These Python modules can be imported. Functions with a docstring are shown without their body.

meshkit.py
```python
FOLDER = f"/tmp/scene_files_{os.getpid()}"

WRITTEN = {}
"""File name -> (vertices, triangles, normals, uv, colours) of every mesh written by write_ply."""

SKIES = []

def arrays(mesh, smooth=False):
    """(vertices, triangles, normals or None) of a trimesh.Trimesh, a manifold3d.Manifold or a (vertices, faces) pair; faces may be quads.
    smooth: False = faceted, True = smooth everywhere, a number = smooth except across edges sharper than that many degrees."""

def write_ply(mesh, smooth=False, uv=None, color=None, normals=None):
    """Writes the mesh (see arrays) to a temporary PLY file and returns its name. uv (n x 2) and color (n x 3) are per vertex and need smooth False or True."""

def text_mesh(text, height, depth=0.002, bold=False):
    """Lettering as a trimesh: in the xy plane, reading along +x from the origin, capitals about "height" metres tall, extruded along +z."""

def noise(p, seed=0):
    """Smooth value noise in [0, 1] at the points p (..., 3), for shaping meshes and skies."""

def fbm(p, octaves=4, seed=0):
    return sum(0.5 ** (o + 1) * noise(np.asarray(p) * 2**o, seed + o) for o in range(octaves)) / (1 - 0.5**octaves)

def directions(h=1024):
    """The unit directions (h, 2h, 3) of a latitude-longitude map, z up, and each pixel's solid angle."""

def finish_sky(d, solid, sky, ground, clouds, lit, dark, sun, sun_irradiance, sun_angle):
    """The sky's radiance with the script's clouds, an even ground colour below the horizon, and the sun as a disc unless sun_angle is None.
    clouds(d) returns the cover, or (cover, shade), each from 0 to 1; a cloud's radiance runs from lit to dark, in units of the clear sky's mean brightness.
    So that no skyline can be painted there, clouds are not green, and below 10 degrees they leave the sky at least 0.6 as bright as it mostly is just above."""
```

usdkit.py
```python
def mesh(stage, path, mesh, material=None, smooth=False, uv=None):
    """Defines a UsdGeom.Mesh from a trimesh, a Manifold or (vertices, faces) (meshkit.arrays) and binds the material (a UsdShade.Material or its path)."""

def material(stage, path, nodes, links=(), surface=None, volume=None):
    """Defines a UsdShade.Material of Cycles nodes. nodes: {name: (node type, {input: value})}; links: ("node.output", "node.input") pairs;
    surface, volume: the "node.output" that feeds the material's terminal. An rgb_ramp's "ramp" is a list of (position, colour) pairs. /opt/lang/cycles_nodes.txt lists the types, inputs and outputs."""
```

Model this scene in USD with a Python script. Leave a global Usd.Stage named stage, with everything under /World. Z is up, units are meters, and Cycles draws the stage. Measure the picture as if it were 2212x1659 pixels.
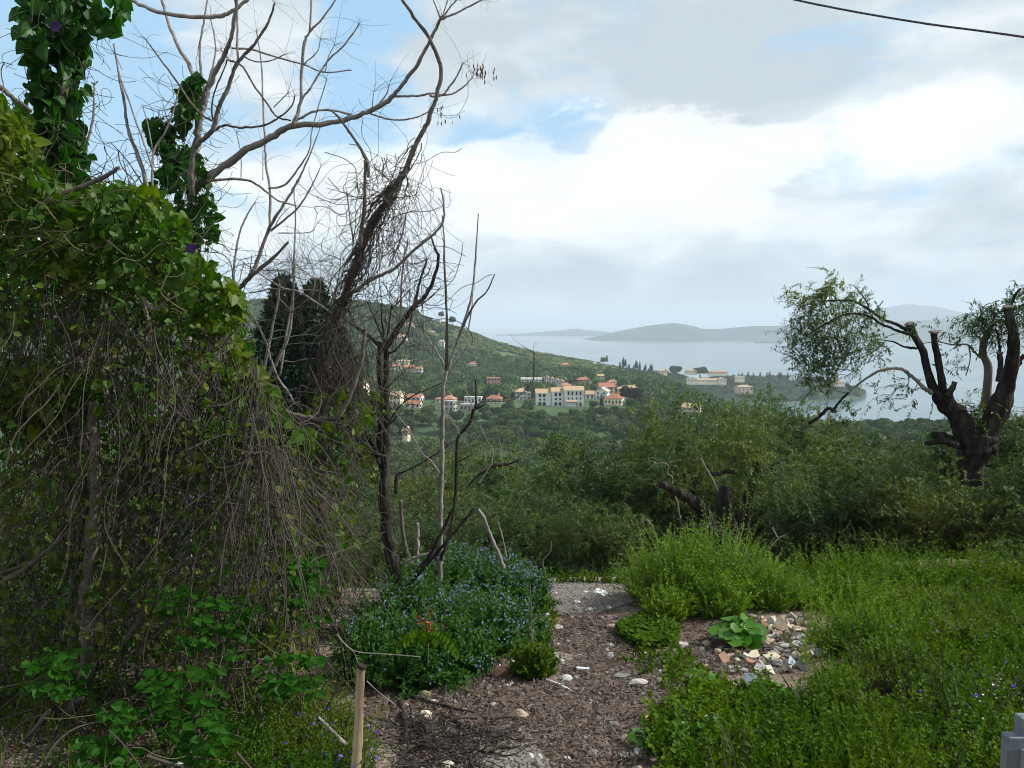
import math, random
import numpy as np
import trimesh
import usdkit
import meshkit
from pxr import Usd, UsdGeom, UsdLux, UsdShade, Sdf, Gf, Vt
from scipy.interpolate import LinearNDInterpolator
from scipy.ndimage import gaussian_filter

stage = Usd.Stage.CreateInMemory()
UsdGeom.SetStageUpAxis(stage, 'Z')
UsdGeom.SetStageMetersPerUnit(stage, 1.0)
UsdGeom.Xform.Define(stage, '/World')

# ---------------------------------------------------------------- camera, sky, sun, exposure
VW, VH, FOC = 2212.0, 1659.0, 1790.0          # units in which positions were read off the photograph
EYE = np.array([0.0, 0.0, 1.7])
HORIZON = 700.0
PITCH = math.atan((VH / 2 - HORIZON) / FOC)
SEA = EYE[2] - 120.0
EXPOSURE = 0.6
SKY = 0.1
SUN_AZ, SUN_EL = math.radians(84.0), math.radians(40.0)   # clockwise from the view direction
SUN_STRENGTH, SUN_ANGLE = 1.2, 0.5
HAZE = 0.000125

cam = UsdGeom.Camera.Define(stage, '/World/camera')
cam.AddTranslateOp().Set(Gf.Vec3d(*EYE.tolist()))
cam.AddRotateXOp().Set(90.0 - math.degrees(PITCH))
cam.CreateHorizontalApertureAttr(36.0)
cam.CreateVerticalApertureAttr(27.0)
cam.CreateFocalLengthAttr(36.0 * FOC / VW)
cam.CreateClippingRangeAttr(Gf.Vec2f(0.05, 200000.0))
cam.CreateExposureAttr(EXPOSURE)


def raydir(u, v):
    xc, yc = (u - VW / 2) / FOC, -(v - VH / 2) / FOC
    c, s = math.cos(PITCH), math.sin(PITCH)
    return np.stack(np.broadcast_arrays(xc, c + yc * s, -s + yc * c), -1)


def P(u, v, d):
    """The point seen at (u, v) that lies d metres ahead."""
    r = raydir(np.asarray(u, float), np.asarray(v, float))
    return EYE + r * (np.asarray(d, float) / r[..., 1])[..., None]


def sky_material():
    n, l = {}, []
    n['tc'] = ('texture_coordinate', {})
    n['dir'] = ('vector_math', {'math_type': 'normalize'})
    l.append(('tc.generated', 'dir.vector1'))
    n['sky'] = ('sky_texture', {'sky_type': 'single_scattering', 'sun_disc': False, 'sun_elevation': SUN_EL, 'sun_rotation': SUN_AZ, 'altitude': 100.0, 'air_density': 1.0, 'aerosol_density': 0.6})
    # clouds: layered noise on the direction, flattened towards the horizon
    def noise(name, s, zs, detail, rough, off, dist=0.0):
        n[name + 'm'] = ('mapping', {'scale': (s, s, s * zs), 'location': off})
        n[name] = ('noise_texture', {'scale': 1.0, 'detail': detail, 'roughness': rough, 'distortion': dist})
        l.append(('dir.vector', name + 'm.vector')); l.append((name + 'm.vector', name + '.vector'))
    noise('big', 2.6, 2.6, 4.0, 0.5, (1.3, 4.1, 2.2))
    noise('med', 6.5, 2.3, 7.0, 0.58, (3.7, 0.4, 1.9), 0.3)
    noise('fine', 4.2, 2.8, 8.0, 0.6, (7.1, 2.3, 5.5), 0.5)
    # soft patches placed on the sky: direction, size, weight
    def blob(name, u, v, su, sv):
        d = raydir(u, v); d = d / np.linalg.norm(d)
        n[name + 's'] = ('vector_math', {'math_type': 'subtract', 'vector2': tuple(d)})
        n[name + 'k'] = ('vector_math', {'math_type': 'multiply', 'vector2': (FOC / su, FOC / su, FOC / sv)})
        n[name + 'l'] = ('vector_math', {'math_type': 'length'})
        n[name] = ('map_range', {'range_type': 'smoothstep', 'from_min': 0.0, 'from_max': 1.0, 'to_min': 1.0, 'to_max': 0.0, 'clamp': True})
        l.extend([('dir.vector', name + 's.vector1'), (name + 's.vector', name + 'k.vector1'), (name + 'k.vector', name + 'l.vector1'), (name + 'l.value', name + '.value')])
    def total(name, terms, start):
        at = None
        for i, (src, w) in enumerate(terms):
            k = f'{name}{i}'
            n[k] = ('math', {'math_type': 'multiply_add', 'value2': float(w), 'value3': float(start)})
            l.append((src, k + '.value1'))
            if at: l.append((at, k + '.value3'))
            at = k + '.value'
        return at
    blues = [('ba', 60, 120, 520, 420, .50), ('bb', 780, 60, 200, 420, .44), ('bc', 1190, 250, 340, 130, .42), ('bd', 300, 330, 420, 330, .12),
             ('be', 700, 330, 300, 240, .10), ('bf', 1860, 300, 300, 150, .06)]
    for b in blues: blob(*b[:5])
    whites = [('wa', 1380, 400, 620, 260, .40), ('wb', 1980, 300, 420, 420, .42), ('wc', 820, 420, 380, 240, .30), ('wd', 1500, 530, 700, 200, .20), ('we', 400, 420, 500, 420, .26)]
    for b in whites: blob(*b[:5])
    darks = [('da', 1620, 110, 760, 250, -.46), ('db', 2090, 440, 330, 130, -.34), ('dc', 1180, 560, 320, 120, -.20), ('dd', 1700, 430, 260, 160, -.12), ('dg', 1480, 600, 1300, 110, -.26),
             ('df', 980, 150, 300, 200, -.24)]
    for b in darks: blob(*b[:5])
    cover = total('cov', [('fine.fac', 1.25), ('big.fac', 0.5)] + [(b[0] + '.result', -b[5]) for b in blues], -0.19)
    n['cover'] = ('map_range', {'range_type': 'smoothstep', 'from_min': 0.36, 'from_max': 0.66, 'to_min': 0.06, 'to_max': 1.0, 'clamp': True})
    l.append((cover, 'cover.value'))
    lit = total('lit', [('med.fac', 1.6), ('big.fac', 0.6)] + [(b[0] + '.result', b[5]) for b in whites] + [(b[0] + '.result', b[5]) for b in darks], -0.80)
    k = 0.72 / SKY
    n['shade'] = ('rgb_ramp', {'ramp': [(0.10, (.56 * k, .64 * k, .69 * k)), (0.40, (.72 * k, .79 * k, .83 * k)), (0.62, (.90 * k, .95 * k, .97 * k)), (0.85, (1.05 * k, 1.08 * k, 1.09 * k)), (1.0, (1.25 * k, 1.25 * k, 1.22 * k))]})
    l.append((lit, 'shade.fac'))
    n['blue'] = ('mix', {'mix_type': 'mix', 'fac': 0.75, 'color2': (.40 * k, .69 * k, .96 * k)})
    l.append(('sky.color', 'blue.color1'))
    n['all'] = ('mix', {'mix_type': 'mix'})
    l.extend([('cover.result', 'all.fac'), ('blue.color', 'all.color1'), ('shade.color', 'all.color2')])
    # heaped white clouds with firmer edges
    last = 'all.color'
    for i, (u, v, su, sv, soft, amt) in enumerate([(1130, 400, 330, 165, .2, .66), (1480, 375, 430, 190, .17, .74), (1700, 470, 380, 90, .5, .4), (2080, 270, 330, 170, .5, .85), (830, 400, 200, 110, .4, .75), (2100, 560, 300, 50, .6, .35)]):
        blob(f'cu{i}', u, v, su, sv)
        n[f'cu{i}n'] = ('math', {'math_type': 'multiply_add', 'value2': 1.5})
        n[f'cu{i}m'] = ('map_range', {'range_type': 'smoothstep', 'from_min': 1.02, 'from_max': 1.02 + soft, 'to_min': 0.0, 'to_max': amt, 'clamp': True})
        n[f'cu{i}x'] = ('mix', {'mix_type': 'mix', 'color2': (.99 * k, 1.02 * k, 1.03 * k)})
        l.extend([('med.fac', f'cu{i}n.value1'), (f'cu{i}.result', f'cu{i}n.value3'), (f'cu{i}n.value', f'cu{i}m.value'), (f'cu{i}m.result', f'cu{i}x.fac'), (last, f'cu{i}x.color1')])
        last = f'cu{i}x.color'
    n['bg'] = ('background_shader', {'strength': SKY})
    l.append((last, 'bg.color'))
    return usdkit.material(stage, '/World/Looks/sky', n, l, surface='bg.background')


dome = UsdLux.DomeLight.Define(stage, '/World/sky')
UsdShade.MaterialBindingAPI.Apply(dome.GetPrim()).Bind(sky_material())
dome.GetPrim().SetCustomDataByKey('kind', 'structure')
sun = UsdLux.DistantLight.Define(stage, '/World/sun')
sun.CreateIntensityAttr(SUN_STRENGTH); sun.CreateAngleAttr(SUN_ANGLE); sun.CreateNormalizeAttr(True); sun.CreateColorAttr(Gf.Vec3f(1.0, 0.95, 0.88))
sun.AddRotateZOp().Set(-math.degrees(SUN_AZ)); sun.AddRotateXOp().Set(-(90 - math.degrees(SUN_EL)))

# ---------------------------------------------------------------- helpers
rng = np.random.default_rng(7)
random.seed(7)
used = {}


def path_for(name, parent='/World'):
    k = (str(parent), name)
    used[k] = used.get(k, -1) + 1
    return f'{parent}/{name}' + (f'_{used[k]:03d}' if used[k] else '')


def tag(prim, label=None, cat=None, group=None, kind=None):
    for k, v in (('label', label), ('category', cat), ('group', group), ('kind', kind)):
        if v: prim.SetCustomDataByKey(k, v)
    return prim


def put_mesh(path, V, F, mat, smooth=False):
    V = np.asarray(V, np.float32); F = np.asarray(F, np.int32)
    if smooth is not False:
        m = usdkit.mesh(stage, path, (V, F), mat, smooth=smooth)
        return m.GetPrim()
    m = UsdGeom.Mesh.Define(stage, path)
    m.CreatePointsAttr(Vt.Vec3fArray.FromNumpy(np.ascontiguousarray(V)))
    m.CreateFaceVertexCountsAttr(Vt.IntArray.FromNumpy(np.full(len(F), F.shape[1], np.int32)))
    m.CreateFaceVertexIndicesAttr(Vt.IntArray.FromNumpy(np.ascontiguousarray(F.ravel())))
    m.CreateSubdivisionSchemeAttr('none')
    UsdShade.MaterialBindingAPI.Apply(m.GetPrim()).Bind(mat)
    return m.GetPrim()


def solo(name, VF, mat, label=None, cat=None, group=None, kind=None, smooth=False):
    """A top-level object that is one mesh."""
    return tag(put_mesh(path_for(name), VF[0], VF[1], mat, smooth), label, cat, group, kind)


class Thing:
    """An Xform at the thing's base whose children are its parts; parts are given in world coordinates."""
    def __init__(self, name, label, cat, base, group=None, rz=0.0, kind=None):
        self.path = path_for(name)
        self.base = np.asarray(base, float)
        x = UsdGeom.Xform.Define(stage, self.path)
        x.AddTranslateOp().Set(Gf.Vec3d(*self.base.tolist()))
        if rz: x.AddRotateZOp().Set(math.degrees(rz))
        self.rz = rz
        self.prim = tag(x.GetPrim(), label, cat, group, kind)

    def part(self, name, VF, mat, smooth=False, under=None, kind=None, label=None):
        p = path_for(name, under.GetPath() if under else self.path)
        return tag(put_mesh(p, np.asarray(VF[0]) - self.base, VF[1], mat, smooth), label, None, None, kind)

    def local(self, name, VF, mat, smooth=False, under=None, kind=None, label=None):
        p = path_for(name, under.GetPath() if under else self.path)
        return tag(put_mesh(p, VF[0], VF[1], mat, smooth), label, None, None, kind)


def copy_of(src, name, label, cat, loc, rz=0.0, scale=1.0, group=None):
    p = path_for(name)
    x = UsdGeom.Xform.Define(stage, p)
    x.GetPrim().GetReferences().AddInternalReference(src)
    x.ClearXformOpOrder()
    x.AddTranslateOp(UsdGeom.XformOp.PrecisionDouble, 'copy').Set(Gf.Vec3d(*map(float, loc)))
    x.AddRotateZOp(UsdGeom.XformOp.PrecisionFloat, 'copy').Set(math.degrees(rz))
    s = (scale,) * 3 if np.ndim(scale) == 0 else scale
    x.AddScaleOp(UsdGeom.XformOp.PrecisionFloat, 'copy').Set(Gf.Vec3f(*map(float, s)))
    x.GetPrim().SetInstanceable(True)
    return tag(x.GetPrim(), label, cat, group)


def proto(name):
    """A class prim whose children are the parts of the copies that reference it."""
    p = stage.CreateClassPrim(f'/World/Prototypes/{name}')
    return p


def join(*parts):
    V, F, n = [], [], 0
    for v, f in parts:
        if len(v) == 0: continue
        V.append(np.asarray(v, float)); F.append(np.asarray(f) + n); n += len(v)
    return np.vstack(V), np.vstack(F)


def unit(a):
    return a / np.maximum(np.linalg.norm(a, axis=-1, keepdims=True), 1e-9)


def tubes(Pts, R, sides=5, cap=False):
    """Many tubes at once: Pts (N, K, 3), R (N, K) or (K,)."""
    Pts = np.asarray(Pts, float); N, K, _ = Pts.shape
    R = np.broadcast_to(R, (N, K))
    t = unit(np.gradient(Pts, axis=1))
    ref = np.where(np.abs(t[..., 2:3].mean(1, keepdims=True)) < 0.8, np.array([0, 0, 1.0]), np.array([1.0, 0.2, 0]))
    a = unit(np.cross(t, np.broadcast_to(ref, t.shape))); b = np.cross(t, a)
    ang = np.arange(sides) * 2 * np.pi / sides
    V = Pts[:, :, None] + R[:, :, None, None] * (np.cos(ang)[:, None] * a[:, :, None] + np.sin(ang)[:, None] * b[:, :, None])
    V = V.reshape(-1, 3)
    n, i, j = np.meshgrid(np.arange(N), np.arange(K - 1), np.arange(sides), indexing='ij')
    o = n * K * sides
    q = np.stack([o + i * sides + j, o + i * sides + (j + 1) % sides, o + (i + 1) * sides + (j + 1) % sides, o + (i + 1) * sides + j], -1).reshape(-1, 4)
    F = np.vstack([q[:, [0, 1, 2]], q[:, [0, 2, 3]]])
    if cap:
        for ring, flip in ((0, True), (K - 1, False)):
            idx = np.arange(N)[:, None] * K * sides + ring * sides + np.arange(sides)
            fan = np.stack([np.repeat(idx[:, :1], sides - 2, 1), idx[:, 1:-1], idx[:, 2:]], -1).reshape(-1, 3)
            F = np.vstack([F, fan[:, ::-1] if flip else fan])
    return V, F


def spline(pts, n):
    """Catmull-Rom through the points (columns may include the radius)."""
    p = np.asarray(pts, float)
    if len(p) == 2: return p[0] + (p[1] - p[0]) * np.linspace(0, 1, n)[:, None]
    p = np.vstack([2 * p[0] - p[1], p, 2 * p[-1] - p[-2]])
    s = np.linspace(0, len(p) - 3 - 1e-9, n); i = s.astype(int); t = (s - i)[:, None]
    a, b, c, d = p[i], p[i + 1], p[i + 2], p[i + 3]
    return 0.5 * (2 * b + (c - a) * t + (2 * a - 5 * b + 4 * c - d) * t ** 2 + (3 * b - a - 3 * c + d) * t ** 3)


def limb(uv, d, w, n=None, sides=7, knots=0.10, jit=0.0, seed=0, cap=True):
    """A branch seen along the pixels uv; d: distance (one, or one per point); w: width in pixels (start, end) or one per point."""
    uv = np.asarray(uv, float); k = len(uv)
    d = np.broadcast_to(np.asarray(d, float), (k,)) if np.ndim(d) == 0 or len(np.atleast_1d(d)) == k else np.linspace(d[0], d[-1], k)
    w = np.asarray(w, float)
    w = np.full(k, w) if w.ndim == 0 else (w if len(w) == k else np.linspace(w[0], w[-1], k))
    q = np.column_stack([P(uv[:, 0], uv[:, 1], d), w * d / FOC / 2])
    n = n or max(6, 5 * k)
    s = spline(q, n)
    r = np.maximum(s[:, 3], 0.0012)
    g = np.random.default_rng(seed + k * 31 + int(abs(uv[0, 0])))
    r = r * (1 + knots * g.normal(size=n).clip(-1.5, 2.5))
    c = s[:, :3] + g.normal(size=(n, 3)) * r[:, None] * (0.18 + jit)
    return tubes(c[None], r[None], sides, cap)


LANCE = (np.array([[0, 0, 0], [-.12, .5, .03], [0, 1, -.04], [.12, .5, .03]]), np.array([[0, 2, 1], [0, 3, 2]]))
OVATE = (np.array([[0, 0, 0], [0, .5, -.05], [0, 1, -.12], [-.24, .18, .03], [-.34, .45, .05], [-.22, .78, 0], [.24, .18, .03], [.34, .45, .05], [.22, .78, 0]]),
         np.array([[1, 3, 0], [1, 4, 3], [1, 5, 4], [1, 2, 5], [1, 0, 6], [1, 6, 7], [1, 7, 8], [1, 8, 2]]))
HEART = (np.array([[0, .08, 0], [0, .45, -.06], [0, 1, -.16], [-.2, -.08, .05], [-.45, .08, .09], [-.47, .36, .07], [-.26, .72, -.02], [.2, -.08, .05], [.45, .08, .09], [.47, .36, .07], [.26, .72, -.02]]),
         np.array([[1, 3, 0], [1, 4, 3], [1, 5, 4], [1, 6, 5], [1, 2, 6], [1, 0, 7], [1, 7, 8], [1, 8, 9], [1, 9, 10], [1, 10, 2]]))
BLADE = (np.array([[-.03, 0, 0], [.03, 0, 0], [-.022, .5, .05], [.022, .5, .05], [0, 1, .28]]), np.array([[0, 1, 3], [0, 3, 2], [2, 3, 4]]))
ROUND = (np.array([[0, .1, .02], [0, .5, -.04], [-.3, -.02, .05], [-.52, .3, .1], [-.42, .72, .08], [0, .98, 0], [.42, .72, .08], [.52, .3, .1], [.3, -.02, .05]]),
         np.array([[1, 2, 0], [1, 3, 2], [1, 4, 3], [1, 5, 4], [1, 6, 5], [1, 7, 6], [1, 8, 7], [1, 0, 8]]))


def leaves(pos, axis, nrm, size, shape=LANCE, widen=1.0):
    """One leaf per row: pos, the leaf's axis, a rough normal and its length."""
    pos, axis = np.asarray(pos, float), unit(np.asarray(axis, float))
    side = unit(np.cross(axis, nrm)); nn = np.cross(side, axis)
    T, F0 = shape; N, K = len(pos), len(T)
    size = np.broadcast_to(size, (N,))[:, None, None]
    V = pos[:, None] + size * (T[None, :, 0:1] * widen * side[:, None] + T[None, :, 1:2] * axis[:, None] + T[None, :, 2:3] * nn[:, None])
    F = (F0[None] + (np.arange(N) * K)[:, None, None]).reshape(-1, 3)
    return V.reshape(-1, 3), F


def rand_dirs(n, g=None):
    g = g or rng
    return unit(g.normal(size=(n, 3)))


ICO = {k: trimesh.creation.icosphere(k) for k in (1, 2, 3)}


def lump(c, r, amp=0.3, sub=2, seed=0, freq=1.6, cut=None):
    """An uneven rounded stone or mass: r is one radius or three."""
    m = ICO[sub]; v = np.array(m.vertices)
    k = 1 + amp * 2 * (meshkit.fbm(v * freq + seed * 7.31, 3, seed) - 0.5)
    v = v * k[:, None]
    if cut:                                    # flat broken faces
        g = np.random.default_rng(seed)
        for _ in range(cut):
            nrm = unit(g.normal(size=3)); h = 0.55 + 0.3 * g.random()
            over = (v @ nrm - h).clip(0); v = v - over[:, None] * nrm
    return v * np.asarray(r) + np.asarray(c), np.array(m.faces)


def boxes(c, size, rz=0.0):
    """One box: centre, size, turned about z."""
    m = trimesh.creation.box(size); v = np.array(m.vertices)
    c_, s_ = math.cos(rz), math.sin(rz)
    v = np.column_stack([v[:, 0] * c_ - v[:, 1] * s_, v[:, 0] * s_ + v[:, 1] * c_, v[:, 2]])
    return v + np.asarray(c), np.array(m.faces)


# ---------------------------------------------------------------- materials
def mat_leaf(name, ramp, rough=0.5, through=0.3, spec=0.35, patch=None, scale=1.5, vary=0.0):
    """Leaf colour differs from leaf to leaf (ramp); patch = (colour, amount) lets whole sprays turn towards a second colour."""
    n = {'g': ('geometry', {}), 'r': ('rgb_ramp', {'ramp': ramp}), 'p': ('principled_bsdf', {'roughness': rough, 'specular_ior_level': spec}), 't': ('translucent_bsdf', {}), 'm': ('mix_closure', {'fac': through})}
    l = [('g.random_per_island', 'r.fac')]
    out = 'r.color'
    if patch:
        n['no'] = ('noise_texture', {'scale': scale, 'detail': 2.0})
        n['mr'] = ('map_range', {'from_min': 0.42, 'from_max': 0.66, 'to_min': 0.0, 'to_max': patch[1], 'clamp': True})
        n['mx'] = ('mix', {'mix_type': 'mix', 'color2': patch[0]})
        l += [('g.position', 'no.vector'), ('no.fac', 'mr.value'), ('mr.result', 'mx.fac'), (out, 'mx.color1')]
        out = 'mx.color'
    if vary:
        n['oi'] = ('object_info', {}); n['ov'] = ('map_range', {'to_min': 1 - vary, 'to_max': 1 + vary}); n['oh'] = ('map_range', {'to_min': 0.515, 'to_max': 0.48}); n['hv'] = ('hsv', {})
        l += [('oi.random', 'ov.value'), ('oi.random', 'oh.value'), ('ov.result', 'hv.value'), ('oh.result', 'hv.hue'), (out, 'hv.color')]; out = 'hv.color'
    n['sat'] = ('hsv', {'saturation': 1.2, 'value': 1.06}); l.append((out, 'sat.color')); out = 'sat.color'
    n['h'] = ('hsv', {'saturation': 1.1, 'value': 1.35})
    l += [(out, 'p.base_color'), (out, 'h.color'), ('h.color', 't.color'), ('p.BSDF', 'm.closure1'), ('t.BSDF', 'm.closure2')]
    return usdkit.material(stage, '/World/Looks/' + name, n, l, surface='m.closure')


def mat_noise(name, ramp, scale=6.0, rough=0.85, bump=0.4, bscale=None, detail=6.0, stretch=(1, 1, 1), spec=0.25, metal=0.0, dist=0.02):
    n = {'g': ('geometry', {}), 'mp': ('mapping', {'scale': tuple(stretch)}), 'n': ('noise_texture', {'scale': scale, 'detail': detail, 'roughness': 0.62}), 'r': ('rgb_ramp', {'ramp': ramp}),
         'b': ('noise_texture', {'scale': bscale or scale * 3, 'detail': 5.0}), 'bp': ('bump', {'strength': bump, 'distance': dist}),
         'p': ('principled_bsdf', {'roughness': rough, 'specular_ior_level': spec, 'metallic': metal})}
    l = [('g.position', 'mp.vector'), ('mp.vector', 'n.vector'), ('n.fac', 'r.fac'), ('r.color', 'p.base_color'), ('mp.vector', 'b.vector'), ('b.fac', 'bp.height'), ('bp.normal', 'p.normal')]
    return usdkit.material(stage, '/World/Looks/' + name, n, l, surface='p.BSDF')


def mat_island(name, ramp, rough=0.85, spec=0.25, bump=0.3, scale=40.0):
    """One tone per piece, with a little grain on it."""
    n = {'g': ('geometry', {}), 'r': ('rgb_ramp', {'ramp': ramp}), 'n': ('noise_texture', {'scale': scale, 'detail': 5.0}), 'mr': ('map_range', {'to_min': 0.72, 'to_max': 1.2}), 'h': ('hsv', {}),
         'bp': ('bump', {'strength': bump, 'distance': 0.01}), 'p': ('principled_bsdf', {'roughness': rough, 'specular_ior_level': spec})}
    l = [('g.random_per_island', 'r.fac'), ('g.position', 'n.vector'), ('n.fac', 'mr.value'), ('mr.result', 'h.value'), ('r.color', 'h.color'), ('h.color', 'p.base_color'), ('n.fac', 'bp.height'), ('bp.normal', 'p.normal')]
    return usdkit.material(stage, '/World/Looks/' + name, n, l, surface='p.BSDF')


def mat_object(name, ramp, rough=0.8, through=0.0, spec=0.25, nscale=None):
    """One tone per object (object_info.random), mottled."""
    n = {'o': ('object_info', {}), 'g': ('geometry', {}), 'r': ('rgb_ramp', {'ramp': ramp}), 'i': ('map_range', {'to_min': 0.7, 'to_max': 1.3}), 'h': ('hsv', {}), 'p': ('principled_bsdf', {'roughness': rough, 'specular_ior_level': spec})}
    l = [('o.random', 'r.fac'), ('g.random_per_island', 'i.value'), ('i.result', 'h.value'), ('r.color', 'h.color'), ('h.color', 'p.base_color')]
    out = 'p.BSDF'
    if through:
        n['t'] = ('translucent_bsdf', {}); n['m'] = ('mix_closure', {'fac': through})
        l += [('h.color', 't.color'), ('p.BSDF', 'm.closure1'), ('t.BSDF', 'm.closure2')]; out = 'm.closure'
    return usdkit.material(stage, '/World/Looks/' + name, n, l, surface=out)


def mat_plain(name, col, rough=0.6, spec=0.3, metal=0.0):
    return usdkit.material(stage, '/World/Looks/' + name, {'p': ('principled_bsdf', {'base_color': col, 'roughness': rough, 'specular_ior_level': spec, 'metallic': metal})}, [], surface='p.BSDF')


# ---------------------------------------------------------------- the lie of the land
def near_drop(x, y):
    """How far the ground lies below the eye, near the camera."""
    y = np.asarray(y, float); x = np.asarray(x, float)
    base = 1.7 + 0.1035 * np.clip(y, -6, None)
    edge = 7.8 + 0.35 * np.clip(x - 2, 0, 9) - 0.1 * np.clip(-x, 0, 6) + 0.25 * np.sin(x * 1.7)
    over = np.clip(y - edge, 0, None)
    fall = 0.62 * over * over / (over + 1.6)
    return base + fall


CTRL = []
def ctl(u, v=None, d=0, e=None):
    az = (u - VW / 2) / FOC * 0.998
    CTRL.append((az, math.log(d), -(e if e is not None else (v - HORIZON) / FOC * d)))
for u in (-1200, -400, 300, 900, 1300, 1700, 2300, 3400):
    for d, e in ((60, 25.5), (80, 31), (150, 44), (250, 53)): ctl(u, d=d, e=e * (1.06 if u > 1600 else 1))
for u in (-1200, -400, 300, 900, 1300, 1450): ctl(u, d=330, e=54)
for u, e in ((1600, 60), (1760, 62), (2000, 60), (2300, 60), (3400, 60)): ctl(u, d=330, e=e)
for u, e in ((-1200, 40), (300, 44), (850, 45.5), (1100, 46), (1300, 46), (1450, 46), (1530, 47.5), (1620, 54), (1760, 55), (1900, 53), (2212, 55), (3400, 55)): ctl(u, d=430, e=e)
for u, v in ((700, 872), (900, 876), (1100, 878), (1300, 880), (1420, 878), (1480, 880), (1530, 893)): ctl(u, v, 465)
for u, e in ((1560, 62), (1700, 72), (1900, 76), (2212, 76), (3400, 76)): ctl(u, d=520, e=e)
for u, e in ((1545, 100), (1700, 124), (1900, 124), (2212, 124), (3400, 124)): ctl(u, d=690, e=e)
for u, v in ((300, 850), (700, 842), (900, 845), (1100, 846), (1300, 848), (1420, 856), (1490, 872)): ctl(u, v, 560)
for u, v in ((-1200, 800), (300, 815), (900, 824), (1100, 828), (1300, 829), (1450, 840), (1510, 866)): ctl(u, v, 650)
for u, v in ((-1200, 740), (300, 745), (600, 760), (900, 775), (1100, 795), (1300, 814), (1450, 840), (1520, 870)): ctl(u, v, 800)
for u, v in ((300, 690), (600, 690), (900, 715), (1100, 765), (1300, 797), (1450, 828), (1525, 865)): ctl(u, v, 950)
for u, v, d in ((-1200, 670, 1050), (300, 660, 1050), (540, 658, 1050), (700, 646, 1050), (900, 676, 1050), (960, 694, 1060), (1010, 715, 1080), (1100, 747, 1100), (1200, 769, 1120), (1300, 783, 1150), (1400, 800, 1180), (1490, 810, 1230),
                (1530, 858, 1180), (1560, 812, 1320), (1640, 813, 1340), (1700, 811, 1350), (1790, 820, 1370), (1835, 838, 1370), (1545, 868, 1262), (1700, 866, 1290), (1800, 861, 1325), (1866, 857.5, 1362), (1620, 840, 1300), (1760, 840, 1345)): ctl(u, v, d)
for u in (1545, 1700, 1850): ctl(u, d=1150, e=124); ctl(u, d=950, e=124)
for u, d in ((1895, 1385), (1840, 1300), (1940, 1300), (1900, 1200), (2000, 1000), (2300, 1000), (3400, 1000), (2300, 2600), (3400, 2600)): ctl(u, d=d, e=124)
for u, e in ((-1200, 5), (540, 5), (900, 25), (1100, 60), (1300, 95), (1400, 108)): ctl(u, d=1350, e=e)
for u in (-1200, 540, 900, 1100, 1300, 1490): ctl(u, d=1750, e=124); ctl(u, d=2600, e=124)
for u in (1560, 1700, 1850): ctl(u, d=1560, e=124); ctl(u, d=2600, e=124)
CTRL = np.array(CTRL)
_land = LinearNDInterpolator(CTRL[:, :2], CTRL[:, 2])


def _grid_land():
    az = np.linspace(-1.25, 1.25, 700); ld = np.linspace(math.log(62), math.log(2590), 420)
    A, L = np.meshgrid(az, ld, indexing='ij')
    z = _land(np.column_stack([A.ravel(), L.ravel()])).reshape(A.shape)
    z = np.where(np.isnan(z), -60.0, z)
    return az, ld, gaussian_filter(z, (3.0, 2.5))
_AZ, _LD, _ZG = _grid_land()
from scipy.interpolate import RegularGridInterpolator
_far = RegularGridInterpolator((_AZ, _LD), _ZG, bounds_error=False, fill_value=None)


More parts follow.
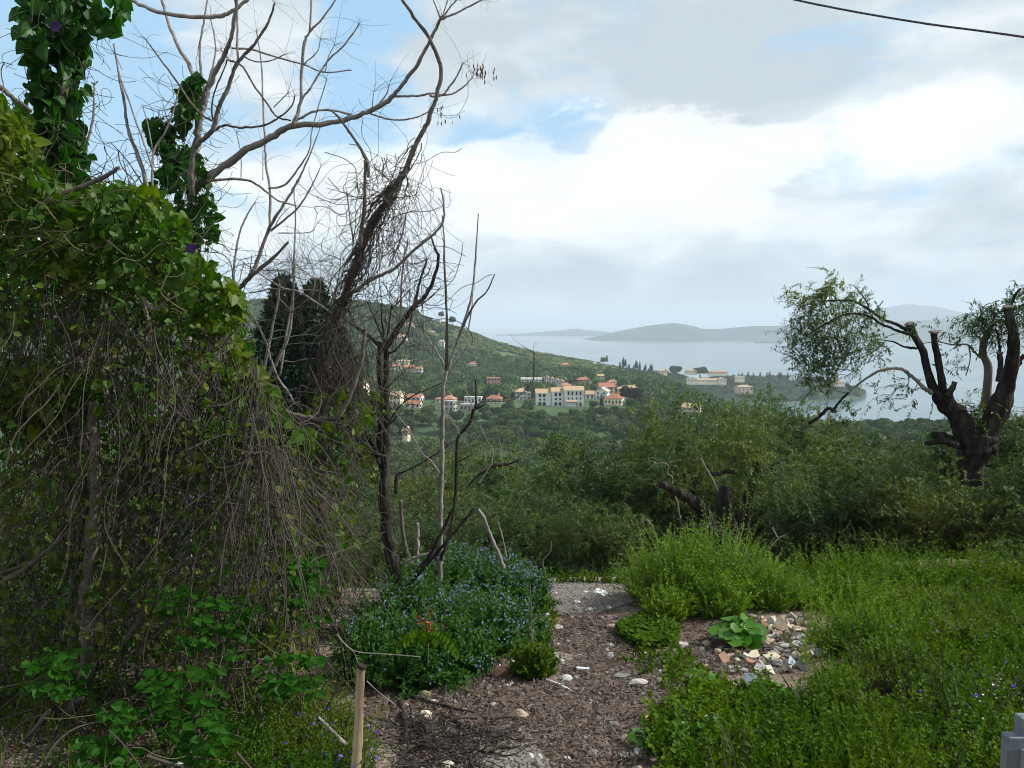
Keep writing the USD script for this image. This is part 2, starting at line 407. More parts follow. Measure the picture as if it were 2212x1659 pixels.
def ground_z(x, y):
    """Height of the land at (x, y)."""
    x, y = np.broadcast_arrays(np.asarray(x, float), np.asarray(y, float))
    near = EYE[2] - near_drop(x, y)
    near = near + 0.05 * (meshkit.fbm(np.stack([x * 0.9, y * 0.9, x * 0], -1), 3, 3) - 0.5) + 0.02 * (meshkit.fbm(np.stack([x * 5, y * 5, x * 0], -1), 2, 5) - 0.5)
    yy = np.clip(y, 62, 2580)
    far = _far(np.stack([np.clip(x / np.maximum(yy, 1), -1.24, 1.24), np.log(yy)], -1).reshape(-1, 2)).reshape(x.shape) + EYE[2]
    t = np.clip((y - 25) / 45, 0, 1); t = t * t * (3 - 2 * t)
    z = near * (1 - t) + far * t
    z = np.where(y < 25, np.maximum(near, -40), z)
    r = np.hypot(x, y)
    rough = np.clip((r - 30) / 200, 0, 1) * 4.0 * (meshkit.fbm(np.stack([x / 45, y / 45, x * 0], -1), 4, 11) - 0.5)
    z = z + rough * np.clip((z - SEA) / 12, 0, 1)
    return np.maximum(z, SEA - 3.0)


def terrain():
    a0 = np.radians(np.concatenate([np.linspace(-180, -44, 46)[:-1], np.linspace(-44, 44, 380), np.linspace(44, 180, 46)[1:-1]]))
    rad = np.exp(np.linspace(math.log(0.5), math.log(2550), 470))
    A, R = np.meshgrid(a0, rad, indexing='ij')
    X, Y = np.sin(A) * R, np.cos(A) * R
    back = np.clip((np.abs(A) - math.radians(75)) / math.radians(25), 0, 1)
    Z = ground_z(X, np.where(np.abs(A) > math.radians(85), np.minimum(Y, 0.0), Y))
    Zb = EYE[2] - 1.7 + np.clip(R - 6, 0, 400) * 0.05
    Z = Z * (1 - back) + Zb * back
    V = np.stack([X, Y, Z], -1)
    na, nr = A.shape
    split = int(np.searchsorted(rad, 34.0))
    def sheet(i0, i1):
        v = V[:, i0:i1 + 1].reshape(-1, 3); m = i1 - i0 + 1
        i, j = np.meshgrid(np.arange(na), np.arange(m - 1), indexing='ij')
        k = (i + 1) % na
        q = np.stack([i * m + j, i * m + j + 1, k * m + j + 1, k * m + j], -1).reshape(-1, 4)
        f = np.vstack([q[:, [0, 2, 1]], q[:, [0, 3, 2]]])
        if i0 == 0:
            c = len(v); v = np.vstack([v, [[0, 0, v[:, 2][::m].mean()]]])
            ii = np.arange(na); f = np.vstack([f, np.stack([np.full(na, c), ii * m, ((ii + 1) % na) * m], -1)[:, [0, 2, 1]]])
        return v, f
    return sheet(0, split), sheet(split, nr - 1)


# near ground: trodden earth and grit on the path, dark soil under the plants
def ground_material():
    n = {'g': ('geometry', {}), 's': ('separate_xyz', {}), 'a': ('noise_texture', {'scale': 1.3, 'detail': 6.0, 'roughness': 0.65}), 'b': ('noise_texture', {'scale': 38.0, 'detail': 6.0, 'roughness': 0.7}), 'vo': ('voronoi_texture', {'scale': 70.0}),
         'r1': ('rgb_ramp', {'ramp': [(0.25, (.075, .060, .048)), (0.45, (.17, .135, .11)), (0.6, (.27, .23, .20)), (0.8, (.42, .38, .33))]}),
         'r2': ('rgb_ramp', {'ramp': [(0.3, (.4, .33, .28)), (0.52, (.85, .8, .76)), (0.75, (1.35, 1.25, 1.15))]}), 'mu': ('mix', {'mix_type': 'multiply', 'fac': 1.0}),
         'ad': ('math', {'math_type': 'multiply_add', 'value2': 0.5}), 'bp': ('bump', {'strength': 0.9, 'distance': 0.02}), 'p': ('principled_bsdf', {'roughness': 0.95, 'specular_ior_level': 0.15})}
    l = [('g.position', 'a.vector'), ('g.position', 'b.vector'), ('g.position', 'vo.vector'), ('a.fac', 'r1.fac'), ('b.fac', 'r2.fac'), ('r1.color', 'mu.color1'), ('r2.color', 'mu.color2'), ('mu.color', 'p.base_color'),
         ('vo.distance', 'ad.value1'), ('b.fac', 'ad.value3'), ('ad.value', 'bp.height'), ('bp.normal', 'p.normal')]
    return usdkit.material(stage, '/World/Looks/ground_earth', n, l, surface='p.BSDF')


_near, _hill = terrain()
tag(put_mesh('/World/ground', *_near, ground_material(), smooth=True), 'brown earth and grit of the clearing', kind='structure')
hill_mat = mat_noise('hill_turf', [(0.25, (.020, .042, .016)), (0.5, (.038, .072, .024)), (0.65, (.07, .11, .035)), (0.8, (.12, .145, .055))], scale=0.02, rough=0.95, bump=0.5, bscale=0.6, dist=0.6)
tag(put_mesh('/World/hillside', *_hill, hill_mat, smooth=True), 'green hillside falling to the bay', kind='structure')

# the sea
def sea():
    n = {'g': ('geometry', {}), 'mp': ('mapping', {'scale': (0.0016, 0.006, 1)}), 'a': ('noise_texture', {'scale': 1.0, 'detail': 5.0}), 'mr': ('map_range', {'to_min': 0.10, 'to_max': 0.30}),
         'm2': ('mapping', {'scale': (0.05, 0.09, 1)}), 'w': ('noise_texture', {'scale': 1.0, 'detail': 6.0, 'roughness': 0.6}), 'bp': ('bump', {'strength': 0.16, 'distance': 1.2}),
         'p': ('principled_bsdf', {'base_color': (.06, .115, .13), 'ior': 1.33, 'specular_ior_level': 0.5})}
    l = [('g.position', 'mp.vector'), ('mp.vector', 'a.vector'), ('a.fac', 'mr.value'), ('mr.result', 'p.roughness'), ('g.position', 'm2.vector'), ('m2.vector', 'w.vector'), ('w.fac', 'bp.height'), ('bp.normal', 'p.normal')]
    m = usdkit.material(stage, '/World/Looks/sea_water', n, l, surface='p.BSDF')
    x = np.array([-58000, -12000, -3000, 0, 3000, 12000, 58000.]); y = np.array([-58000, -5000, 300, 800, 1500, 4000, 10000, 25000, 58000.])
    X, Y = np.meshgrid(x, y, indexing='ij'); V = np.stack([X, Y, X * 0 + SEA], -1).reshape(-1, 3)
    i, j = np.meshgrid(np.arange(len(x) - 1), np.arange(len(y) - 1), indexing='ij'); k = len(y)
    q = np.stack([i * k + j, (i + 1) * k + j, (i + 1) * k + j + 1, i * k + j + 1], -1).reshape(-1, 4)
    tag(put_mesh('/World/sea', V, np.vstack([q[:, :3], q[:, [0, 2, 3]]]), m), 'calm pale blue bay', kind='structure')
sea()

# far shores across the bay
far_mat = mat_noise('far_shore_scrub', [(0.3, (.025, .045, .03)), (0.55, (.045, .065, .045)), (0.75, (.09, .095, .07))], scale=0.004, rough=0.95, bump=0.0)


def far_hill(label, ridge, d, back):
    ridge = np.array(ridge, float)
    us = np.linspace(ridge[0, 0], ridge[-1, 0], 130)
    vs = np.interp(us, ridge[:, 0], ridge[:, 1])
    x = (us - VW / 2) / FOC * d
    h = (HORIZON - vs) / FOC * d * 1.0 + 120.0
    t = np.linspace(-1, 1, 25)
    X, T = np.meshgrid(x, t, indexing='ij')
    Y = d + (T + 1) * back * 0.5
    Hh = h[:, None] * np.cos(T * np.pi / 2) ** 1.3
    nz = meshkit.fbm(np.stack([X / 700, Y / 500, X * 0], -1), 5, 3) - 0.5
    Hh = Hh * (1 + 0.28 * nz) - 2.5 * (1 - np.cos(T * np.pi / 2))
    Xw = X * (Y / d) ** 0.0
    V = np.stack([Xw, Y, np.maximum(SEA + Hh, SEA - 3)], -1).reshape(-1, 3)
    k = len(t); i, j = np.meshgrid(np.arange(len(x) - 1), np.arange(k - 1), indexing='ij')
    q = np.stack([i * k + j, (i + 1) * k + j, (i + 1) * k + j + 1, i * k + j + 1], -1).reshape(-1, 4)
    tag(put_mesh(path_for('far_hill'), V, np.vstack([q[:, :3], q[:, [0, 2, 3]]]), far_mat, smooth=True), label, kind='structure')


far_hill('low pale hill farthest left across the bay', [(1040, 728), (1130, 722), (1200, 716), (1255, 710), (1300, 714), (1350, 721), (1420, 727), (1500, 730)], 8200, 1500)
far_hill('grey blue hill in the middle of the far shore', [(1285, 738), (1330, 726), (1380, 713), (1440, 702), (1495, 696), (1540, 702), (1565, 711), (1620, 712), (1700, 704), (1780, 703), (1900, 700), (1990, 697), (2110, 692), (2230, 690), (2400, 700), (2600, 735)], 5700, 1500)
far_hill('faint high mountain behind the right shore', [(1700, 712), (1850, 690), (1930, 676), (2000, 660), (2050, 654), (2110, 661), (2180, 676), (2260, 680), (2400, 690), (2700, 712)], 9800, 2000)
far_hill('faint far coast beyond the bay', [(300, 715), (700, 712), (1000, 713), (1200, 716), (1500, 711), (1800, 706), (2100, 700), (2600, 704)], 19000, 3000)
far_hill('tiny low islet in the bay', [(1640, 738.5), (1655, 736.5), (1668, 735.6), (1682, 736.6), (1694, 738.5)], 5200, 120)

# the air
hz = usdkit.material(stage, '/World/Looks/haze_air', {'v': ('principled_volume', {'color': (.72, .865, 1.0), 'density': HAZE, 'anisotropy': 0.0})}, [], volume='v.volume')
if HAZE:
    b = trimesh.creation.box((118000, 118000, 1)); v = np.array(b.vertices)
    v[:, 2] = np.where(v[:, 2] > 0, EYE[2] + 285, SEA - 4.0)
    tag(put_mesh('/World/haze', v, np.array(b.faces), hz), 'pale haze over the bay', kind='stuff')

# ---------------------------------------------------------------- woods, village
def proj(p):
    q = np.asarray(p, float) - EYE
    c, s = math.cos(PITCH), math.sin(PITCH)
    zc = q[..., 1] * c - q[..., 2] * s; yc = q[..., 1] * s + q[..., 2] * c
    return VW / 2 + FOC * q[..., 0] / zc, VH / 2 - FOC * yc / zc, q[..., 1]


def cast(u, v, lo=250.0, hi=1600.0):
    """Distance at which the line of sight through (u, v) meets the land."""
    d = np.exp(np.linspace(math.log(lo), math.log(hi), 900))
    p = P(np.full_like(d, u), np.full_like(d, v), d)
    under = p[:, 2] < ground_z(p[:, 0], p[:, 1])
    return float(d[np.argmax(under)]) if under.any() else None


def crown(g, lobes, size, n, core=0.72, shape=OVATE, lean=0.5, squash=1.0):
    """A leafy crown: lobes (x, y, z, r); leaf clumps of the given size cover each lobe, a rough dark core closes it."""
    parts, cores = [], []
    tot = sum(l[3] ** 2 for l in lobes)
    for k, (x, y, z, r) in enumerate(lobes):
        m = max(8, int(n * r * r / tot))
        dirs = rand_dirs(m, g); dirs[:, 2] = np.where(dirs[:, 2] < -0.55, -dirs[:, 2], dirs[:, 2])
        rad = r * (0.72 + 0.36 * g.random(m))
        pos = np.array([x, y, z]) + dirs * rad[:, None] * np.array([1, 1, squash])
        ax = unit(dirs * lean + rand_dirs(m, g) * 0.8 + np.array([0, 0, -0.15]))
        parts.append(leaves(pos, ax, unit(dirs + rand_dirs(m, g) * 0.6), size * (0.6 + 0.8 * g.random(m)), shape, 1.3))
        cores.append(lump((x, y, z), np.array([r, r, r * squash]) * core, 0.35, 1, int(g.integers(1e6)), 2.2))
    return join(*parts), join(*cores)


OLIVE_FAR = [(0.0, (.070, .115, .040)), (0.5, (.115, .17, .058)), (1.0, (.18, .235, .10))]
m_wood = mat_object('wood_leaf', [(0.0, (.034, .080, .020)), (0.4, (.060, .125, .029)), (0.75, (.098, .17, .040)), (1.0, (.15, .22, .058))], spec=0.1, through=0.15)
m_grovefar = mat_object('olive_leaf_far', OLIVE_FAR, spec=0.1, through=0.15)
m_scrub_sunlit = mat_object('scrub_leaf_sunlit', [(0.0, (.12, .17, .04)), (0.5, (.19, .235, .055)), (1.0, (.28, .30, .09))], spec=0.1, through=0.1)  # light scrub green, brightened further so the colour carries the sunlit slope
m_cyp = mat_object('cypress_leaf', [(0.0, (.012, .028, .016)), (1.0, (.026, .048, .024))])
m_rust = mat_object('russet_leaf', [(0.0, (.05, .05, .022)), (1.0, (.085, .075, .035))], through=0.15)
m_bark = mat_noise('bark_grey', [(0.3, (.045, .037, .03)), (0.55, (.11, .092, .075)), (0.8, (.2, .175, .15))], scale=7, stretch=(1, 1, .25), bump=0.7)


def far_tree_parts(kind, seed):
    g = np.random.default_rng(seed)
    if kind == 'cypress':
        lobes = [(0, 0, 0.9 + 1.05 * i, 0.95 * (1 - (i / 9.5) ** 1.8) + 0.12) for i in range(9)]
        leaf, core = crown(g, lobes, 0.5, 900, 0.8, LANCE, 0.5)
        leaf = join(leaf, core)
        top = 1.0
    elif kind == 'pine':
        lobes = [(g.normal() * 1.6, g.normal() * 1.6, 5.6 + g.normal() * 0.5, 1.5 + 0.5 * g.random()) for _ in range(8)]
        leaf, core = crown(g, lobes, 0.6, 1300, 0.7, OVATE, 0.4, 0.6)
        leaf = join(leaf, core); top = 4.8
    else:
        lobes = [(0, 0, 2.9, 1.7)] + [(math.cos(a) * (1.25 + .4 * g.random()), math.sin(a) * (1.25 + .4 * g.random()), 2.3 + 1.5 * g.random(), 1.05 + 0.5 * g.random()) for a in np.arange(7) * 0.9 + g.random()]
        leaf, core = crown(g, lobes, 0.46, 2100, 0.74)
        leaf = join(leaf, core); top = 1.6
    tr = tubes(spline([(0, 0, -1.2), (0.1, 0.05, 0.3), (-0.05, 0.1, top), (0.1, 0, top + 1.2)], 8)[None], np.linspace(0.26, 0.12, 8)[None], 6)
    return tr, leaf


def make_proto(name, kind, seed, mat):
    proto(name)
    tr, leaf = far_tree_parts(kind, seed)
    put_mesh(f'/World/Prototypes/{name}/trunk', *tr, m_bark)
    tag(put_mesh(f'/World/Prototypes/{name}/crown', *leaf, mat), None)
    return f'/World/Prototypes/{name}'


PR = {'olive': [make_proto(f'round_tree_kind_{c}', 'olive', s, m) for c, s, m in (('a', 1, m_grovefar), ('b', 2, m_wood), ('c', 3, m_grovefar), ('d', 4, m_wood))],
      'cypress': [make_proto('cypress_kind', 'cypress', 5, m_cyp)], 'pine': [make_proto('pine_kind', 'pine', 6, m_wood)], 'rust': [make_proto('russet_kind', 'olive', 8, m_rust)]}

# --- village
m_white = mat_noise('render_white', [(0.3, (.50, .49, .47)), (0.6, (.64, .63, .61))], scale=0.5, bump=0.0, rough=0.9)
m_cream = mat_noise('render_cream', [(0.3, (.60, .52, .38)), (0.6, (.74, .66, .50))], scale=0.5, bump=0.0, rough=0.9)
m_pink = mat_noise('render_pink', [(0.3, (.52, .33, .27)), (0.6, (.64, .43, .36))], scale=0.5, bump=0.0, rough=0.9)
m_brick = mat_noise('render_rose', [(0.3, (.40, .20, .16)), (0.6, (.52, .28, .22))], scale=0.5, bump=0.0, rough=0.9)
m_conc = mat_noise('bare_concrete', [(0.3, (.26, .25, .23)), (0.6, (.36, .34, .31))], scale=0.6, bump=0.0, rough=0.9)
m_tan = mat_noise('roof_tan_tile', [(0.3, (.30, .205, .12)), (0.6, (.41, .30, .185))], scale=1.2, bump=0.5, bscale=3, dist=0.05)
m_oran = mat_noise('roof_orange_tile', [(0.3, (.29, .135, .075)), (0.6, (.39, .20, .11))], scale=1.2, bump=0.5, bscale=3, dist=0.05)
m_red = mat_noise('roof_red_tile', [(0.3, (.24, .095, .06)), (0.6, (.33, .145, .09))], scale=1.2, bump=0.5, bscale=3, dist=0.05)
m_grroof = mat_noise('roof_grey', [(0.3, (.30, .30, .28)), (0.6, (.42, .41, .38))], scale=1.2, bump=0.2)
m_glass = mat_plain('dark_pane', (.02, .024, .028), 0.15, 0.5)
m_shut = mat_plain('brown_shutter', (.10, .055, .03), 0.6)
MW = {'white': m_white, 'cream': m_cream, 'pink': m_pink, 'rose': m_brick, 'conc': m_conc}
MR = {'tan': m_tan, 'orange': m_oran, 'red': m_red, 'grey': m_grroof}
RECTS = []


def gable(w, d, z0, rise, over, thick, along='x'):
    """A gabled roof of two slabs; its ridge runs along x or y."""
    if along == 'y':
        v, f = gable(d, w, z0, rise, over, thick); return np.column_stack([-v[:, 1], v[:, 0], v[:, 2]]), f
    W_, D_ = w / 2 + over, d / 2 + over
    drop = rise * over / (d / 2)
    out = []
    for s in (-1, 1):
        a = np.array([[-W_, s * D_, z0 - drop], [W_, s * D_, z0 - drop], [W_, 0, z0 + rise], [-W_, 0, z0 + rise]])
        v = np.vstack([a, a + [0, 0, thick]])
        q = [(0, 1, 2, 3), (4, 7, 6, 5), (0, 4, 5, 1), (1, 5, 6, 2), (2, 6, 7, 3), (3, 7, 4, 0)]
        f = np.array([t for k in q for t in ((k[0], k[1], k[2]), (k[0], k[2], k[3]))])
        out.append((v, f if s > 0 else f[:, ::-1]))
    return join(*out)


def hip(w, d, z0, rise, over, thick):
    W_, D_ = w / 2 + over, d / 2 + over
    r = max(W_ - D_, 0.05) if w >= d else 0.05
    b = np.array([[-W_, -D_, z0], [W_, -D_, z0], [W_, D_, z0], [-W_, D_, z0]])
    t = np.array([[-r, 0, z0 + rise], [r, 0, z0 + rise]])
    if w < d:
        r = D_ - W_; t = np.array([[0, -r, z0 + rise], [0, r, z0 + rise]])
        f = [(0, 1, 5), (0, 5, 4)]
        faces = [(0, 1, 8), (1, 2, 9), (1, 9, 8), (2, 3, 9), (3, 0, 8), (3, 8, 9)]
    else:
        faces = [(0, 1, 9), (0, 9, 8), (1, 2, 9), (2, 3, 8), (2, 8, 9), (3, 0, 8)]
    v = np.vstack([b, b - [0, 0, thick], t])
    faces += [(4, 7, 6), (4, 6, 5)] + [x for i in range(4) for x in ((4 + i, 4 + (i + 1) % 4, (i + 1) % 4), (4 + i, (i + 1) % 4, i))]
    return v, np.array(faces)


def prism(w, d, z0, rise, along='x'):
    """The gable-end triangles of the wall."""
    if along == 'y':
        v, f = prism(d, w, z0, rise); return np.column_stack([-v[:, 1], v[:, 0], v[:, 2]]), f
    v = np.array([[-w / 2, -d / 2, z0], [-w / 2, d / 2, z0], [-w / 2, 0, z0 + rise], [w / 2, -d / 2, z0], [w / 2, d / 2, z0], [w / 2, 0, z0 + rise]])
    return v, np.array([[0, 2, 1], [3, 4, 5], [0, 3, 5], [0, 5, 2], [1, 2, 5], [1, 5, 4], [0, 1, 4], [0, 4, 3]])


def house(label, u0, u1, v0, v1, wall='white', roof='tan', shape='hip', yaw=0.0, deep=0.8, rise=0.32, rows=2, cols=3, d=None, cat='house', side=2, chimney=True, balcony=False, name='house', shutters=False):
    d = d or cast((u0 + u1) / 2, v1) or 500.0
    s = d / FOC; w = (u1 - u0) * s / (abs(math.cos(yaw)) + deep * abs(math.sin(yaw)) * 0.9)
    hh = (v1 - v0) * s; dep = w * deep
    rs = min(hh * rise, 2.6) if shape != 'flat' else 0.0
    h = hh - rs
    base = P((u0 + u1) / 2, v1, d + dep * 0.5); base[2] = P((u0 + u1) / 2, v1, d)[2]
    RECTS.append((u0, u1, v0, v1 if d < 1000 else v1 - 6, d))
    T = Thing(name, label, cat, base, rz=yaw)
    body = boxes((0, 0, (h - 4) / 2), (w, dep, h + 4))
    along = 'x' if shape == 'gable' else 'y'
    if shape in ('gable', 'gable_y'): body = join(body, prism(w - .01, dep - .01, h - .002, rs * 0.98, along))
    T.local('wall', body, MW[wall])
    if shape in ('gable', 'gable_y'): T.local('roof', gable(w, dep, h + 0.02, rs, 0.45, 0.22, along), MR[roof])
    elif shape == 'hip': T.local('roof', hip(w, dep, h + 0.03, rs, 0.5, 0.18), MR[roof])
    else: T.local('roof', boxes((0, 0, h + 0.13), (w + 0.4, dep + 0.4, 0.26)), MR[roof])
    if chimney and shape != 'flat': T.local('chimney', join(boxes((w * 0.28, dep * 0.12, h + rs * 0.75 + 0.3), (0.7, 0.7, 1.5)), boxes((w * 0.28, dep * 0.12, h + rs * 0.75 + 1.1), (0.9, 0.9, 0.16))), MW['white'])
    ww, wh = min(1.2, w / (cols * 2.1)), min(1.5, h / rows * 0.5)
    for r in range(rows):
        zc = (r + 0.52) * h / rows
        for c in range(cols):
            x = (c + 0.5) / cols * w - w / 2
            door = r == 0 and c == cols // 2
            hw = wh * (1.5 if door else 1)
            y = -dep / 2 - 0.05
            W = T.local('door' if door else 'window', boxes((x, y, zc - (wh * 0.25 if door else 0)), (ww, 0.14, hw)), m_shut if door else m_glass)
            T.local('sill', boxes((x, y - .0, zc - hw / 2 - (wh * 0.25 if door else 0) - .07), (ww + .3, 0.26, .13)), MW[wall], under=W)
            T.local('lintel', boxes((x, y, zc + hw / 2 - (wh * 0.25 if door else 0) + .07), (ww + .3, 0.22, .13)), MW[wall], under=W)
            if shutters and not door:
                for k in (-1, 1): T.local('shutter', boxes((x + k * (ww * 0.75 + .05), y - 0.03, zc), (ww * 0.45, 0.1, wh)), m_shut)
        for k in range(side):
            yy = (k + 0.5) / side * dep - dep / 2
            T.local('window', boxes((w / 2 + .05, yy, zc), (0.14, ww * 0.9, wh)), m_glass)
            T.local('window', boxes((-w / 2 - .05, yy, zc), (0.14, ww * 0.9, wh)), m_glass)
        if balcony and r:
            zb = r * h / rows
            T.local('balcony', join(boxes((0, -dep / 2 - 0.75, zb), (w * 0.9, 1.5, 0.18)), boxes((0, -dep / 2 - 1.45, zb + 0.55), (w * 0.9, 0.08, 0.9))), MW['white'])
    return T


def arcade_block():
    """The long white apartment block with arches: three stepped units."""
    u0, u1, v0, v1 = 1158, 1261, 836, 878
    d = cast(1210, v1) or 450.0; s = d / FOC
    RECTS.append((u0, u1, v0, v1 + 3, d))
    from shapely.geometry import box as sbox, Point
    from shapely.ops import unary_union
    base = P(u0, v1, d)
    T = Thing('apartment_block', 'long white arcaded apartment block with stepped tan roofs on the village ridge', 'apartment block', base)
    for (a, b, h_px, fwd, openings, roofed) in ((0, 33, 33, 0.0, [(4, 11), (14, 11)], True), (34, 60, 37, 1.2, [(5, 10), (15, 10)], True), (61, 103, 41, 3.0, [(6, 8), (15, 8), (25, 8), (34, 8)], True)):
        x0, x1, h = a * s, b * s, h_px * s * 0.86
        yb = 2.0 - fwd
        T.local('wall', boxes(((x0 + x1) / 2, yb + 6.2, (h - 4) / 2), (x1 - x0, 9.0, h + 4)), m_white)
        fr = sbox(x0, -4, x1, h)
        fl = h / 3
        holes, wins = [], []
        for (ox, ow) in openings:
            cx = x0 + (ox + ow / 2) * s * (0.92); r = ow * s * 0.36
            if cx + r > x1 - 0.4: continue
            holes.append(sbox(cx - r, 0.3 + fl * 0.0, cx + r, fl * 0.55).union(Point(cx, fl * 0.55).buffer(r, 12)))
            holes.append(sbox(cx - r * 0.8, fl * 2 + 0.25, cx + r * 0.8, fl * 2 + fl * 0.82))
            wins.append((cx, fl * 1.5, r))
        sl = fr.difference(unary_union(holes))
        m = trimesh.creation.extrude_polygon(sl, 0.4, engine='earcut'); v = np.array(m.vertices)
        T.local('arcade', (np.column_stack([v[:, 0], yb - v[:, 2] + 0.4, v[:, 1]]), np.array(m.faces)[:, ::-1]), m_white)
        for side in (x0 + 0.1, x1 - 0.1): T.local('wall', boxes((side, yb + 1.05, h / 2 - 2), (0.19, 1.26, h + 4)), m_white)
        for zf in (fl, 2 * fl): T.local('floor_slab', boxes(((x0 + x1) / 2, yb + 1.05, zf), (x1 - x0 - 0.4, 1.25, 0.2)), m_white)
        for cx, zc, r in wins:
            T.local('window', boxes((cx, yb - 0.03, zc), (r * 1.1, 0.12, fl * 0.42)), m_glass)
            for zz in (0.2, 2 * fl + 0.1): T.local('door', boxes((cx, yb + 1.66, zz + fl * 0.36), (r * 1.2, 0.1, fl * 0.66)), m_glass)
        g = gable(x1 - x0, 9.6, h + 0.02, 1.9, 0.35, 0.22); T.local('roof', (g[0] + [(x0 + x1) / 2, yb + 5.2, 0], g[1]), m_tan)
        pr = prism(x1 - x0 - .02, 9.3, h, 1.82); T.local('gable', (pr[0] + [(x0 + x1) / 2, yb + 5.2, 0], pr[1]), m_white)
    T.local('terrace_wall', boxes((30 * s, -1.6, -1.6), (64 * s, 0.5, 3.6)), m_white)
    T.local('terrace', boxes((30 * s, -0.1, -0.05), (64 * s, 2.4, 0.2)), m_conc)
    T.local('porch_roof', (gable(22 * s, 3.0, 3.0, 0.8, 0.2, 0.15)[0] + [76 * s, -2.3, 0], gable(22 * s, 3.0, 3.0, 0.8, 0.2, 0.15)[1]), m_tan)
    T.local('porch', boxes((76 * s, -1.9, 0.5), (21 * s, 2.2, 5.0)), m_white)


arcade_block()
house('white house with tan hipped roof just left of the arcaded apartment block', 1111, 1137, 839, 863, 'white', 'tan', 'hip', 0.25, 0.8, 0.3, 2, 3)
house('small white flat-roofed annexe touching the hipped white house', 1135, 1147, 848, 863, 'white', 'grey', 'flat', 0.25, 0.9, 0, 2, 1, side=1)
house('low white house with tan roof between the apartment block and the gabled white house', 1263, 1283, 845, 862, 'white', 'tan', 'gable', 0.1, 0.7, 0.35, 1, 2, chimney=False)
house('pale gabled house with grey roof in front of the tall pink house', 1285, 1318, 838, 862, 'white', 'grey', 'gable_y', -0.35, 1.0, 0.32, 2, 2)
house('tall pink house with red roof and white gable behind the pale gabled house', 1291, 1327, 828, 856, 'pink', 'red', 'gable', 0.15, 0.8, 0.28, 3, 2)
house('broad low cream house under a large red-brown hipped roof', 1304, 1349, 851, 876, 'cream', 'red', 'hip', -0.3, 0.8, 0.5, 1, 5, chimney=False)
house('wide rose house with tan hipped roof behind the two russet trees', 1333, 1381, 833, 855, 'pink', 'tan', 'hip', -0.1, 0.6, 0.3, 2, 4)
house('duplex with sandy gabled roof and white balconies, alone on the slope to the right', 1472, 1521, 873, 899, 'cream', 'tan', 'gable', -0.55, 0.7, 0.3, 2, 3, balcony=True, chimney=False)
house('small brown-roofed house directly behind the arcaded apartment block', 1210, 1235, 827, 842, 'cream', 'orange', 'hip', 0.1, 0.8, 0.4, 1, 2, chimney=False)
for i, x in enumerate((1126, 1137, 1148, 1159)):
    house(['left end unit of the grey roofed terrace above the hipped white house', 'second unit from the left of the grey roofed terrace', 'third unit from the left of the grey roofed terrace', 'right end unit of the grey roofed terrace'][i], x, x + 10.6, 815.5, 828, 'white', 'grey', 'gable', 0.0, 1.0, 0.3, 2, 2, chimney=False, side=1, name='terraced_house', d=610)
for i in range(4):
    house(['highest unit of the stepped white terrace', 'second highest unit of the stepped white terrace', 'second lowest unit of the stepped white terrace', 'lowest unit of the stepped white terrace'][i], 1176 + 10.5 * i, 1186.6 + 10.5 * i, 812 + 2.6 * i, 823 + 2.8 * i, 'white', 'tan', 'gable_y', -0.15, 1.0, 0.3, 2, 2, chimney=False, side=1, name='terraced_house', d=600)
house('rose red house with red roof on the slope above the apartment block', 1244, 1273, 815, 829, 'rose', 'red', 'hip', 0.2, 0.7, 0.35, 2, 4)
house('small yellow house below the cypress wood', 1290, 1304, 809, 819, 'cream', 'tan', 'gable', 0.1, 0.8, 0.3, 2, 2)
house('brown roofed villa above the tall pink house', 1311, 1332, 820, 832, 'cream', 'orange', 'hip', -0.2, 0.8, 0.4, 2, 3)
house('pinkish house beside the pale road on the hill spur', 1210, 1231, 784, 794, 'pink', 'orange', 'hip', 0.2, 0.8, 0.35, 2, 3)
house('white house with red roof alone in the middle of the dark hill', 1011, 1031, 782, 794, 'white', 'red', 'hip', 0.15, 0.8, 0.35, 2, 3, balcony=True)
house('pink flat-topped house at the foot of the hill left of the terraces', 1050, 1081, 817, 832, 'pink', 'orange', 'flat', 0.2, 0.7, 0, 2, 4)
house('white bungalow under a bright red hipped roof', 1051, 1085, 854, 870, 'white', 'red', 'hip', -0.1, 0.7, 0.45, 1, 4)
house('white house with two tiers of orange roof seen past the pale sapling', 880, 917, 852, 867, 'white', 'orange', 'gable', -0.35, 0.7, 0.42, 1, 3, chimney=True)
house('white verandah storey under the two tiers of orange roof', 877, 913, 866, 881, 'white', 'orange', 'gable', -0.35, 0.45, 0.4, 1, 3, chimney=False, name='verandah')
house('orange roofed house behind the unfinished concrete frame', 941, 986, 854, 870, 'cream', 'orange', 'hip', -0.2, 0.7, 0.5, 1, 4)
house('unfinished grey concrete building with open right side', 960, 987, 867, 889, 'conc', 'grey', 'flat', -0.4, 0.8, 0, 2, 2, chimney=False, cat='building', name='concrete_building')
house('long low white building left of the red hipped bungalow', 1003, 1042, 858, 871, 'white', 'grey', 'flat', -0.1, 0.5, 0, 1, 5, chimney=False, name='low_building', cat='building')
house('grey concrete shell on the slope below the long low white building', 994, 1028, 874, 888, 'conc', 'grey', 'flat', -0.1, 0.5, 0, 1, 4, chimney=False, name='concrete_building', cat='building')
house('cream house with tan roof half hidden by the scorched double trunk', 842, 872, 847, 875, 'cream', 'tan', 'gable', -0.3, 0.8, 0.25, 2, 3)
house('pale yellow house with red roof farthest left, behind the vine-wrapped dead tree', 762, 797, 826, 877, 'cream', 'red', 'gable', -0.35, 0.8, 0.15, 3, 3)
house('small white house at the right end of the cluster low on the hill', 898, 914, 793, 808, 'white', 'orange', 'gable', -0.2, 0.8, 0.25, 2, 2)
house('rosy house in the cluster low on the hill, left of its small white house', 872, 896, 789, 803, 'pink', 'red', 'gable', 0.1, 0.8, 0.3, 2, 3)
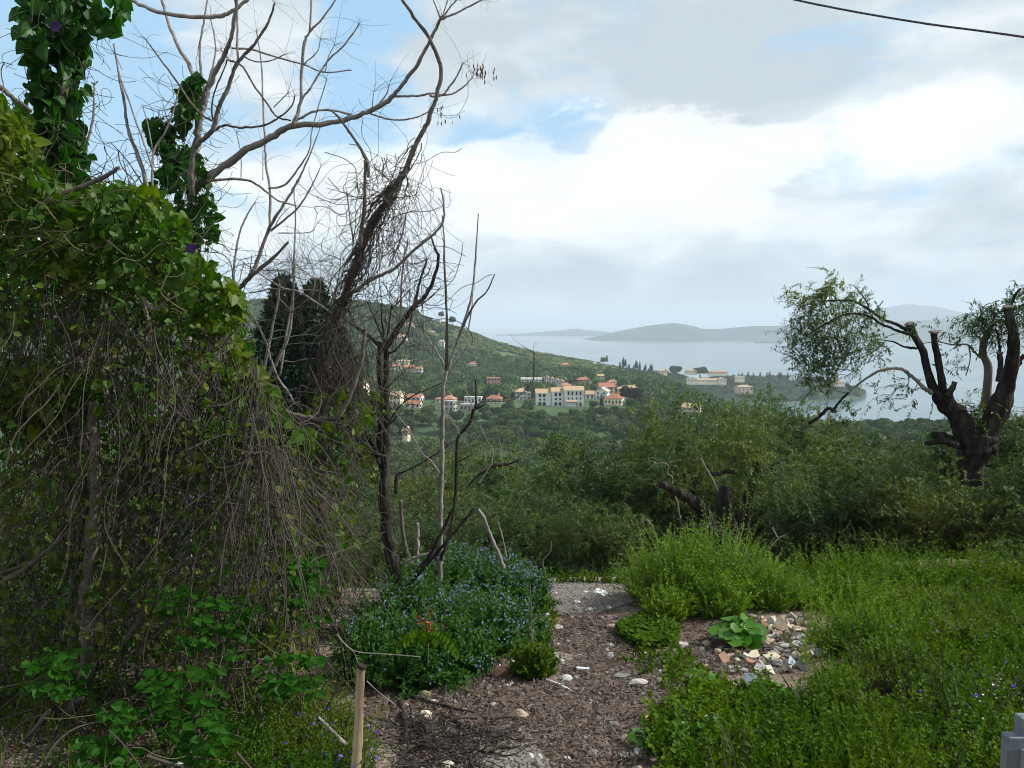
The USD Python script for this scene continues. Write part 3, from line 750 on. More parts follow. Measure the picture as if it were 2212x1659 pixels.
house('brown roofed house at the left of the cluster low on the hill', 845, 868, 786, 802, 'cream', 'red', 'hip', 0.1, 0.8, 0.3, 2, 3)
house('cream house above the cluster low on the hill', 858, 884, 777, 787, 'cream', 'tan', 'hip', 0.0, 0.8, 0.3, 2, 3)
house('white villa high on the hill beside a bright green clearing', 947, 961, 734, 750, 'white', 'tan', 'hip', -0.1, 0.9, 0.25, 3, 2)
house('tan roofed house highest on the hill flank', 876, 895, 697, 709, 'cream', 'orange', 'gable', -0.2, 0.8, 0.3, 2, 3)
house('white house on the hill flank below the highest tan roofed one', 858, 880, 723, 740, 'white', 'tan', 'gable', -0.2, 0.8, 0.3, 2, 3)
house('small yellow house on the hill flank above the white villa', 929, 941, 715, 722, 'cream', 'tan', 'hip', 0.1, 0.8, 0.3, 1, 2)
for i, (x, y) in enumerate(((681, 650), (700, 652), (722, 654))):
    house(['leftmost white house on the skyline behind the conifer', 'middle white house on the skyline behind the conifer', 'rightmost white house on the skyline behind the conifer'][i], x, x + 15, y - 7, y + 2, 'white', 'orange', 'hip', 0.1, 0.8, 0.35, 1, 3, d=1020)
house('white gabled hotel wing at the left of the long yellow roof on the headland', 1483, 1506, 815, 825, 'cream', 'grey', 'gable_y', -0.1, 0.8, 0.4, 1, 3, chimney=False, d=1150)
house('long pale building with yellow roof on the headland', 1506, 1551, 818, 825, 'cream', 'tan', 'gable', 0.0, 0.4, 0.45, 1, 6, chimney=False, d=1160)
house('white gabled hotel wing at the right of the long yellow roof on the headland', 1551, 1568, 815.5, 825, 'cream', 'grey', 'gable_y', 0.1, 0.8, 0.4, 1, 2, chimney=False, d=1155)
house('yellowish villa on the headland skyline beside the round pine', 1416, 1440, 798, 805, 'cream', 'tan', 'hip', 0.2, 0.8, 0.35, 1, 3, d=1120)
house('orange roofed row on the headland skyline', 1530, 1570, 801.5, 806, 'cream', 'orange', 'hip', 0.0, 0.4, 0.5, 1, 6, d=1280)
house('low pale house on the headland skyline left of the dark pine', 1480, 1504, 798, 804, 'cream', 'tan', 'hip', 0.0, 0.6, 0.45, 1, 3, d=1230)
house('white flat house on the headland seen over the olive crown', 1588, 1607, 813, 820, 'cream', 'grey', 'flat', 0.0, 0.6, 0, 1, 3, d=1270)
house('pinkish house low on the headland slope', 1588, 1624, 832, 845, 'pink', 'tan', 'hip', 0.1, 0.6, 0.3, 2, 4, d=1262)
house('small white house on the headland behind the olive spray', 1706, 1720, 809, 816, 'white', 'grey', 'flat', 0.0, 0.7, 0, 1, 2, d=1310)
house('tan roofed house near the tip of the headland', 1802, 1822, 822, 830, 'cream', 'orange', 'hip', 0.0, 0.7, 0.4, 1, 3, d=1335)
house('tiny cream cottage on the slope below the village, beside the scorched trunks', 870, 886, 926, 942, 'cream', 'tan', 'gable', -0.5, 0.8, 0.35, 1, 2, d=330)

# thin red lattice mast in the village
T = Thing('lattice_mast', 'thin rust red lattice mast rising right of the arcaded apartment block', 'mast', P(1263, 858, 440))
hm = 36 * 440 / FOC
for sx, sy in ((-.35, -.35), (.35, -.35), (.35, .35), (-.35, .35)): T.local('leg', tubes(np.array([[[sx, sy, -2], [sx * .3, sy * .3, hm]]]), np.array([[.09, .06]]), 4), m_brick)
k = np.arange(14); zz = np.linspace(0, hm, 15)
br = np.stack([np.column_stack([np.where(k % 2, -.33, .33) * (1 - .7 * k / 14), np.full(14, -.3), zz[:-1]]), np.column_stack([np.where(k % 2, .33, -.33) * (1 - .7 * k / 14), np.full(14, -.3), zz[1:]])], 1)
T.local('bracing', tubes(br, np.full((14, 2), .05), 4), m_brick)

# the pale road over the spur, draped on the land
rd = []
for u, v in spline([(1238, 792), (1262, 787.5), (1285, 783), (1303, 778.5), (1313, 776.5)], 26):
    dd = cast(u, v + 1.0)
    if dd: rd.append(P(u, v + 1.0, dd))
rd = np.array(rd)
if len(rd) > 3:
    tdir = unit(np.gradient(rd, axis=0)); sd = unit(np.cross(tdir, [0, 0, 1.0])) * 4.5
    L_, R_ = rd - sd, rd + sd
    for a in (L_, R_): a[:, 2] = np.maximum(ground_z(a[:, 0], a[:, 1]), rd[:, 2] - 1.0) + 0.5
    v = np.stack([L_, R_], 1).reshape(-1, 3); i = np.arange(len(rd) - 1) * 2
    tag(put_mesh('/World/road', v, np.vstack([np.stack([i, i + 1, i + 3], -1), np.stack([i, i + 3, i + 2], -1)]), mat_plain('pale_road', (.42, .38, .31), 0.9)), 'pale dirt road over the hill spur', kind='structure')


def hides_house(u, v_top, v_base, hw, d):
    for (a, b, t, bb, hd) in RECTS:
        if u + hw > a - 2 and u - hw < b + 2 and d < hd + 12 and v_top < bb - 1 and v_base > t - 2: return True
        if u + hw * 0.4 > a and u - hw * 0.4 < b and abs(d - hd) < 16 and v_base < bb + 4: return True
    return False


# --- single trees that stand out
def lone(kind, u, v_top, v_base, label, cat, d=None, wide=1.0, name=None, group=None):
    d = d or cast(u, v_base) or 500.0
    H0 = {'cypress': 10.3, 'pine': 7.4, 'olive': 5.0, 'rust': 5.0}[kind]
    sc = (v_base - v_top) * d / FOC / H0
    copy_of(random.choice(PR[kind]), name or {'cypress': 'cypress_tree', 'pine': 'pine_tree', 'olive': 'olive_tree', 'rust': 'russet_tree'}[kind], label, cat, P(u, v_base, d), random.random() * 6, (sc * wide, sc * wide, sc), group)
lone('cypress', 1299.5, 847, 882, 'slim dark cypress standing in front of the broad red-brown roof', 'cypress', 425, 1.3)
lone('rust', 1353, 834, 870, 'russet brown tree at the right end of the red-brown roof', 'tree', 435, 0.75)
lone('rust', 1371, 837, 871, 'wide olive brown tree just right of the russet one in the village', 'tree', 433, 0.95)
lone('olive', 953, 674, 688, 'taller tree standing up on the hill skyline, left of its neighbour', 'tree', 1058, 0.8)
lone('olive', 977, 685, 702, 'lower tree standing up on the hill skyline, right of its neighbour', 'tree', 1062, 0.8)
lone('cypress', 1311, 766, 781, 'lone cypress on the spur skyline by the end of the pale road', 'cypress', 1130, 1.7)
lone('olive', 1304, 772, 786, 'bushy round tree on the spur skyline beside the lone cypress', 'tree', 1128, 0.9)
lone('olive', 1460, 790, 810, 'round pine on the headland skyline', 'pine', 1225, 1.2, 'pine_tree')
lone('olive', 1512, 793, 813, 'broad dark pine on the headland skyline right of the low pale house', 'pine', 1240, 1.5, 'pine_tree')
g = np.random.default_rng(3)
for i in range(34):
    u = 1340 + 8.6 * (i % 9) + g.normal() * 3; row = i // 9
    v = 786 + row * 8 + (u - 1340) * 0.17 + g.normal()
    lone('cypress', u, v - 11 - 4 * g.random(), v + 4, 'dark cypress of the wood along the spur', 'cypress', None if cast(u, v + 4) else 1150, 1.5, group='cypresses of the wood along the spur')
for i in range(26):
    u = 1585 + 10.5 * i + g.normal() * 3; v = np.interp(u, [1580, 1700, 1790, 1835, 1866], [812, 812, 821, 838, 856])
    lone('cypress', u, v - 6 - 5 * g.random(), v + 6, 'dark cypress on the headland crest', 'cypress', 1345, 1.7, group='dark cypresses on the headland crest')

# --- round trees on the slope below the village: one by one
cand = []
for d in np.exp(np.linspace(math.log(262), math.log(520), 30)):
    for u in np.arange(560, 2240, 19.0 * 430 / d):
        uu = u + g.normal() * 9; dd = d * (1 + g.normal() * 0.012)
        x = (uu - VW / 2) / FOC * dd
        z = float(ground_z(x, dd)); sc = 0.85 + 0.6 * g.random()
        ub, vb, _ = proj(np.array([x, dd, z])); ut, vt, _ = proj(np.array([x, dd, z + 4.8 * sc]))
        clearing = meshkit.fbm(np.array([[x / 40, dd / 40, 3.3]]), 3, 9)[0]
        if vt > 1035 or clearing < (0.40 if uu < 1130 and vb < 990 else 0.28): continue
        if hides_house(float(ub), float(vt), float(vb), 2.3 * sc / dd * FOC, dd): continue
        cand.append((dd, uu, x, z, sc))
cand.sort()
IND = [c for c in cand if c[0] < 500]
pick = set(np.argsort([-c[4] / c[0] * (1.0 if 640 < c[1] < 1800 else 0.7) for c in IND])[:285].tolist())
rest = []
for i, (dd, u, x, z, sc) in enumerate(IND):
    if i in pick:
        k = int(g.integers(4))
        zone = 'behind the scorched trunks' if u < 950 else 'below the white bungalow' if u < 1090 else 'below the hipped white house' if u < 1155 else 'below the arcaded apartment block' if u < 1270 else 'below the broad red-brown roof' if u < 1400 else 'around the sandy roofed duplex' if u < 1560 else 'on the low ridge before the cove'
        tone = 'dark green round-crowned tree ' if k % 2 else 'grey-green round-crowned tree '
        where = zone + (', near the houses' if dd > 440 else ', halfway down' if dd > 385 else ', low down')
        copy_of(PR['olive'][k], 'slope_tree', tone + where, 'tree', (x, dd, z), g.random() * 6.28, sc * np.array([1.05, 1.05, 0.92 + 0.2 * g.random()]), tone.strip().replace('tree', 'trees') + ' ' + where)
    else: rest.append((dd, u, x, z, sc))


def instancer(name, label, protos, pos, scale, rot, which):
    p = path_for(name)
    pi = UsdGeom.PointInstancer.Define(stage, p)
    n = len(pos)
    paths = []
    for i, (V, F, m) in enumerate(protos):
        q = f'{p}/clump_{"abcdefgh"[i]}'
        put_mesh(q, V, F, m); paths.append(q)
    pi.CreatePrototypesRel().SetTargets([Sdf.Path(q) for q in paths])
    pi.CreatePositionsAttr(Vt.Vec3fArray.FromNumpy(np.asarray(pos, np.float32)))
    pi.CreateScalesAttr(Vt.Vec3fArray.FromNumpy(np.asarray(scale, np.float32)))
    pi.CreateProtoIndicesAttr(Vt.IntArray.FromNumpy(np.asarray(which, np.int32)))
    pi.CreateOrientationsAttr(Vt.QuathArray([Gf.Quath(math.cos(a / 2), 0, 0, math.sin(a / 2)) for a in rot]))
    tag(pi.GetPrim(), label, kind='stuff')


def far_crown(seed, n=260):
    g = np.random.default_rng(seed)
    lobes = [(0, 0, .75, .72)] + [(math.cos(a) * .5, math.sin(a) * .5, .55 + .3 * g.random(), .45 + .15 * g.random()) for a in np.arange(5) * 1.26 + g.random()]
    a, b = crown(g, lobes, 0.24, n, 0.82)
    return join(a, b)


PF = [(*far_crown(21), m_wood), (*far_crown(22), m_wood), (*far_crown(23), m_grovefar)]
PS = [(*far_crown(31, 150), m_scrub_sunlit), (*far_crown(32, 150), m_wood)]
N = 36000
dd = np.exp(g.uniform(math.log(470), math.log(1420), N)); uu = g.uniform(80, 1900, N)
x = (uu - VW / 2) / FOC * dd; z = ground_z(x, dd)
ub, vb, _ = proj(np.column_stack([x, dd, z]))
open_ = meshkit.fbm(np.column_stack([x / 55, dd / 55, x * 0 + 1]), 3, 4)
sunlit_scrub = (vb < np.interp(uu, [850, 900, 1010, 1100, 1200, 1300, 1400], [665, 690, 760, 792, 812, 818, 815]) + 60 * (open_ - .5)) & (uu > 850) & (uu < 1400)  # band below the ridge where sunlight is painted in as paler scrub
ok = (z > SEA + 1.2) & ((open_ > 0.34) | (uu > 1450))
sc = np.where(sunlit_scrub, 1.5 + 1.3 * g.random(N), 2.6 + 2.6 * g.random(N))
for i in np.nonzero(ok)[0]:
    if hides_house(float(ub[i]), float(vb[i] - 1.6 * sc[i] / dd[i] * FOC), float(vb[i]), sc[i] / dd[i] * FOC, float(dd[i])): ok[i] = False
w = np.nonzero(ok & ~sunlit_scrub)[0]; s_ = np.nonzero(ok & sunlit_scrub)[0]
instancer('hillside_wood', 'dense far-off wood covering the hill and the headland', PF, np.column_stack([x, dd, z])[w], np.repeat(sc[w][:, None], 3, 1) * [1, 1, 1.15], g.random(len(w)) * 6.28, g.integers(0, 3, len(w)))
instancer('hillside_scrub', 'light green scrub on the open hill flank, sunlight painted into its colour', PS, np.column_stack([x, dd, z])[s_], np.repeat(sc[s_][:, None], 3, 1) * [1.2, 1.2, .7], g.random(len(s_)) * 6.28, (g.random(len(s_)) < 0.35).astype(int))
# trees in the valley that only show between nearer crowns
M = 2600
dv = np.exp(g.uniform(math.log(55), math.log(300), M)); uv = g.uniform(250, 2400, M); xv = (uv - VW / 2) / FOC * dv; zv = ground_z(xv, dv)
PV = [(*join(*far_tree_parts('olive', s)), m) for s, m in ((41, m_grovefar), (42, m_wood))]
rs = np.array([(c[2], c[0], c[3]) for c in rest]).reshape(-1, 3)
pv = np.vstack([np.column_stack([xv, dv, zv]), rs]); n_ = len(pv)
instancer('valley_grove', 'grove filling the valley between the clearing and the village', PV, pv, np.repeat((0.75 + 0.45 * g.random(n_))[:, None], 3, 1), g.random(n_) * 6.28, g.integers(0, 2, n_))

# ---------------------------------------------------------------- olive grove beyond the clearing
m_olive = mat_leaf('olive_leaf', [(0.0, (.042, .078, .026)), (0.4, (.072, .118, .042)), (0.75, (.125, .175, .075)), (1.0, (.235, .28, .17))], rough=0.5, through=0.3, spec=0.22, patch=((.12, .16, .035), 0.6), scale=0.9, vary=.38)
m_olive2 = mat_leaf('dark_shrub_leaf', [(0.0, (.026, .060, .014)), (0.5, (.048, .10, .022)), (0.85, (.08, .145, .032)), (1.0, (.16, .20, .06))], rough=0.5, through=0.3, spec=0.22, patch=((.11, .14, .025), 0.6), scale=0.8, vary=.38)
m_olbark = mat_noise('olive_bark', [(0.3, (.009, .008, .007)), (0.5, (.022, .019, .017)), (0.66, (.05, .045, .039)), (0.82, (.10, .092, .082))], scale=13, stretch=(1, 1, .3), bscale=34, dist=0.04, bump=1.0, rough=0.95, spec=0.1)
m_twig = mat_noise('grey_twig', [(0.3, (.085, .070, .055)), (0.7, (.20, .175, .145))], scale=5, bump=0.0)


def sprays(g, start, dirs, length, per, leaf, droop=0.25, shape=LANCE, widen=1.3, k=5, r0=0.004, spread=0.75):
    """Twigs with leaves in pairs along them: returns (twigs, leaves)."""
    n = len(start); t = np.linspace(0, 1, k)
    L = np.broadcast_to(length, (n,))[:, None, None]
    bend = g.normal(size=(n, 1, 3)) * 0.18
    C = start[:, None] + L * (dirs[:, None] * t[None, :, None] + (bend + np.array([0, 0, -droop])) * (t ** 2)[None, :, None])
    tw = tubes(C, np.linspace(r0, r0 * 0.35, k), 3)
    s = (np.arange(per) + 0.5) / per * 0.92 + 0.08
    tt = np.clip(s[None] + g.normal(size=(n, per)) * 0.02, 0.03, 1.0)
    pos = start[:, None] + L * (dirs[:, None] * tt[..., None] + (bend + np.array([0, 0, -droop])) * (tt ** 2)[..., None])
    tan = unit(dirs[:, None] + 2 * (bend + np.array([0, 0, -droop])) * tt[..., None])
    side = unit(np.cross(tan, rand_dirs(n, g)[:, None])) * np.where(np.arange(per) % 2, 1, -1)[None, :, None]
    ax = tan * (1 - spread * 0.5) + side * spread + g.normal(size=(n, per, 3)) * 0.22
    nr = np.array([0, 0, 1.0]) + g.normal(size=(n, per, 3)) * 0.45
    sz = leaf * (0.65 + 0.6 * g.random((n, per)))
    return tw, leaves(pos.reshape(-1, 3), ax.reshape(-1, 3), nr.reshape(-1, 3), sz.ravel(), shape, widen)


def olive_proto(name, seed, leafmat, ntw=2700, per=22, leaf=0.056):
    g = np.random.default_rng(seed)
    proto(name); root = f'/World/Prototypes/{name}'
    fork = np.array([0.1 * g.normal(), 0.1 * g.normal(), 1.35])
    tr = spline([(0, 0, -1.6), (0.08, 0.02, -.2), (-0.05, 0.06, .7), fork], 14)
    rr = np.interp(np.linspace(0, 1, 14), [0, .5, 1], [.34, .25, .22]) * (1 + .12 * g.normal(size=14))
    put_mesh(root + '/trunk', *tubes(tr[None], rr[None], 9), m_olbark, smooth=True)
    starts, dirs_ = [], []
    nl = 6
    for i in range(nl):
        a = i * 2 * math.pi / nl + g.normal() * 0.3
        el = 0.5 + 0.7 * g.random()
        e = fork + np.array([math.cos(a) * math.cos(el), math.sin(a) * math.cos(el), math.sin(el)]) * (1.5 + 0.7 * g.random())
        mid = (fork + e) / 2 + g.normal(size=3) * 0.2
        c = spline([fork - [0, 0, .15], mid, e], 12)
        put_mesh(root + '/limb' + (f'_{i:03d}' if i else ''), *tubes((c + g.normal(size=(12, 3)) * .02)[None], np.linspace(.13, .035, 12)[None], 6), m_olbark, smooth=True)
        for j in range(9):                      # boughs
            p0 = c[int(4 + 7 * g.random())]
            d0 = unit(unit(e - fork) * 0.5 + rand_dirs(1, g)[0] * 0.9 + [0, 0, .25])
            m = ntw // (nl * 9); tt = g.random(m)
            b = p0 + d0 * (0.35 + 1.15 * tt ** .6)[:, None] + unit(g.normal(size=(m, 3))) * (.27 * g.random(m) ** .5)[:, None]
            starts.append(b); dirs_.append(unit(d0 * 0.5 + rand_dirs(m, g) * 1.1 + [0, 0, .02]))
    S, D = np.vstack(starts), np.vstack(dirs_)
    tw, lf = sprays(g, S, D, 0.14 + 0.24 * g.random(len(S)), per, leaf, 0.2, LANCE, 1.75, spread=1.0)
    tag(put_mesh(root + '/twigs', *tw, m_twig), kind='stuff')
    tag(put_mesh(root + '/foliage', *lf, leafmat), kind='stuff')
    return root, float(np.percentile(lf[0][:, 2], 99.3)), float(np.percentile(np.abs(lf[0][:, 0]), 95))


OL = [olive_proto('olive_kind_a', 51, m_olive), olive_proto('olive_kind_b', 52, m_olive), olive_proto('shrub_kind_a', 53, m_olive2, 2900, 22, 0.052)]
g = np.random.default_rng(5)
GROVE = [  # u, v of the crown's top, distance, half width in pixels, kind
    (640, 960, 17, 190, 0), (790, 1000, 19, 170, 1), (905, 985, 23, 150, 0), (1015, 985, 18, 170, 1), (1140, 955, 24, 150, 0), (1235, 985, 17, 160, 1), (1345, 925, 21, 150, 0), (1440, 925, 17, 120, 1), (1530, 945, 15, 130, 0),
    (1605, 852, 17, 105, 1), (1690, 862, 17, 110, 0), (1790, 955, 23, 140, 1), (1880, 960, 16, 170, 0), (1985, 925, 21, 150, 2), (2085, 925, 15, 75, 2), (2225, 860, 14, 110, 2), (2320, 850, 13, 150, 1),
    (1060, 1060, 13, 190, 2), (1190, 1065, 12, 190, 0), (1310, 1050, 13.4, 190, 1), (1430, 1000, 15, 170, 0), (1480, 1050, 14.6, 150, 1), (1730, 1000, 14, 180, 0), (1830, 1000, 12, 200, 2), (1950, 985, 11.5, 190, 2), (2130, 1000, 10.4, 170, 2), (2280, 960, 10, 200, 2),
    (940, 1090, 12, 180, 0), (820, 1080, 12.5, 190, 1), (520, 1010, 14, 220, 0), (330, 980, 13, 230, 1), (130, 960, 12, 240, 0), (-40, 960, 12, 240, 1), (1770, 1080, 11, 130, 2), (1590, 1000, 15, 160, 1)]
WHERE = ['behind the vine-wrapped dead tree', 'right of the vine-wrapped dead tree', 'behind the scorched double trunk', 'behind the pale slender tree', 'in the far row below the white bungalow', 'below the arcaded apartment block, nearer row', 'below the arcaded apartment block, farther row',
         'with its crown tip below the broad red-brown roof', 'just left of the sandy roofed duplex', 'whose crown rises against the headland, left of two', 'whose crown rises against the headland, right of two', 'under the cove, in the farther row', 'left of the pollarded olive, under its leafy spray',
         'directly behind the forked trunk of the pollarded olive', 'rising between the limbs of the pollarded olive', 'at the right border behind the pollarded olive', 'cut by the right border, leaning in', 'dark and low behind the blue-flowered bush', 'behind the gravel hump of the path, left', 'behind the gravel hump of the path, right',
         'left of the charred olive stump, farther', 'left of the charred olive stump, nearer', 'right of the charred olive stump', 'dark and bushy below the pollarded olive, left', 'dark and bushy below the pollarded olive, middle', 'dark and bushy below the pollarded olive, right', 'dark and bushy at the right border below the pollarded olive',
         'behind the small scorched tree', 'seen low between the scorched trunks', 'behind the right edge of the vine thicket', 'seen through the vine thicket, right', 'seen through the vine thicket, middle', 'seen through the vine thicket, left', 'low and dark beside the bright green bush', 'directly behind the charred olive stump']
for i, (u, vt, d, hw, k) in enumerate(GROVE):
    top = P(u, vt, d); gz = float(ground_z(top[0], top[1]))
    root, h0, w0 = OL[k]; top[2] = EYE[2] - (vt - HORIZON) / FOC * (d + 0.75 * hw * d / FOC)
    sx = float(np.clip(hw * d / FOC / w0, 0.62, 1.25)); sx = sz = max(sx, (top[2] - gz) / (h0 + 1.3))
    copy_of(root, 'olive_tree' if k < 2 else 'dark_bush_tree', ('grey-green olive tree ' if k < 2 else 'leafy evergreen tree ') + WHERE[i], 'olive tree' if k < 2 else 'tree', (top[0], top[1], top[2] - h0 * sz), g.random() * 6.28, (sx, sx, sz), group='olive trees beyond the clearing' if k < 2 else 'evergreen trees beyond the clearing')

# the dark conifer behind the left trees
T = Thing('conifer', 'dark dense conifer with two tops standing behind the vine-wrapped dead tree', 'conifer', P(630, 900, 34))
m_con = mat_leaf('conifer_leaf', [(0.0, (.014, .036, .014)), (0.6, (.028, .060, .022)), (1.0, (.06, .095, .03))], rough=0.6, through=0.1, spec=0.2)
gz = float(ground_z(*T.base[:2]))
for i, (u, vt, hw) in enumerate(((612, 594, 95), (680, 604, 100), (575, 690, 80), (645, 660, 120), (730, 700, 80))):
    top = P(u, vt, 34); s_ = 34 / FOC
    k = 1100; t = g.random(k) ** 0.62
    c0 = np.array([top[0], top[1], 0]); zz = top[2] - .12 - t * 7.5
    rad = hw * s_ * (0.03 + 1.05 * t ** 0.8)
    a = g.random(k) * 6.28; st = np.column_stack([c0[0] + np.cos(a) * rad * .45, c0[1] + np.sin(a) * rad * .45, zz])
    dr = unit(np.column_stack([np.cos(a), np.sin(a), 0.5 - 0.3 * t]) + g.normal(size=(k, 3)) * .3)
    tw, lf = sprays(g, st, dr, rad * 0.72 + .12, 30, 0.26, 0.1, LANCE, 1.6)
    T.part('foliage', lf, m_con, kind='stuff')
    T.part('trunk', tubes(np.array([[[top[0], top[1], gz - 1], [top[0], top[1], top[2] - .4]]]), np.array([[.22, .03]]), 6), m_olbark)

# ------------------------------------------------- the pollarded olive at the right
def cr(region, pts):
    """Pixels of an enlarged region (x0, y0, width in the photograph) to view units."""
    x0, y0, w = region; k = w / 2212.0
    p = np.asarray(pts, float)
    return np.column_stack([(x0 + p[:, 0] * k) / 1.1302, (y0 + p[:, 1] * k) / 1.1302])

# gnarled wood: many overlapping strands give it ridges
def gnarl(uv, d, w, seed=0, n=26, sides=12, rough=0.3):
    uv = np.asarray(uv, float); k = len(uv); d = np.broadcast_to(np.asarray(d, float), (k,)); w = np.asarray(w, float)
    w = w if len(np.atleast_1d(w)) == k else np.linspace(w[0], w[-1], k)
    s = spline(np.column_stack([P(uv[:, 0], uv[:, 1], d), w * d / FOC / 2]), n)
    V, F = tubes(s[None, :, :3], s[None, :, 3], sides, True)
    c = np.repeat(s[:, :3], sides, 0); o = V - c; L = np.linalg.norm(o, axis=1, keepdims=True); dirn = o / np.maximum(L, 1e-6)
    ang = np.tile(np.arange(sides), n); al = np.repeat(np.arange(n), sides)
    p = np.column_stack([np.cos(ang * 2 * np.pi / sides) * 1.5, np.sin(ang * 2 * np.pi / sides) * 1.5, al * 0.16])
    q = meshkit.fbm(p + seed * 5.1, 3, seed) - 0.5
    q2 = meshkit.noise(p * [1, 1, 3.5] + seed * 9.7, seed + 4) - 0.5
    return c + dirn * L * (1 + rough * 2.2 * q + rough * 0.9 * q2)[:, None], F

RB = (2000, 650, 500 * 2212 / 1382)
D9 = 11.6
gnarl_ = gnarl
def gnarl(uv, d, w, *a, **k): return gnarl_(uv, d, np.asarray(w, float) * .76, *a, **k)
T = Thing('pollarded_olive', 'old olive with lopped dark limbs and one leafy spray reaching left over the bay', 'olive tree', P(2098, 1200, D9), kind=None)
T.part('trunk', gnarl(cr(RB, [(1040, 1800), (1030, 1460), (1020, 1340), (1050, 1230), (1075, 1130)]), D9, [70, 62, 70, 92, 96], 1), m_olbark, smooth=True)
T.part('limb', gnarl(cr(RB, [(1060, 1240), (990, 1120), (930, 1010), (860, 920), (820, 860)]), D9, [82, 66, 56, 52, 48], 2), m_olbark, smooth=True)
T.part('limb', gnarl(cr(RB, [(1090, 1230), (1160, 1090), (1210, 960), (1250, 850), (1280, 760), (1310, 600), (1310, 450)]), [D9, D9, D9, D9, D9 - .1, D9 - .2, D9 - .3], [80, 66, 58, 46, 36, 33, 30], 3), m_olbark, smooth=True)
T.part('lopped_limb', gnarl(cr(RB, [(820, 880), (760, 800), (720, 660), (700, 570), (650, 480), (612, 395)]), [D9, D9, D9 + .1, D9 + .1, D9 + .2, D9 + .2], [34, 26, 21, 20, 19, 21], 4, rough=.24), m_olbark, smooth=True)
T.part('lopped_limb', gnarl(cr(RB, [(825, 860), (825, 760), (800, 620), (780, 530), (773, 450)]), [D9, D9 - .1, D9 - .1, D9 - .2, D9 - .2], [26, 20, 18, 17, 18], 5, rough=.24), m_olbark, smooth=True)
T.part('lopped_limb', gnarl(cr(RB, [(1310, 460), (1290, 360), (1275, 280)]), D9 - .3, [28, 26, 24], 6, rough=.24), m_olbark, smooth=True)
T.part('lopped_limb', gnarl(cr(RB, [(1215, 780), (1225, 680), (1218, 590)]), D9 - .2, [20, 15, 14], 7, rough=.24), m_olbark, smooth=True)
T.part('pale_limb', gnarl(cr(RB, [(1120, 980), (1130, 860), (1140, 680), (1105, 590), (1115, 500), (1160, 420)]), D9 + .3, [34, 24, 22, 20, 20, 15], 8, rough=.1), m_bark, smooth=True)
T.part('stub', gnarl(cr(RB, [(930, 1190), (830, 1150), (760, 1140)]), D9, [34, 26, 20], 9), m_olbark, smooth=True)
T.part('stub', gnarl(cr(RB, [(930, 1210), (840, 1180), (715, 1195)]), D9 - .2, [22, 18, 12], 10), m_olbark, smooth=True)
T.part('stub', gnarl(cr(RB, [(860, 880), (900, 820), (915, 780)]), D9 - .2, [20, 16, 14], 11), m_olbark, smooth=True)
for i, (pts, w) in enumerate([([(760, 860), (690, 800), (610, 730), (540, 690), (400, 710), (300, 770), (200, 850)], (10, 4)), ([(600, 440), (540, 400), (440, 360), (330, 290), (240, 240), (120, 230), (0, 240)], (8, 3)), ([(610, 460), (520, 430), (420, 390), (340, 340), (200, 320), (60, 380), (-60, 450)], (7, 3)),
                              ([(660, 555), (580, 545), (500, 510), (380, 490)], (6, 2)), ([(340, 320), (320, 240), (270, 170), (235, 130)], (4, 2)), ([(1090, 620), (1040, 570), (1000, 530), (900, 530), (800, 510), (700, 520)], (5, 2)), ([(1010, 540), (1020, 620), (990, 740)], (3, 2)),
                              ([(1380, 600), (1320, 690), (1250, 780)], (10, 14)), ([(1290, 280), (1320, 200), (1360, 150)], (7, 4)), ([(1160, 430), (1180, 330), (1150, 270)], (6, 3)), ([(1220, 600), (1210, 480), (1190, 420)], (6, 4)), ([(800, 850), (770, 830), (770, 900), (820, 960)], (6, 4)), ([(100, 980), (60, 960), (0, 1020), (-70, 1060)], (8, 8)), ([(200, 850), (150, 900), (110, 950), (100, 980)], (5, 6))]):
    T.part('branch', limb(cr(RB, pts), D9 + (0.15 if i % 2 else -.15), w, sides=5, seed=i), m_twig if i in (0, 5) else m_olbark)
m_cut = mat_noise('pale_saw_cut', [(0.3, (.06, .05, .04)), (0.6, (.13, .11, .085)), (0.8, (.05, .04, .03))], scale=22, bump=0.3)
for (x, y), dz, w_, tilt in (((612, 393), D9 + .2, 40, -.3), ((773, 448), D9 - .2, 36, -.05), ((1275, 278), D9 - .3, 40, -.1), ((1218, 588), D9 - .2, 26, 0.)):
    rr = w_ * .76 * .9 / 2.55 * D9 / FOC; a = np.arange(11) * 2 * np.pi / 11; q = np.column_stack([np.cos(a), np.sin(a), 0 * a]) * rr * (1 + .08 * g.normal(size=(11, 1)))
    Rm = trimesh.transformations.euler_matrix(.25, tilt, 0)[:3, :3]; q = np.vstack([q, q * [.97, .97, 0] + [0, 0, .02], [[0, 0, .022]]]) @ Rm.T + P(*cr(RB, [(x, y)])[0], dz)
    i = np.arange(11); j = (i + 1) % 11
    T.part('saw_cut', (q, np.vstack([np.column_stack([i, j, j + 11]), np.column_stack([i, j + 11, i + 11]), np.column_stack([i + 11, j + 11, np.full(11, 22)])])), m_cut)
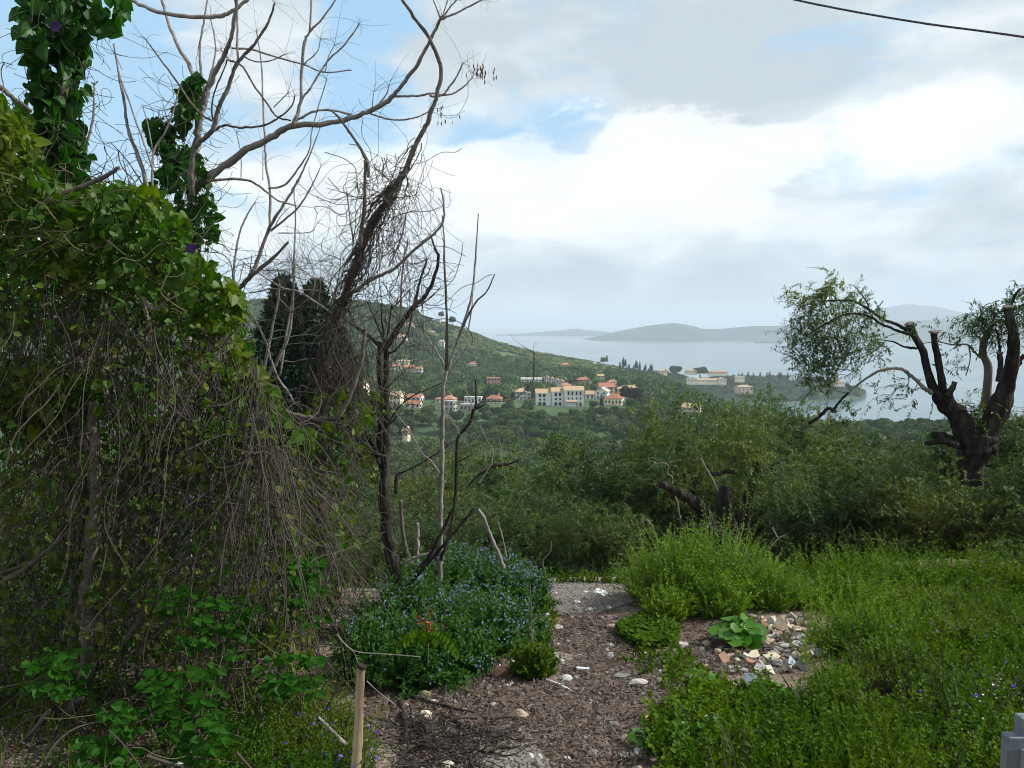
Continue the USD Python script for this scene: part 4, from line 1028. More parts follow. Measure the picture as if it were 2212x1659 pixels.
# leafy sprays: dense fan at the left, small tufts on the stubs
FAN = [(cr(RB, [(x, y)])[0], n, r) for x, y, n, r in [(60, 170, 70, 22), (0, 230, 60, 28), (-60, 250, 40, 26), (-170, 200, 26, 24), (130, 230, 40, 30), (250, 250, 36, 30), (340, 300, 36, 26), (180, 330, 60, 36), (60, 360, 70, 42), (-60, 420, 80, 46), (40, 480, 100, 46), (-90, 520, 90, 42), (120, 560, 80, 44), (40, 620, 110, 48), (-60, 620, 70, 40), (200, 470, 60, 38), (300, 430, 44, 34), (90, 700, 80, 42), (20, 760, 50, 36), (240, 620, 40, 40), (330, 560, 34, 36), (420, 590, 26, 34),
       (240, 160, 16, 14), (360, 330, 26, 20), (400, 520, 22, 24), (640, 380, 10, 10), (775, 430, 8, 9), (560, 840, 26, 26), (440, 880, 20, 24), (640, 880, 26, 28), (1100, 340, 50, 26), (1180, 350, 50, 26), (1070, 380, 36, 28), (980, 420, 22, 30), (1290, 330, 50, 24), (1350, 400, 50, 30), (1340, 200, 36, 26), (1380, 260, 44, 30), (1150, 470, 24, 20), (940, 530, 14, 26), (880, 700, 12, 22), (1040, 1010, 40, 30), (1000, 960, 24, 26), (1080, 1180, 14, 18), (60, 130, 20, 16), (-30, 330, 40, 30)]]
st, dr = [], []
for (u, v), n, r in FAN:
    n = max(3, int(n * (0.46 if u < 2010 else 0.72)))
    p = P(u, v, D9 + 0.1) + np.column_stack([g.normal(size=n), g.normal(size=n) * 1.4, g.normal(size=n)]) * r * D9 / FOC * 0.52
    st.append(p); dr.append(unit(np.array([-.5 if u < 2010 else .05, 0, -.1]) + g.normal(size=(n, 3)) * .7))
st, dr = np.vstack(st), np.vstack(dr)
tw, lf = sprays(g, st, dr, 0.14 + 0.18 * g.random(len(st)), 13, 0.062, 0.25, LANCE, 1.3, r0=0.0035)
T.part('twigs', tw, m_olbark, kind='stuff'); T.part('foliage', lf, m_olive, kind='stuff')

# ------------------------------------------------- the charred olive stump in the middle
gnarl = gnarl_
RM = (1580, 1080, 400)
DM = 10.6
T = Thing('charred_olive', 'charred old olive trunk with a broken arm pointing left behind the bright green bush', 'olive tree', P(1575, 1220, DM))
T.part('trunk', gnarl(cr(RM, [(1150, 1700), (1110, 1350), (1080, 1050), (1040, 850), (1050, 680), (1060, 600)]), DM, [62, 52, 40, 40, 32, 24], 21), m_olbark, smooth=True)
T.part('broken_arm', gnarl(cr(RM, [(1060, 1350), (880, 1150), (770, 960), (620, 800), (430, 680), (180, 560)]), [DM, DM - .1, DM - .2, DM - .3, DM - .4, DM - .5], [44, 38, 30, 26, 20, 16], 22), m_olbark, smooth=True)
T.part('stub', gnarl(cr(RM, [(900, 1230), (700, 1200), (520, 1150), (420, 1060), (380, 980)]), DM - .3, [44, 36, 30, 22, 18], 23), m_olbark, smooth=True)
T.part('stub', lump(P(*cr(RM, [(570, 1080)])[0], DM - .55), .045, .2, 2, 5), m_olbark, smooth=True)
T.part('limb', gnarl(cr(RM, [(1270, 1250), (1330, 900), (1380, 640), (1470, 470), (1490, 280), (1400, 120), (1260, 20)]), DM + .3, [36, 24, 22, 19, 16, 11, 6], 24, rough=.14), m_olbark, smooth=True)
T.part('branch', limb(cr(RM, [(850, 420), (950, 430), (1050, 390), (1180, 410)]), DM, (8, 10), seed=2), m_olbark)
T.part('branch', limb(cr(RM, [(1640, 390), (1700, 310), (1780, 270)]), DM + .3, (8, 6), seed=3), m_olbark)
st = []
for (x, y), n_, r_ in (((1490, 280), 60, .3), ((1400, 120), 80, .35), ((1280, 20), 80, .35), ((1100, 60), 60, .35), ((1470, 470), 30, .25), ((760, 400), 40, .3), ((1700, 300), 60, .4), ((1800, 600), 40, .4)):
    st.append(P(*cr(RM, [(x, y)])[0], DM + (.2 if y < 300 and x > 1000 else .7)) + g.normal(size=(n_, 3)) * r_ * .6)
st = np.vstack(st)
tw, lf = sprays(g, st, unit(g.normal(size=st.shape) + [0, 0, -.2]), .15 + .25 * g.random(len(st)), 16, .06, .35, LANCE, 1.25, r0=.0025)
T.part('twigs', tw, m_twig, kind='stuff'); T.part('foliage', lf, m_olive, kind='stuff')
for i, pts in enumerate([[(0, 390), (100, 300), (220, 280), (290, 330), (280, 420), (340, 470), (340, 560)], [(720, 210), (820, 390), (900, 530), (950, 650)], [(380, 730), (420, 850), (440, 1000)], [(0, 1040), (80, 1150), (150, 1400)], [(1690, 1150), (1760, 1280)], [(1880, 1240), (1760, 1310), (1640, 1450)]]):
    T.part('shoot', limb(cr(RM, pts), DM - .6, (3.5, 3), sides=5, seed=40 + i), m_twig)

# ---------------------------------------------------------------- bare trees and the vine thicket at the left
m_pale = mat_noise('smooth_pale_bark', [(0.3, (.12, .107, .098)), (0.55, (.20, .183, .17)), (0.8, (.31, .29, .27))], scale=14, bump=0.5, bscale=60, rough=0.8, dist=0.004)
m_bough = mat_noise('brown_bough_bark', [(0.3, (.045, .037, .030)), (0.6, (.11, .093, .078)), (0.85, (.20, .175, .15))], scale=12, bump=0.7, bscale=50, dist=0.006)
m_char = mat_noise('scorched_bark', [(0.3, (.009, .008, .0075)), (0.55, (.026, .023, .020)), (0.8, (.085, .076, .068))], scale=10, stretch=(1, 1, .22), bump=1.0, bscale=35, dist=0.01, spec=0.15)
m_dry = mat_island('dry_vine_stem', [(0.0, (.045, .038, .031)), (0.35, (.10, .086, .071)), (0.7, (.18, .16, .136)), (1.0, (.34, .315, .275))], bump=0.0)
m_greenvine = mat_island('green_vine_stem', [(0.0, (.06, .06, .025)), (0.6, (.12, .11, .05)), (1.0, (.2, .18, .09))], bump=0.0)
m_heart = mat_leaf('vine_leaf', [(0.0, (.04, .085, .016)), (0.3, (.075, .13, .022)), (0.6, (.14, .175, .03)), (0.88, (.26, .26, .05)), (0.93, (.22, .15, .045)), (1.0, (.13, .08, .04))], rough=0.5, through=0.4, spec=0.25, patch=((.22, .23, .05), 0.35), scale=2.2)
m_dull = mat_leaf('thicket_leaf', [(0.0, (.040, .080, .016)), (0.35, (.075, .125, .024)), (0.7, (.125, .165, .034)), (0.87, (.20, .205, .05)), (0.93, (.13, .085, .04)), (1.0, (.075, .05, .03))], rough=0.55, through=0.35, spec=0.2, patch=((.15, .13, .05), 0.5), scale=3.0)
m_ivy = mat_leaf('ivy_leaf', [(0.0, (.025, .070, .016)), (0.5, (.05, .115, .024)), (0.85, (.10, .17, .035)), (1.0, (.18, .18, .04))], rough=0.45, through=0.38, spec=0.25)
m_bram = mat_leaf('bramble_leaf', [(0.0, (.022, .065, .012)), (0.6, (.042, .105, .018)), (1.0, (.08, .155, .026))], rough=0.6, through=0.35, spec=0.15)
m_purple = mat_leaf('purple_petal', [(0.0, (.05, .025, .09)), (1.0, (.22, .08, .24))], rough=0.5, through=0.3)
m_pod = mat_island('dry_seed_pod', [(0.0, (.12, .075, .045)), (1.0, (.26, .19, .12))])
g = np.random.default_rng(17)
RA = (0, 0, 840); R2 = (600, 400, 840); R3 = (0, 560, 840); R4 = (0, 1245, 840); R5 = (850, 880, 400); RT = (840, 0, 460 * 2212 / 1908); RZ = (800, 1245, 840); RX = (560, 640, 460)
K8 = 0.336


def inside(poly, p):
    poly = np.asarray(poly, float); x, y = p[:, 0], p[:, 1]; c = np.zeros(len(p), bool); j = len(poly) - 1
    for i in range(len(poly)):
        xi, yi = poly[i]; xj, yj = poly[j]
        c ^= ((yi > y) != (yj > y)) & (x < (xj - xi) * (y - yi) / (yj - yi + 1e-12) + xi); j = i
    return c


def scatter(poly, n, d0, d1, g=g):
    """n points whose pixels lie in the polygon, at distances d0 to d1."""
    poly = np.asarray(poly, float); lo, hi = poly.min(0), poly.max(0); out = []
    while sum(map(len, out)) < n:
        p = lo + (hi - lo) * g.random((2 * n, 2)); out.append(p[inside(poly, p)])
    p = np.vstack(out)[:n]
    return P(p[:, 0], p[:, 1], d0 + (d1 - d0) * g.random(n))


def wander(start, n_pts, step, heading, curl=0.5, sag=0.0, g=g):
    """Wandering stems from the starts: (N, n_pts, 3)."""
    N = len(start); h = unit(heading + g.normal(size=(N, 3)) * 0.4); pts = [start]; w = g.normal(size=(N, 3)) * curl
    for _ in range(n_pts - 1):
        w = 0.72 * w + g.normal(size=(N, 3)) * curl * 0.5
        h = unit(h + w * 0.55 + np.array([0, 0, -sag]))
        pts.append(pts[-1] + h * np.broadcast_to(step, (N,))[:, None])
    return np.stack(pts, 1)


def smooth_curves(C, m=3):
    N, K, _ = C.shape; t = np.linspace(0, K - 1 - 1e-6, (K - 1) * m + 1); i = t.astype(int); f = (t - i)[None, :, None]
    E = np.concatenate([2 * C[:, :1] - C[:, 1:2], C, 2 * C[:, -1:] - C[:, -2:-1], 2 * C[:, -1:] - C[:, -2:-1]], 1)
    a, b, c, d = E[:, i], E[:, i + 1], E[:, i + 2], E[:, i + 3]
    return 0.5 * (2 * b + (c - a) * f + (2 * a - 5 * b + 4 * c - d) * f ** 2 + (3 * b - a - 3 * c + d) * f ** 3)


def above_ground(p, h=0.02):
    z = ground_z(p[..., 0], p[..., 1]); q = p.copy(); q[..., 2] = np.maximum(q[..., 2], z + h); return q


def leafy(T, name, pos, size, mat, shape, nparts, out=(0.1, -0.8, 0.35), g=g, tilt=0.55, hang=0.5):
    """The nparts leaves that show largest become parts, the rest one part of foliage."""
    n = len(pos); nr = unit(np.asarray(out, float) + g.normal(size=(n, 3)) * tilt)
    ax = unit(np.cross(nr, rand_dirs(n, g)) + np.array([0, 0, -hang]))
    sz = size * (0.55 + 0.8 * g.random(n) ** 1.3)
    show = np.argsort(-sz / np.maximum(pos[:, 1] - (pos[:, 1].min() - 1.2), .2))
    first, rest_ = show[:nparts], show[nparts:]
    for i in first:
        T.part(name, leaves(pos[i:i + 1], ax[i:i + 1], nr[i:i + 1], sz[i:i + 1], shape), mat)
    if len(rest_): T.part('foliage', leaves(pos[rest_], ax[rest_], nr[rest_], sz[rest_], shape), mat, kind='stuff')


def fine_tips(tips, dirs, n, length, r=0.0016):
    N = len(tips); s = np.repeat(tips, n, 0); d = unit(np.repeat(dirs, n, 0) + g.normal(size=(N * n, 3)) * 0.7)
    C = wander(s, 5, length / 4 * (0.5 + g.random(N * n)), d, 0.5, 0.08)
    return tubes(C, np.linspace(r, r * .5, 5), 3)


def tree(name, label, cat, base, items, mat, group=None):
    """A tree whose limbs are given one by one: (part, region or None, pixels, distance, widths, material or None)."""
    T = Thing(name, label, cat, base, group)
    tips, dirs = [], []
    for i, it in enumerate(items):
        part, reg, pts, d, w = it[:5]; m = it[5] if len(it) > 5 and it[5] is not None else mat
        uv = cr(reg, pts) if reg else np.asarray(pts, float)
        ww = np.asarray(w, float) * (reg[2] / 2212 / 1.1302 if reg else 1)
        T.part(part, limb(uv, d, ww, sides=8 if np.max(ww) > 14 else 6, seed=i, knots=.07), m, smooth=bool(np.max(ww) > 9))
        dd = np.broadcast_to(np.atleast_1d(np.asarray(d, float)), (1,))[0] if np.ndim(d) == 0 else d[0]
        tips.append(P(uv[0, 0], uv[0, 1], dd)); dirs.append(unit(P(uv[0, 0], uv[0, 1], dd) - P(uv[1, 0], uv[1, 1], dd)))
    return T, np.array(tips), np.array(dirs)


# --- the tall bare tree with smooth pale bark
DA = 7.2
T, tips, dirs = tree('bare_tree', 'tall leafless tree with smooth pale limbs arching right across the sky', 'tree', P(420, 1300, DA), [
    ('trunk', RA, [(1330, 560), (1300, 680), (1270, 860), (1255, 1000), (1240, 1240), (1215, 1700), (1210, 2400), (1200, 3300), (1200, 4300)], DA, (34, 40, 46, 50, 56, 64, 68, 72, 78)),
    ('limb', RA, [(1520, -40), (1515, 80), (1480, 260), (1420, 390), (1350, 540), (1305, 680)], [DA - .5, DA - .4, DA - .3, DA - .1, DA, DA], (20, 24, 28, 32, 36, 40)),
    ('limb', RA, [(1030, -40), (1065, 90), (1130, 270), (1220, 420), (1260, 560), (1300, 680)], [DA + .6, DA + .5, DA + .3, DA + .2, DA + .1, DA], (18, 20, 24, 28, 30, 32)),
    ('branch', RA, [(820, -20), (930, 45), (1080, 90), (1310, 110), (1440, 95), (1510, 60), (1600, -10)], DA - .8, (20, 24, 24, 25, 24, 22, 18)),
    ('branch', RA, [(1335, -20), (1310, 150), (1285, 300), (1290, 450), (1315, 590)], DA + .2, (10, 20)),
    ('branch', RA, [(1355, 120), (1385, 280), (1370, 420), (1315, 590)], DA + .3, (8, 14)),
    ('branch', RA, [(1527, -20), (1525, 200), (1527, 400)], DA - .6, (12, 16)),
    ('limb', RA, [(1765, 20), (1730, 130), (1640, 280), (1530, 400), (1470, 550), (1410, 680), (1385, 780), (1350, 860), (1270, 930), (1235, 1040), (1235, 1250)], DA - .6, (12, 16, 20, 24, 26, 28, 30, 32, 34, 36, 40), m_bough),
    ('branch', RA, [(940, 255), (1000, 340), (1140, 530), (1220, 650), (1300, 740), (1370, 780)], DA - .7, (8, 18), m_bough),
    ('branch', RA, [(1420, 320), (1460, 385), (1390, 560), (1360, 680), (1370, 780)], DA - .6, (7, 13), m_bough),
    ('branch', RA, [(1470, 385), (1560, 430), (1640, 560), (1720, 670), (1780, 750), (1870, 775)], DA - .5, (14, 10), m_bough),
    ('branch', RA, [(1490, 310), (1620, 320), (1800, 375), (1950, 415), (2090, 465), (2260, 450)], DA - .3, (14, 8)),
    ('branch', RA, [(1650, 200), (1680, 400), (1690, 640), (1700, 860), (1710, 1050), (1735, 1220), (1735, 1480)], DA + .7, (8, 18)),
    ('limb', None, [(954, 38), (948, 49), (927, 92), (903, 137), (875, 175), (850, 205), (829, 224), (786, 245), (743, 259), (689, 269), (632, 272), (585, 296), (531, 326), (477, 363), (437, 393), (415, 420)], np.linspace(6.0, 7.2, 16), (6, 6.5, 7, 7.5, 8, 9, 10, 10, 11, 11.5, 13, 14, 15, 16, 17, 18)),
    ('branch', RT, [(1400, -5), (1180, 110), (985, 195)], 6.0, (14, 24)), ('branch', RT, [(1145, -10), (1060, 90), (1000, 185)], 6.0, (14, 20)), ('branch', RT, [(1055, -10), (990, 180)], 6.1, (10, 14)), ('branch', RT, [(900, -10), (940, 90), (975, 190)], 6.0, (12, 18)),
    ('branch', RT, [(1205, 640), (1130, 790), (1060, 890), (990, 965), (900, 975), (860, 955)], 6.3, (16, 26)), ('branch', RT, [(1295, 790), (1220, 870), (1110, 945), (1010, 965), (900, 945), (780, 965), (640, 975), (500, 970)], 6.4, (12, 26)),
    ('branch', RT, [(865, 1110), (840, 1140), (720, 1190), (580, 1215), (430, 1200), (270, 1150)], 6.6, (12, 20)), ('branch', RT, [(455, 860), (430, 950), (340, 1070)], 6.5, (12, 20)), ('branch', RT, [(300, 930), (285, 1090)], 6.5, (8, 14)),
    ('branch', RA, [(1895, 620), (1870, 690), (1800, 750), (1700, 805), (1540, 820), (1450, 805), (1380, 835)], DA - .5, (8, 18), m_bough),
    ('branch', RA, [(2005, -20), (1990, 200), (1960, 260), (1940, 450), (1930, 660), (1880, 810)], DA - .5, (12, 14, 20, 20, 22, 28)), ('branch', RA, [(2170, -20), (2080, 110), (1988, 205)], DA - .5, (9, 14)),
    ('branch', None, [(775, 51), (771, 60), (743, 98), (706, 134), (672, 188), (652, 215), (638, 262)], DA - .7, (3, 5.5)), ('branch', RA, [(2060, 250), (2040, 330), (1950, 415)], DA - .5, (6, 9)), ('branch', RA, [(2150, 290), (2110, 370), (2090, 465)], DA - .6, (5, 8)),
    ('branch', RA, [(1890, 1320), (1790, 1290), (1720, 1240), (1620, 1170), (1500, 1150), (1330, 1165)], DA - .2, (10, 20)), ('branch', RA, [(2100, 510), (2010, 820), (1990, 960), (1920, 1080), (1830, 1190), (1720, 1212)], DA + .1, (6, 8, 9, 12, 13, 13)),
    ('branch', RA, [(2250, 735), (2140, 710), (2030, 712), (1930, 760), (1890, 790)], 6.9, (14, 16)), ('branch', RA, [(1850, 600), (1760, 690)], DA - .5, (6, 8)), ('branch', RA, [(1520, 850), (1550, 1000), (1550, 1140)], DA - .2, (6, 8)), ('branch', RA, [(1690, 1060), (1690, 1160)], DA - .2, (5, 7)),
    ('branch', RA, [(1830, 350), (1740, 390), (1640, 395), (1560, 360)], DA - .3, (6, 10)),
], m_pale)
sel = np.arange(len(tips))[3:]
T.part('fine_twigs', join(fine_tips(tips[sel], dirs[sel], 6, 0.15, .0011), fine_tips(tips[sel], dirs[sel], 3, 0.3, .0015)), m_dry, kind='stuff')
pods = np.vstack([P(*cr(RT, [(x, y)])[0], 6.3) + g.normal(size=(n, 3)) * [.035, .035, .03] for x, y, n in ((1330, 690, 16), (1390, 700, 22), (1450, 740, 10), (975, 1140, 8), (1035, 1160, 9))])
T.part('seed_pods', leaves(pods, np.array([0, 0, -1.0]) + g.normal(size=(len(pods), 3)) * .15, rand_dirs(len(pods)), .045, LANCE, 1.0), m_pod, kind='stuff')

# ivy on that tree
T = Thing('ivy', 'dark green ivy wrapping the pale trunk of the tall leafless tree', 'ivy', P(415, 480, DA))
def along(uv, d, n, rad):
    s = spline(np.asarray(uv, float), 200)[g.integers(0, 200, n)]
    p = P(s[:, 0], s[:, 1], d); r = np.interp(s[:, 1], [q[1] for q in uv], rad)
    a = g.random(n) * 6.28; k = r * (0.55 + 0.55 * g.random(n)) * d / FOC
    return p + np.column_stack([np.cos(a) * k, np.sin(a) * k, g.normal(size=n) * .03])
pos = np.vstack([along([(425, 165), (408, 200), (400, 240), (375, 290)], DA - .1, 220, [7, 12, 15, 17]), along([(330, 265), (360, 300), (395, 350), (412, 400), (428, 460), (445, 520)], DA - .1, 430, [20, 28, 42, 46, 38, 22]), along([(330, 420), (370, 360), (400, 330)], DA, 120, [18, 22, 22][::-1])])
leafy(T, 'leaf', pos, 0.072, m_ivy, HEART, 220)
T.part('stems', tubes(smooth_curves(wander(pos[::4], 9, .06, np.array([0, 0, -1.]), .8)), .0022, 3), m_dry, kind='stuff')

# --- thin saplings left of it
T, tips, dirs = tree('bare_sapling', 'pair of thin pale leafless stems rising from the top of the vine thicket', 'sapling', P(320, 1200, 6.2), [
    ('stem', RA, [(730, 280), (770, 500), (800, 660), (820, 820), (870, 960), (930, 1140), (960, 1400), (985, 2200), (1000, 3200), (1000, 4200)], 6.2, (10, 16, 18, 20, 24, 28, 30, 34, 38, 44)),
    ('stem', RA, [(770, 490), (830, 650), (880, 800), (930, 930), (985, 1100)], 6.2, (10, 14)), ('branch', RA, [(720, 925), (800, 1010), (890, 1140), (940, 1230)], 6.2, (6, 12)), ('branch', RA, [(790, 1030), (840, 1190), (900, 1280)], 6.2, (6, 10)),
    ('branch', RA, [(1150, 570), (1110, 730), (1060, 850), (985, 990), (980, 1300)], 6.3, (8, 16)), ('branch', RA, [(920, 690), (950, 800), (985, 990)], 6.3, (6, 10)), ('branch', RA, [(1050, 675), (1080, 790)], 6.3, (6, 8)), ('branch', RA, [(1015, 720), (1060, 810)], 6.3, (6, 8))], m_pale)
T.part('fine_twigs', fine_tips(tips[1:], dirs[1:], 3, .12), m_dry, kind='stuff')
T, tips, dirs = tree('bare_sapling', 'single thin leafless stem right beside the ivy-covered trunk', 'sapling', P(178, 1200, 5.8), [('stem', RA, [(605, 530), (600, 740), (570, 880), (545, 990), (540, 1400), (560, 2400), (560, 4300)], 5.8, (10, 14, 16, 20, 24, 30, 40)), ('bud_tuft', RA, [(585, 525), (605, 545), (630, 520)], 5.8, (8, 8))], m_pale)

# --- pale saplings between the thicket and the dead tree
T, tips, dirs = tree('slender_sapling_clump', 'clump of slender grey saplings between the vine thicket and the vine-wrapped dead tree', 'saplings', P(560, 1250, 7.0), [
    ('stem', RA, [(1640, 1300), (1590, 1380), (1540, 1500), (1510, 1659), (1500, 1800)], 8.0, (8, 18)), ('stem', RA, [(2060, 820), (1990, 1000), (1920, 1150), (1840, 1290), (1740, 1450), (1660, 1659), (1600, 1800)], 7.5, (6, 10, 14, 18, 22, 28, 30)),
    ('stem', RA, [(1890, 1220), (1900, 1400), (1890, 1659), (1880, 1900), (1800, 2400)], 7.6, (8, 16)), ('branch', R2, [(485, 10), (430, 130), (330, 290), (160, 430)], 7.5, (6, 16)), ('branch', R2, [(460, 380), (410, 440), (210, 445)], 7.5, (4, 8)), ('branch', R2, [(250, 310), (215, 350), (180, 420)], 7.5, (5, 8)),
    ('stem', RX, [(580, 200), (585, 330), (540, 600), (480, 900), (430, 1150), (300, 1700), (250, 2600), (240, 3400)], 7.0, (16, 26, 30, 36, 42, 50, 56, 60)), ('stem', RX, [(740, 0), (750, 300), (735, 560), (690, 880), (560, 1170), (450, 1350), (380, 1800), (340, 3300)], 7.2, (14, 24, 30, 36, 46, 50, 54, 60)),
    ('branch', RX, [(70, 490), (220, 560), (310, 700), (410, 900), (500, 1180), (590, 1390), (700, 1540), (760, 1659)], 6.6, (10, 20, 26, 28, 30, 32, 30, 28)), ('branch', RX, [(110, 860), (300, 900), (440, 970)], 6.6, (8, 16)), ('branch', RX, [(440, 920), (600, 880), (760, 870), (900, 850), (1090, 870)], 6.8, (18, 8)),
    ('branch', RX, [(590, 1150), (750, 1170), (880, 1140), (1050, 1130)], 7.0, (14, 8)), ('branch', RX, [(740, 580), (620, 460), (540, 360)], 7.1, (12, 8)), ('branch', RX, [(750, 570), (900, 450), (980, 370), (1020, 200)], 7.1, (16, 10)), ('branch', RX, [(240, 360), (370, 340), (500, 310), (700, 330), (950, 325), (1100, 350), (1250, 360)], 6.9, (20, 8)),
    ('branch', RX, [(200, 30), (320, 110), (480, 220), (650, 310), (800, 340), (950, 430), (1090, 520), (1200, 600)], 6.7, (14, 18, 20, 22, 24, 26, 24, 18)), ('branch', RX, [(320, 90), (500, 100), (650, 95), (800, 65), (980, 5)], 7.2, (16, 8)), ('branch', RX, [(650, 100), (800, 180), (950, 210), (1100, 180)], 7.2, (14, 8)), ('branch', RX, [(720, -40), (850, 80), (1000, 190), (1150, 230), (1290, 370)], 6.9, (10, 18)),
    ('branch', RX, [(430, 1300), (560, 1360), (620, 1250)], 6.6, (12, 10)), ('branch', RX, [(530, 1490), (650, 1510), (790, 1480)], 6.6, (8, 14)), ('branch', RX, [(620, 1650), (720, 1610), (820, 1600)], 6.6, (10, 6)), ('branch', RX, [(870, 860), (950, 780), (1080, 720), (1160, 670)], 6.8, (8, 12)), ('branch', RX, [(1070, 0), (1068, 300), (1030, 560)], 7.0, (7, 10)), ('branch', RX, [(960, 20), (1000, 260), (940, 380)], 7.0, (6, 9))], m_pale)
T.part('fine_twigs', join(fine_tips(tips, dirs, 6, .22), fine_tips(scatter([(560, 560), (740, 560), (745, 650), (600, 690)], 150, 6.6, 7.6), rand_dirs(150) * [1, .4, 1] + [0, 0, .6], 2, .4)), m_dry, kind='stuff')
T, tips, dirs = tree('bare_sapling', 'reddish brown bare stem crossing the right edge of the vine thicket', 'sapling', P(520, 1250, 5.6), [('stem', None, [(623, 522), (608, 539), (585, 562), (551, 589), (531, 609), (505, 635), (470, 680), (455, 900), (450, 1500)], 5.6, (5, 6, 8, 9, 10, 11, 12, 14, 20))], m_bough)

# --- the dead tree wrapped in dry vines
DV = 6.0
VT = [(860, -12), (890, 30), (925, 80), (946, 125), (953, 155), (944, 205), (925, 262), (905, 300), (868, 380), (838, 430), (800, 492), (770, 570), (745, 640), (722, 700), (707, 790), (700, 900), (694, 1010), (690, 1150), (688, 1330)]
T, tips, dirs = tree('vine_wrapped_tree', 'dead leaning tree wrapped in a grey tangle of dry vines, hooked at its top', 'tree', P(690, 1300, DV), [
    ('trunk', None, VT, DV, (6, 7, 8, 8.5, 9, 9, 9, 10, 11, 12, 13, 14, 16, 18, 22, 24, 24, 26, 28), m_bough),
    ('limb', RT, [(-130, 1120), (-60, 1180), (20, 1290), (120, 1430), (180, 1530), (235, 1659), (250, 1800)], DV - .1, (16, 22, 26, 28, 30, 34, 36), m_bough), ('limb', R2, [(770, -20), (765, 150), (760, 300), (740, 440), (745, 540)], DV - .1, (22, 24, 26, 28, 30), m_bough),
    ('limb', R2, [(1255, 155), (1275, 280), (1265, 380), (1200, 460), (1100, 540), (960, 670), (820, 740), (690, 830)], DV + .2, (10, 14, 16, 18, 20, 22, 26, 30), m_pale), ('branch', R2, [(1030, 345), (990, 500), (920, 660)], DV + .1, (7, 12)), ('branch', R2, [(650, 175), (670, 350), (690, 550), (650, 640)], DV + .2, (7, 12)), ('branch', R2, [(1045, 480), (1020, 600), (1000, 780), (1000, 920)], DV + .3, (8, 16), m_pale)], m_bough)
# tangle
def wrap(uv, rad, d, n):
    s = spline(np.asarray(uv, float), 300); st = g.integers(0, 230, n); out = []
    turns = g.normal(size=n) * 2.2; ph = g.random(n) * 6.28; ln = 30 + 40 * g.random(n)
    t = np.linspace(0, 1, 16)
    idx = np.clip((st[:, None] + t[None] * ln[:, None]).astype(int), 0, 299)
    c = P(s[idx][..., 0], s[idx][..., 1], d); r = np.interp(s[idx][..., 1], [q[1] for q in uv], rad) * d / FOC * (0.5 + 0.75 * g.random(n))[:, None]
    a = ph[:, None] + turns[:, None] * t[None] * 3
    return c + np.stack([np.cos(a) * r, np.sin(a) * r, 0 * r], -1) + np.cumsum(g.normal(size=(n, 16, 3)) * .012, 1)
vp = wrap(VT[7:18], [3.5, 4, 5, 7, 11, 17, 24, 32, 40, 46, 42], DV, 230)
T.part('vine_stems', tubes(vp, (.0016 + .003 * g.random(len(vp)) ** 2)[:, None] * np.ones(16), 4), m_dry, kind='stuff')
hang = [(770, 370), (800, 330), (870, 330), (905, 400), (890, 470), (915, 560), (925, 640), (880, 720), (850, 800), (790, 640), (765, 520), (745, 430)]
C = smooth_curves(wander(scatter(hang, 330, DV - .25, DV + .35), 12, .034 + .03 * g.random(330), np.array([.05, 0, -.9]), 1.0, .12))
T.part('hanging_vines', tubes(C, (.0012 + .0022 * g.random(330) ** 2)[:, None] * np.ones(C.shape[1]), 3), m_dry, kind='stuff')
low = [(720, 640), (780, 640), (800, 760), (770, 900), (760, 1080), (740, 1300), (660, 1330), (660, 1150), (665, 960), (690, 800)]
C = smooth_curves(above_ground(wander(scatter(low, 560, DV - .35, DV + .4), 12, .04 + .035 * g.random(560), np.array([.0, 0, -1.4]), .7, .34)))
T.part('hanging_vines', tubes(C, (.0013 + .0024 * g.random(560) ** 2)[:, None] * np.ones(C.shape[1]), 3), m_dry, kind='stuff')
C = smooth_curves(wander(P(*np.array([[880, 320], [930, 260], [910, 330], [860, 395], [935, 225], [900, 350], [880, 390], [790, 330], [780, 300], [960, 420], [850, 420], [840, 380], [905, 300], [920, 280]]).T, DV), 14, .05, np.array([.2, 0, -.8]), 1.1, .1))
T.part('loose_vines', tubes(C, .0016, 3), m_dry, kind='stuff')
pos = scatter([(650, 860), (740, 820), (800, 880), (760, 1010), (770, 1180), (720, 1330), (640, 1330), (620, 1080)], 420, DV - .45, DV + .2)
leafy(T, 'leaf', pos, .055, m_heart, HEART, 160)

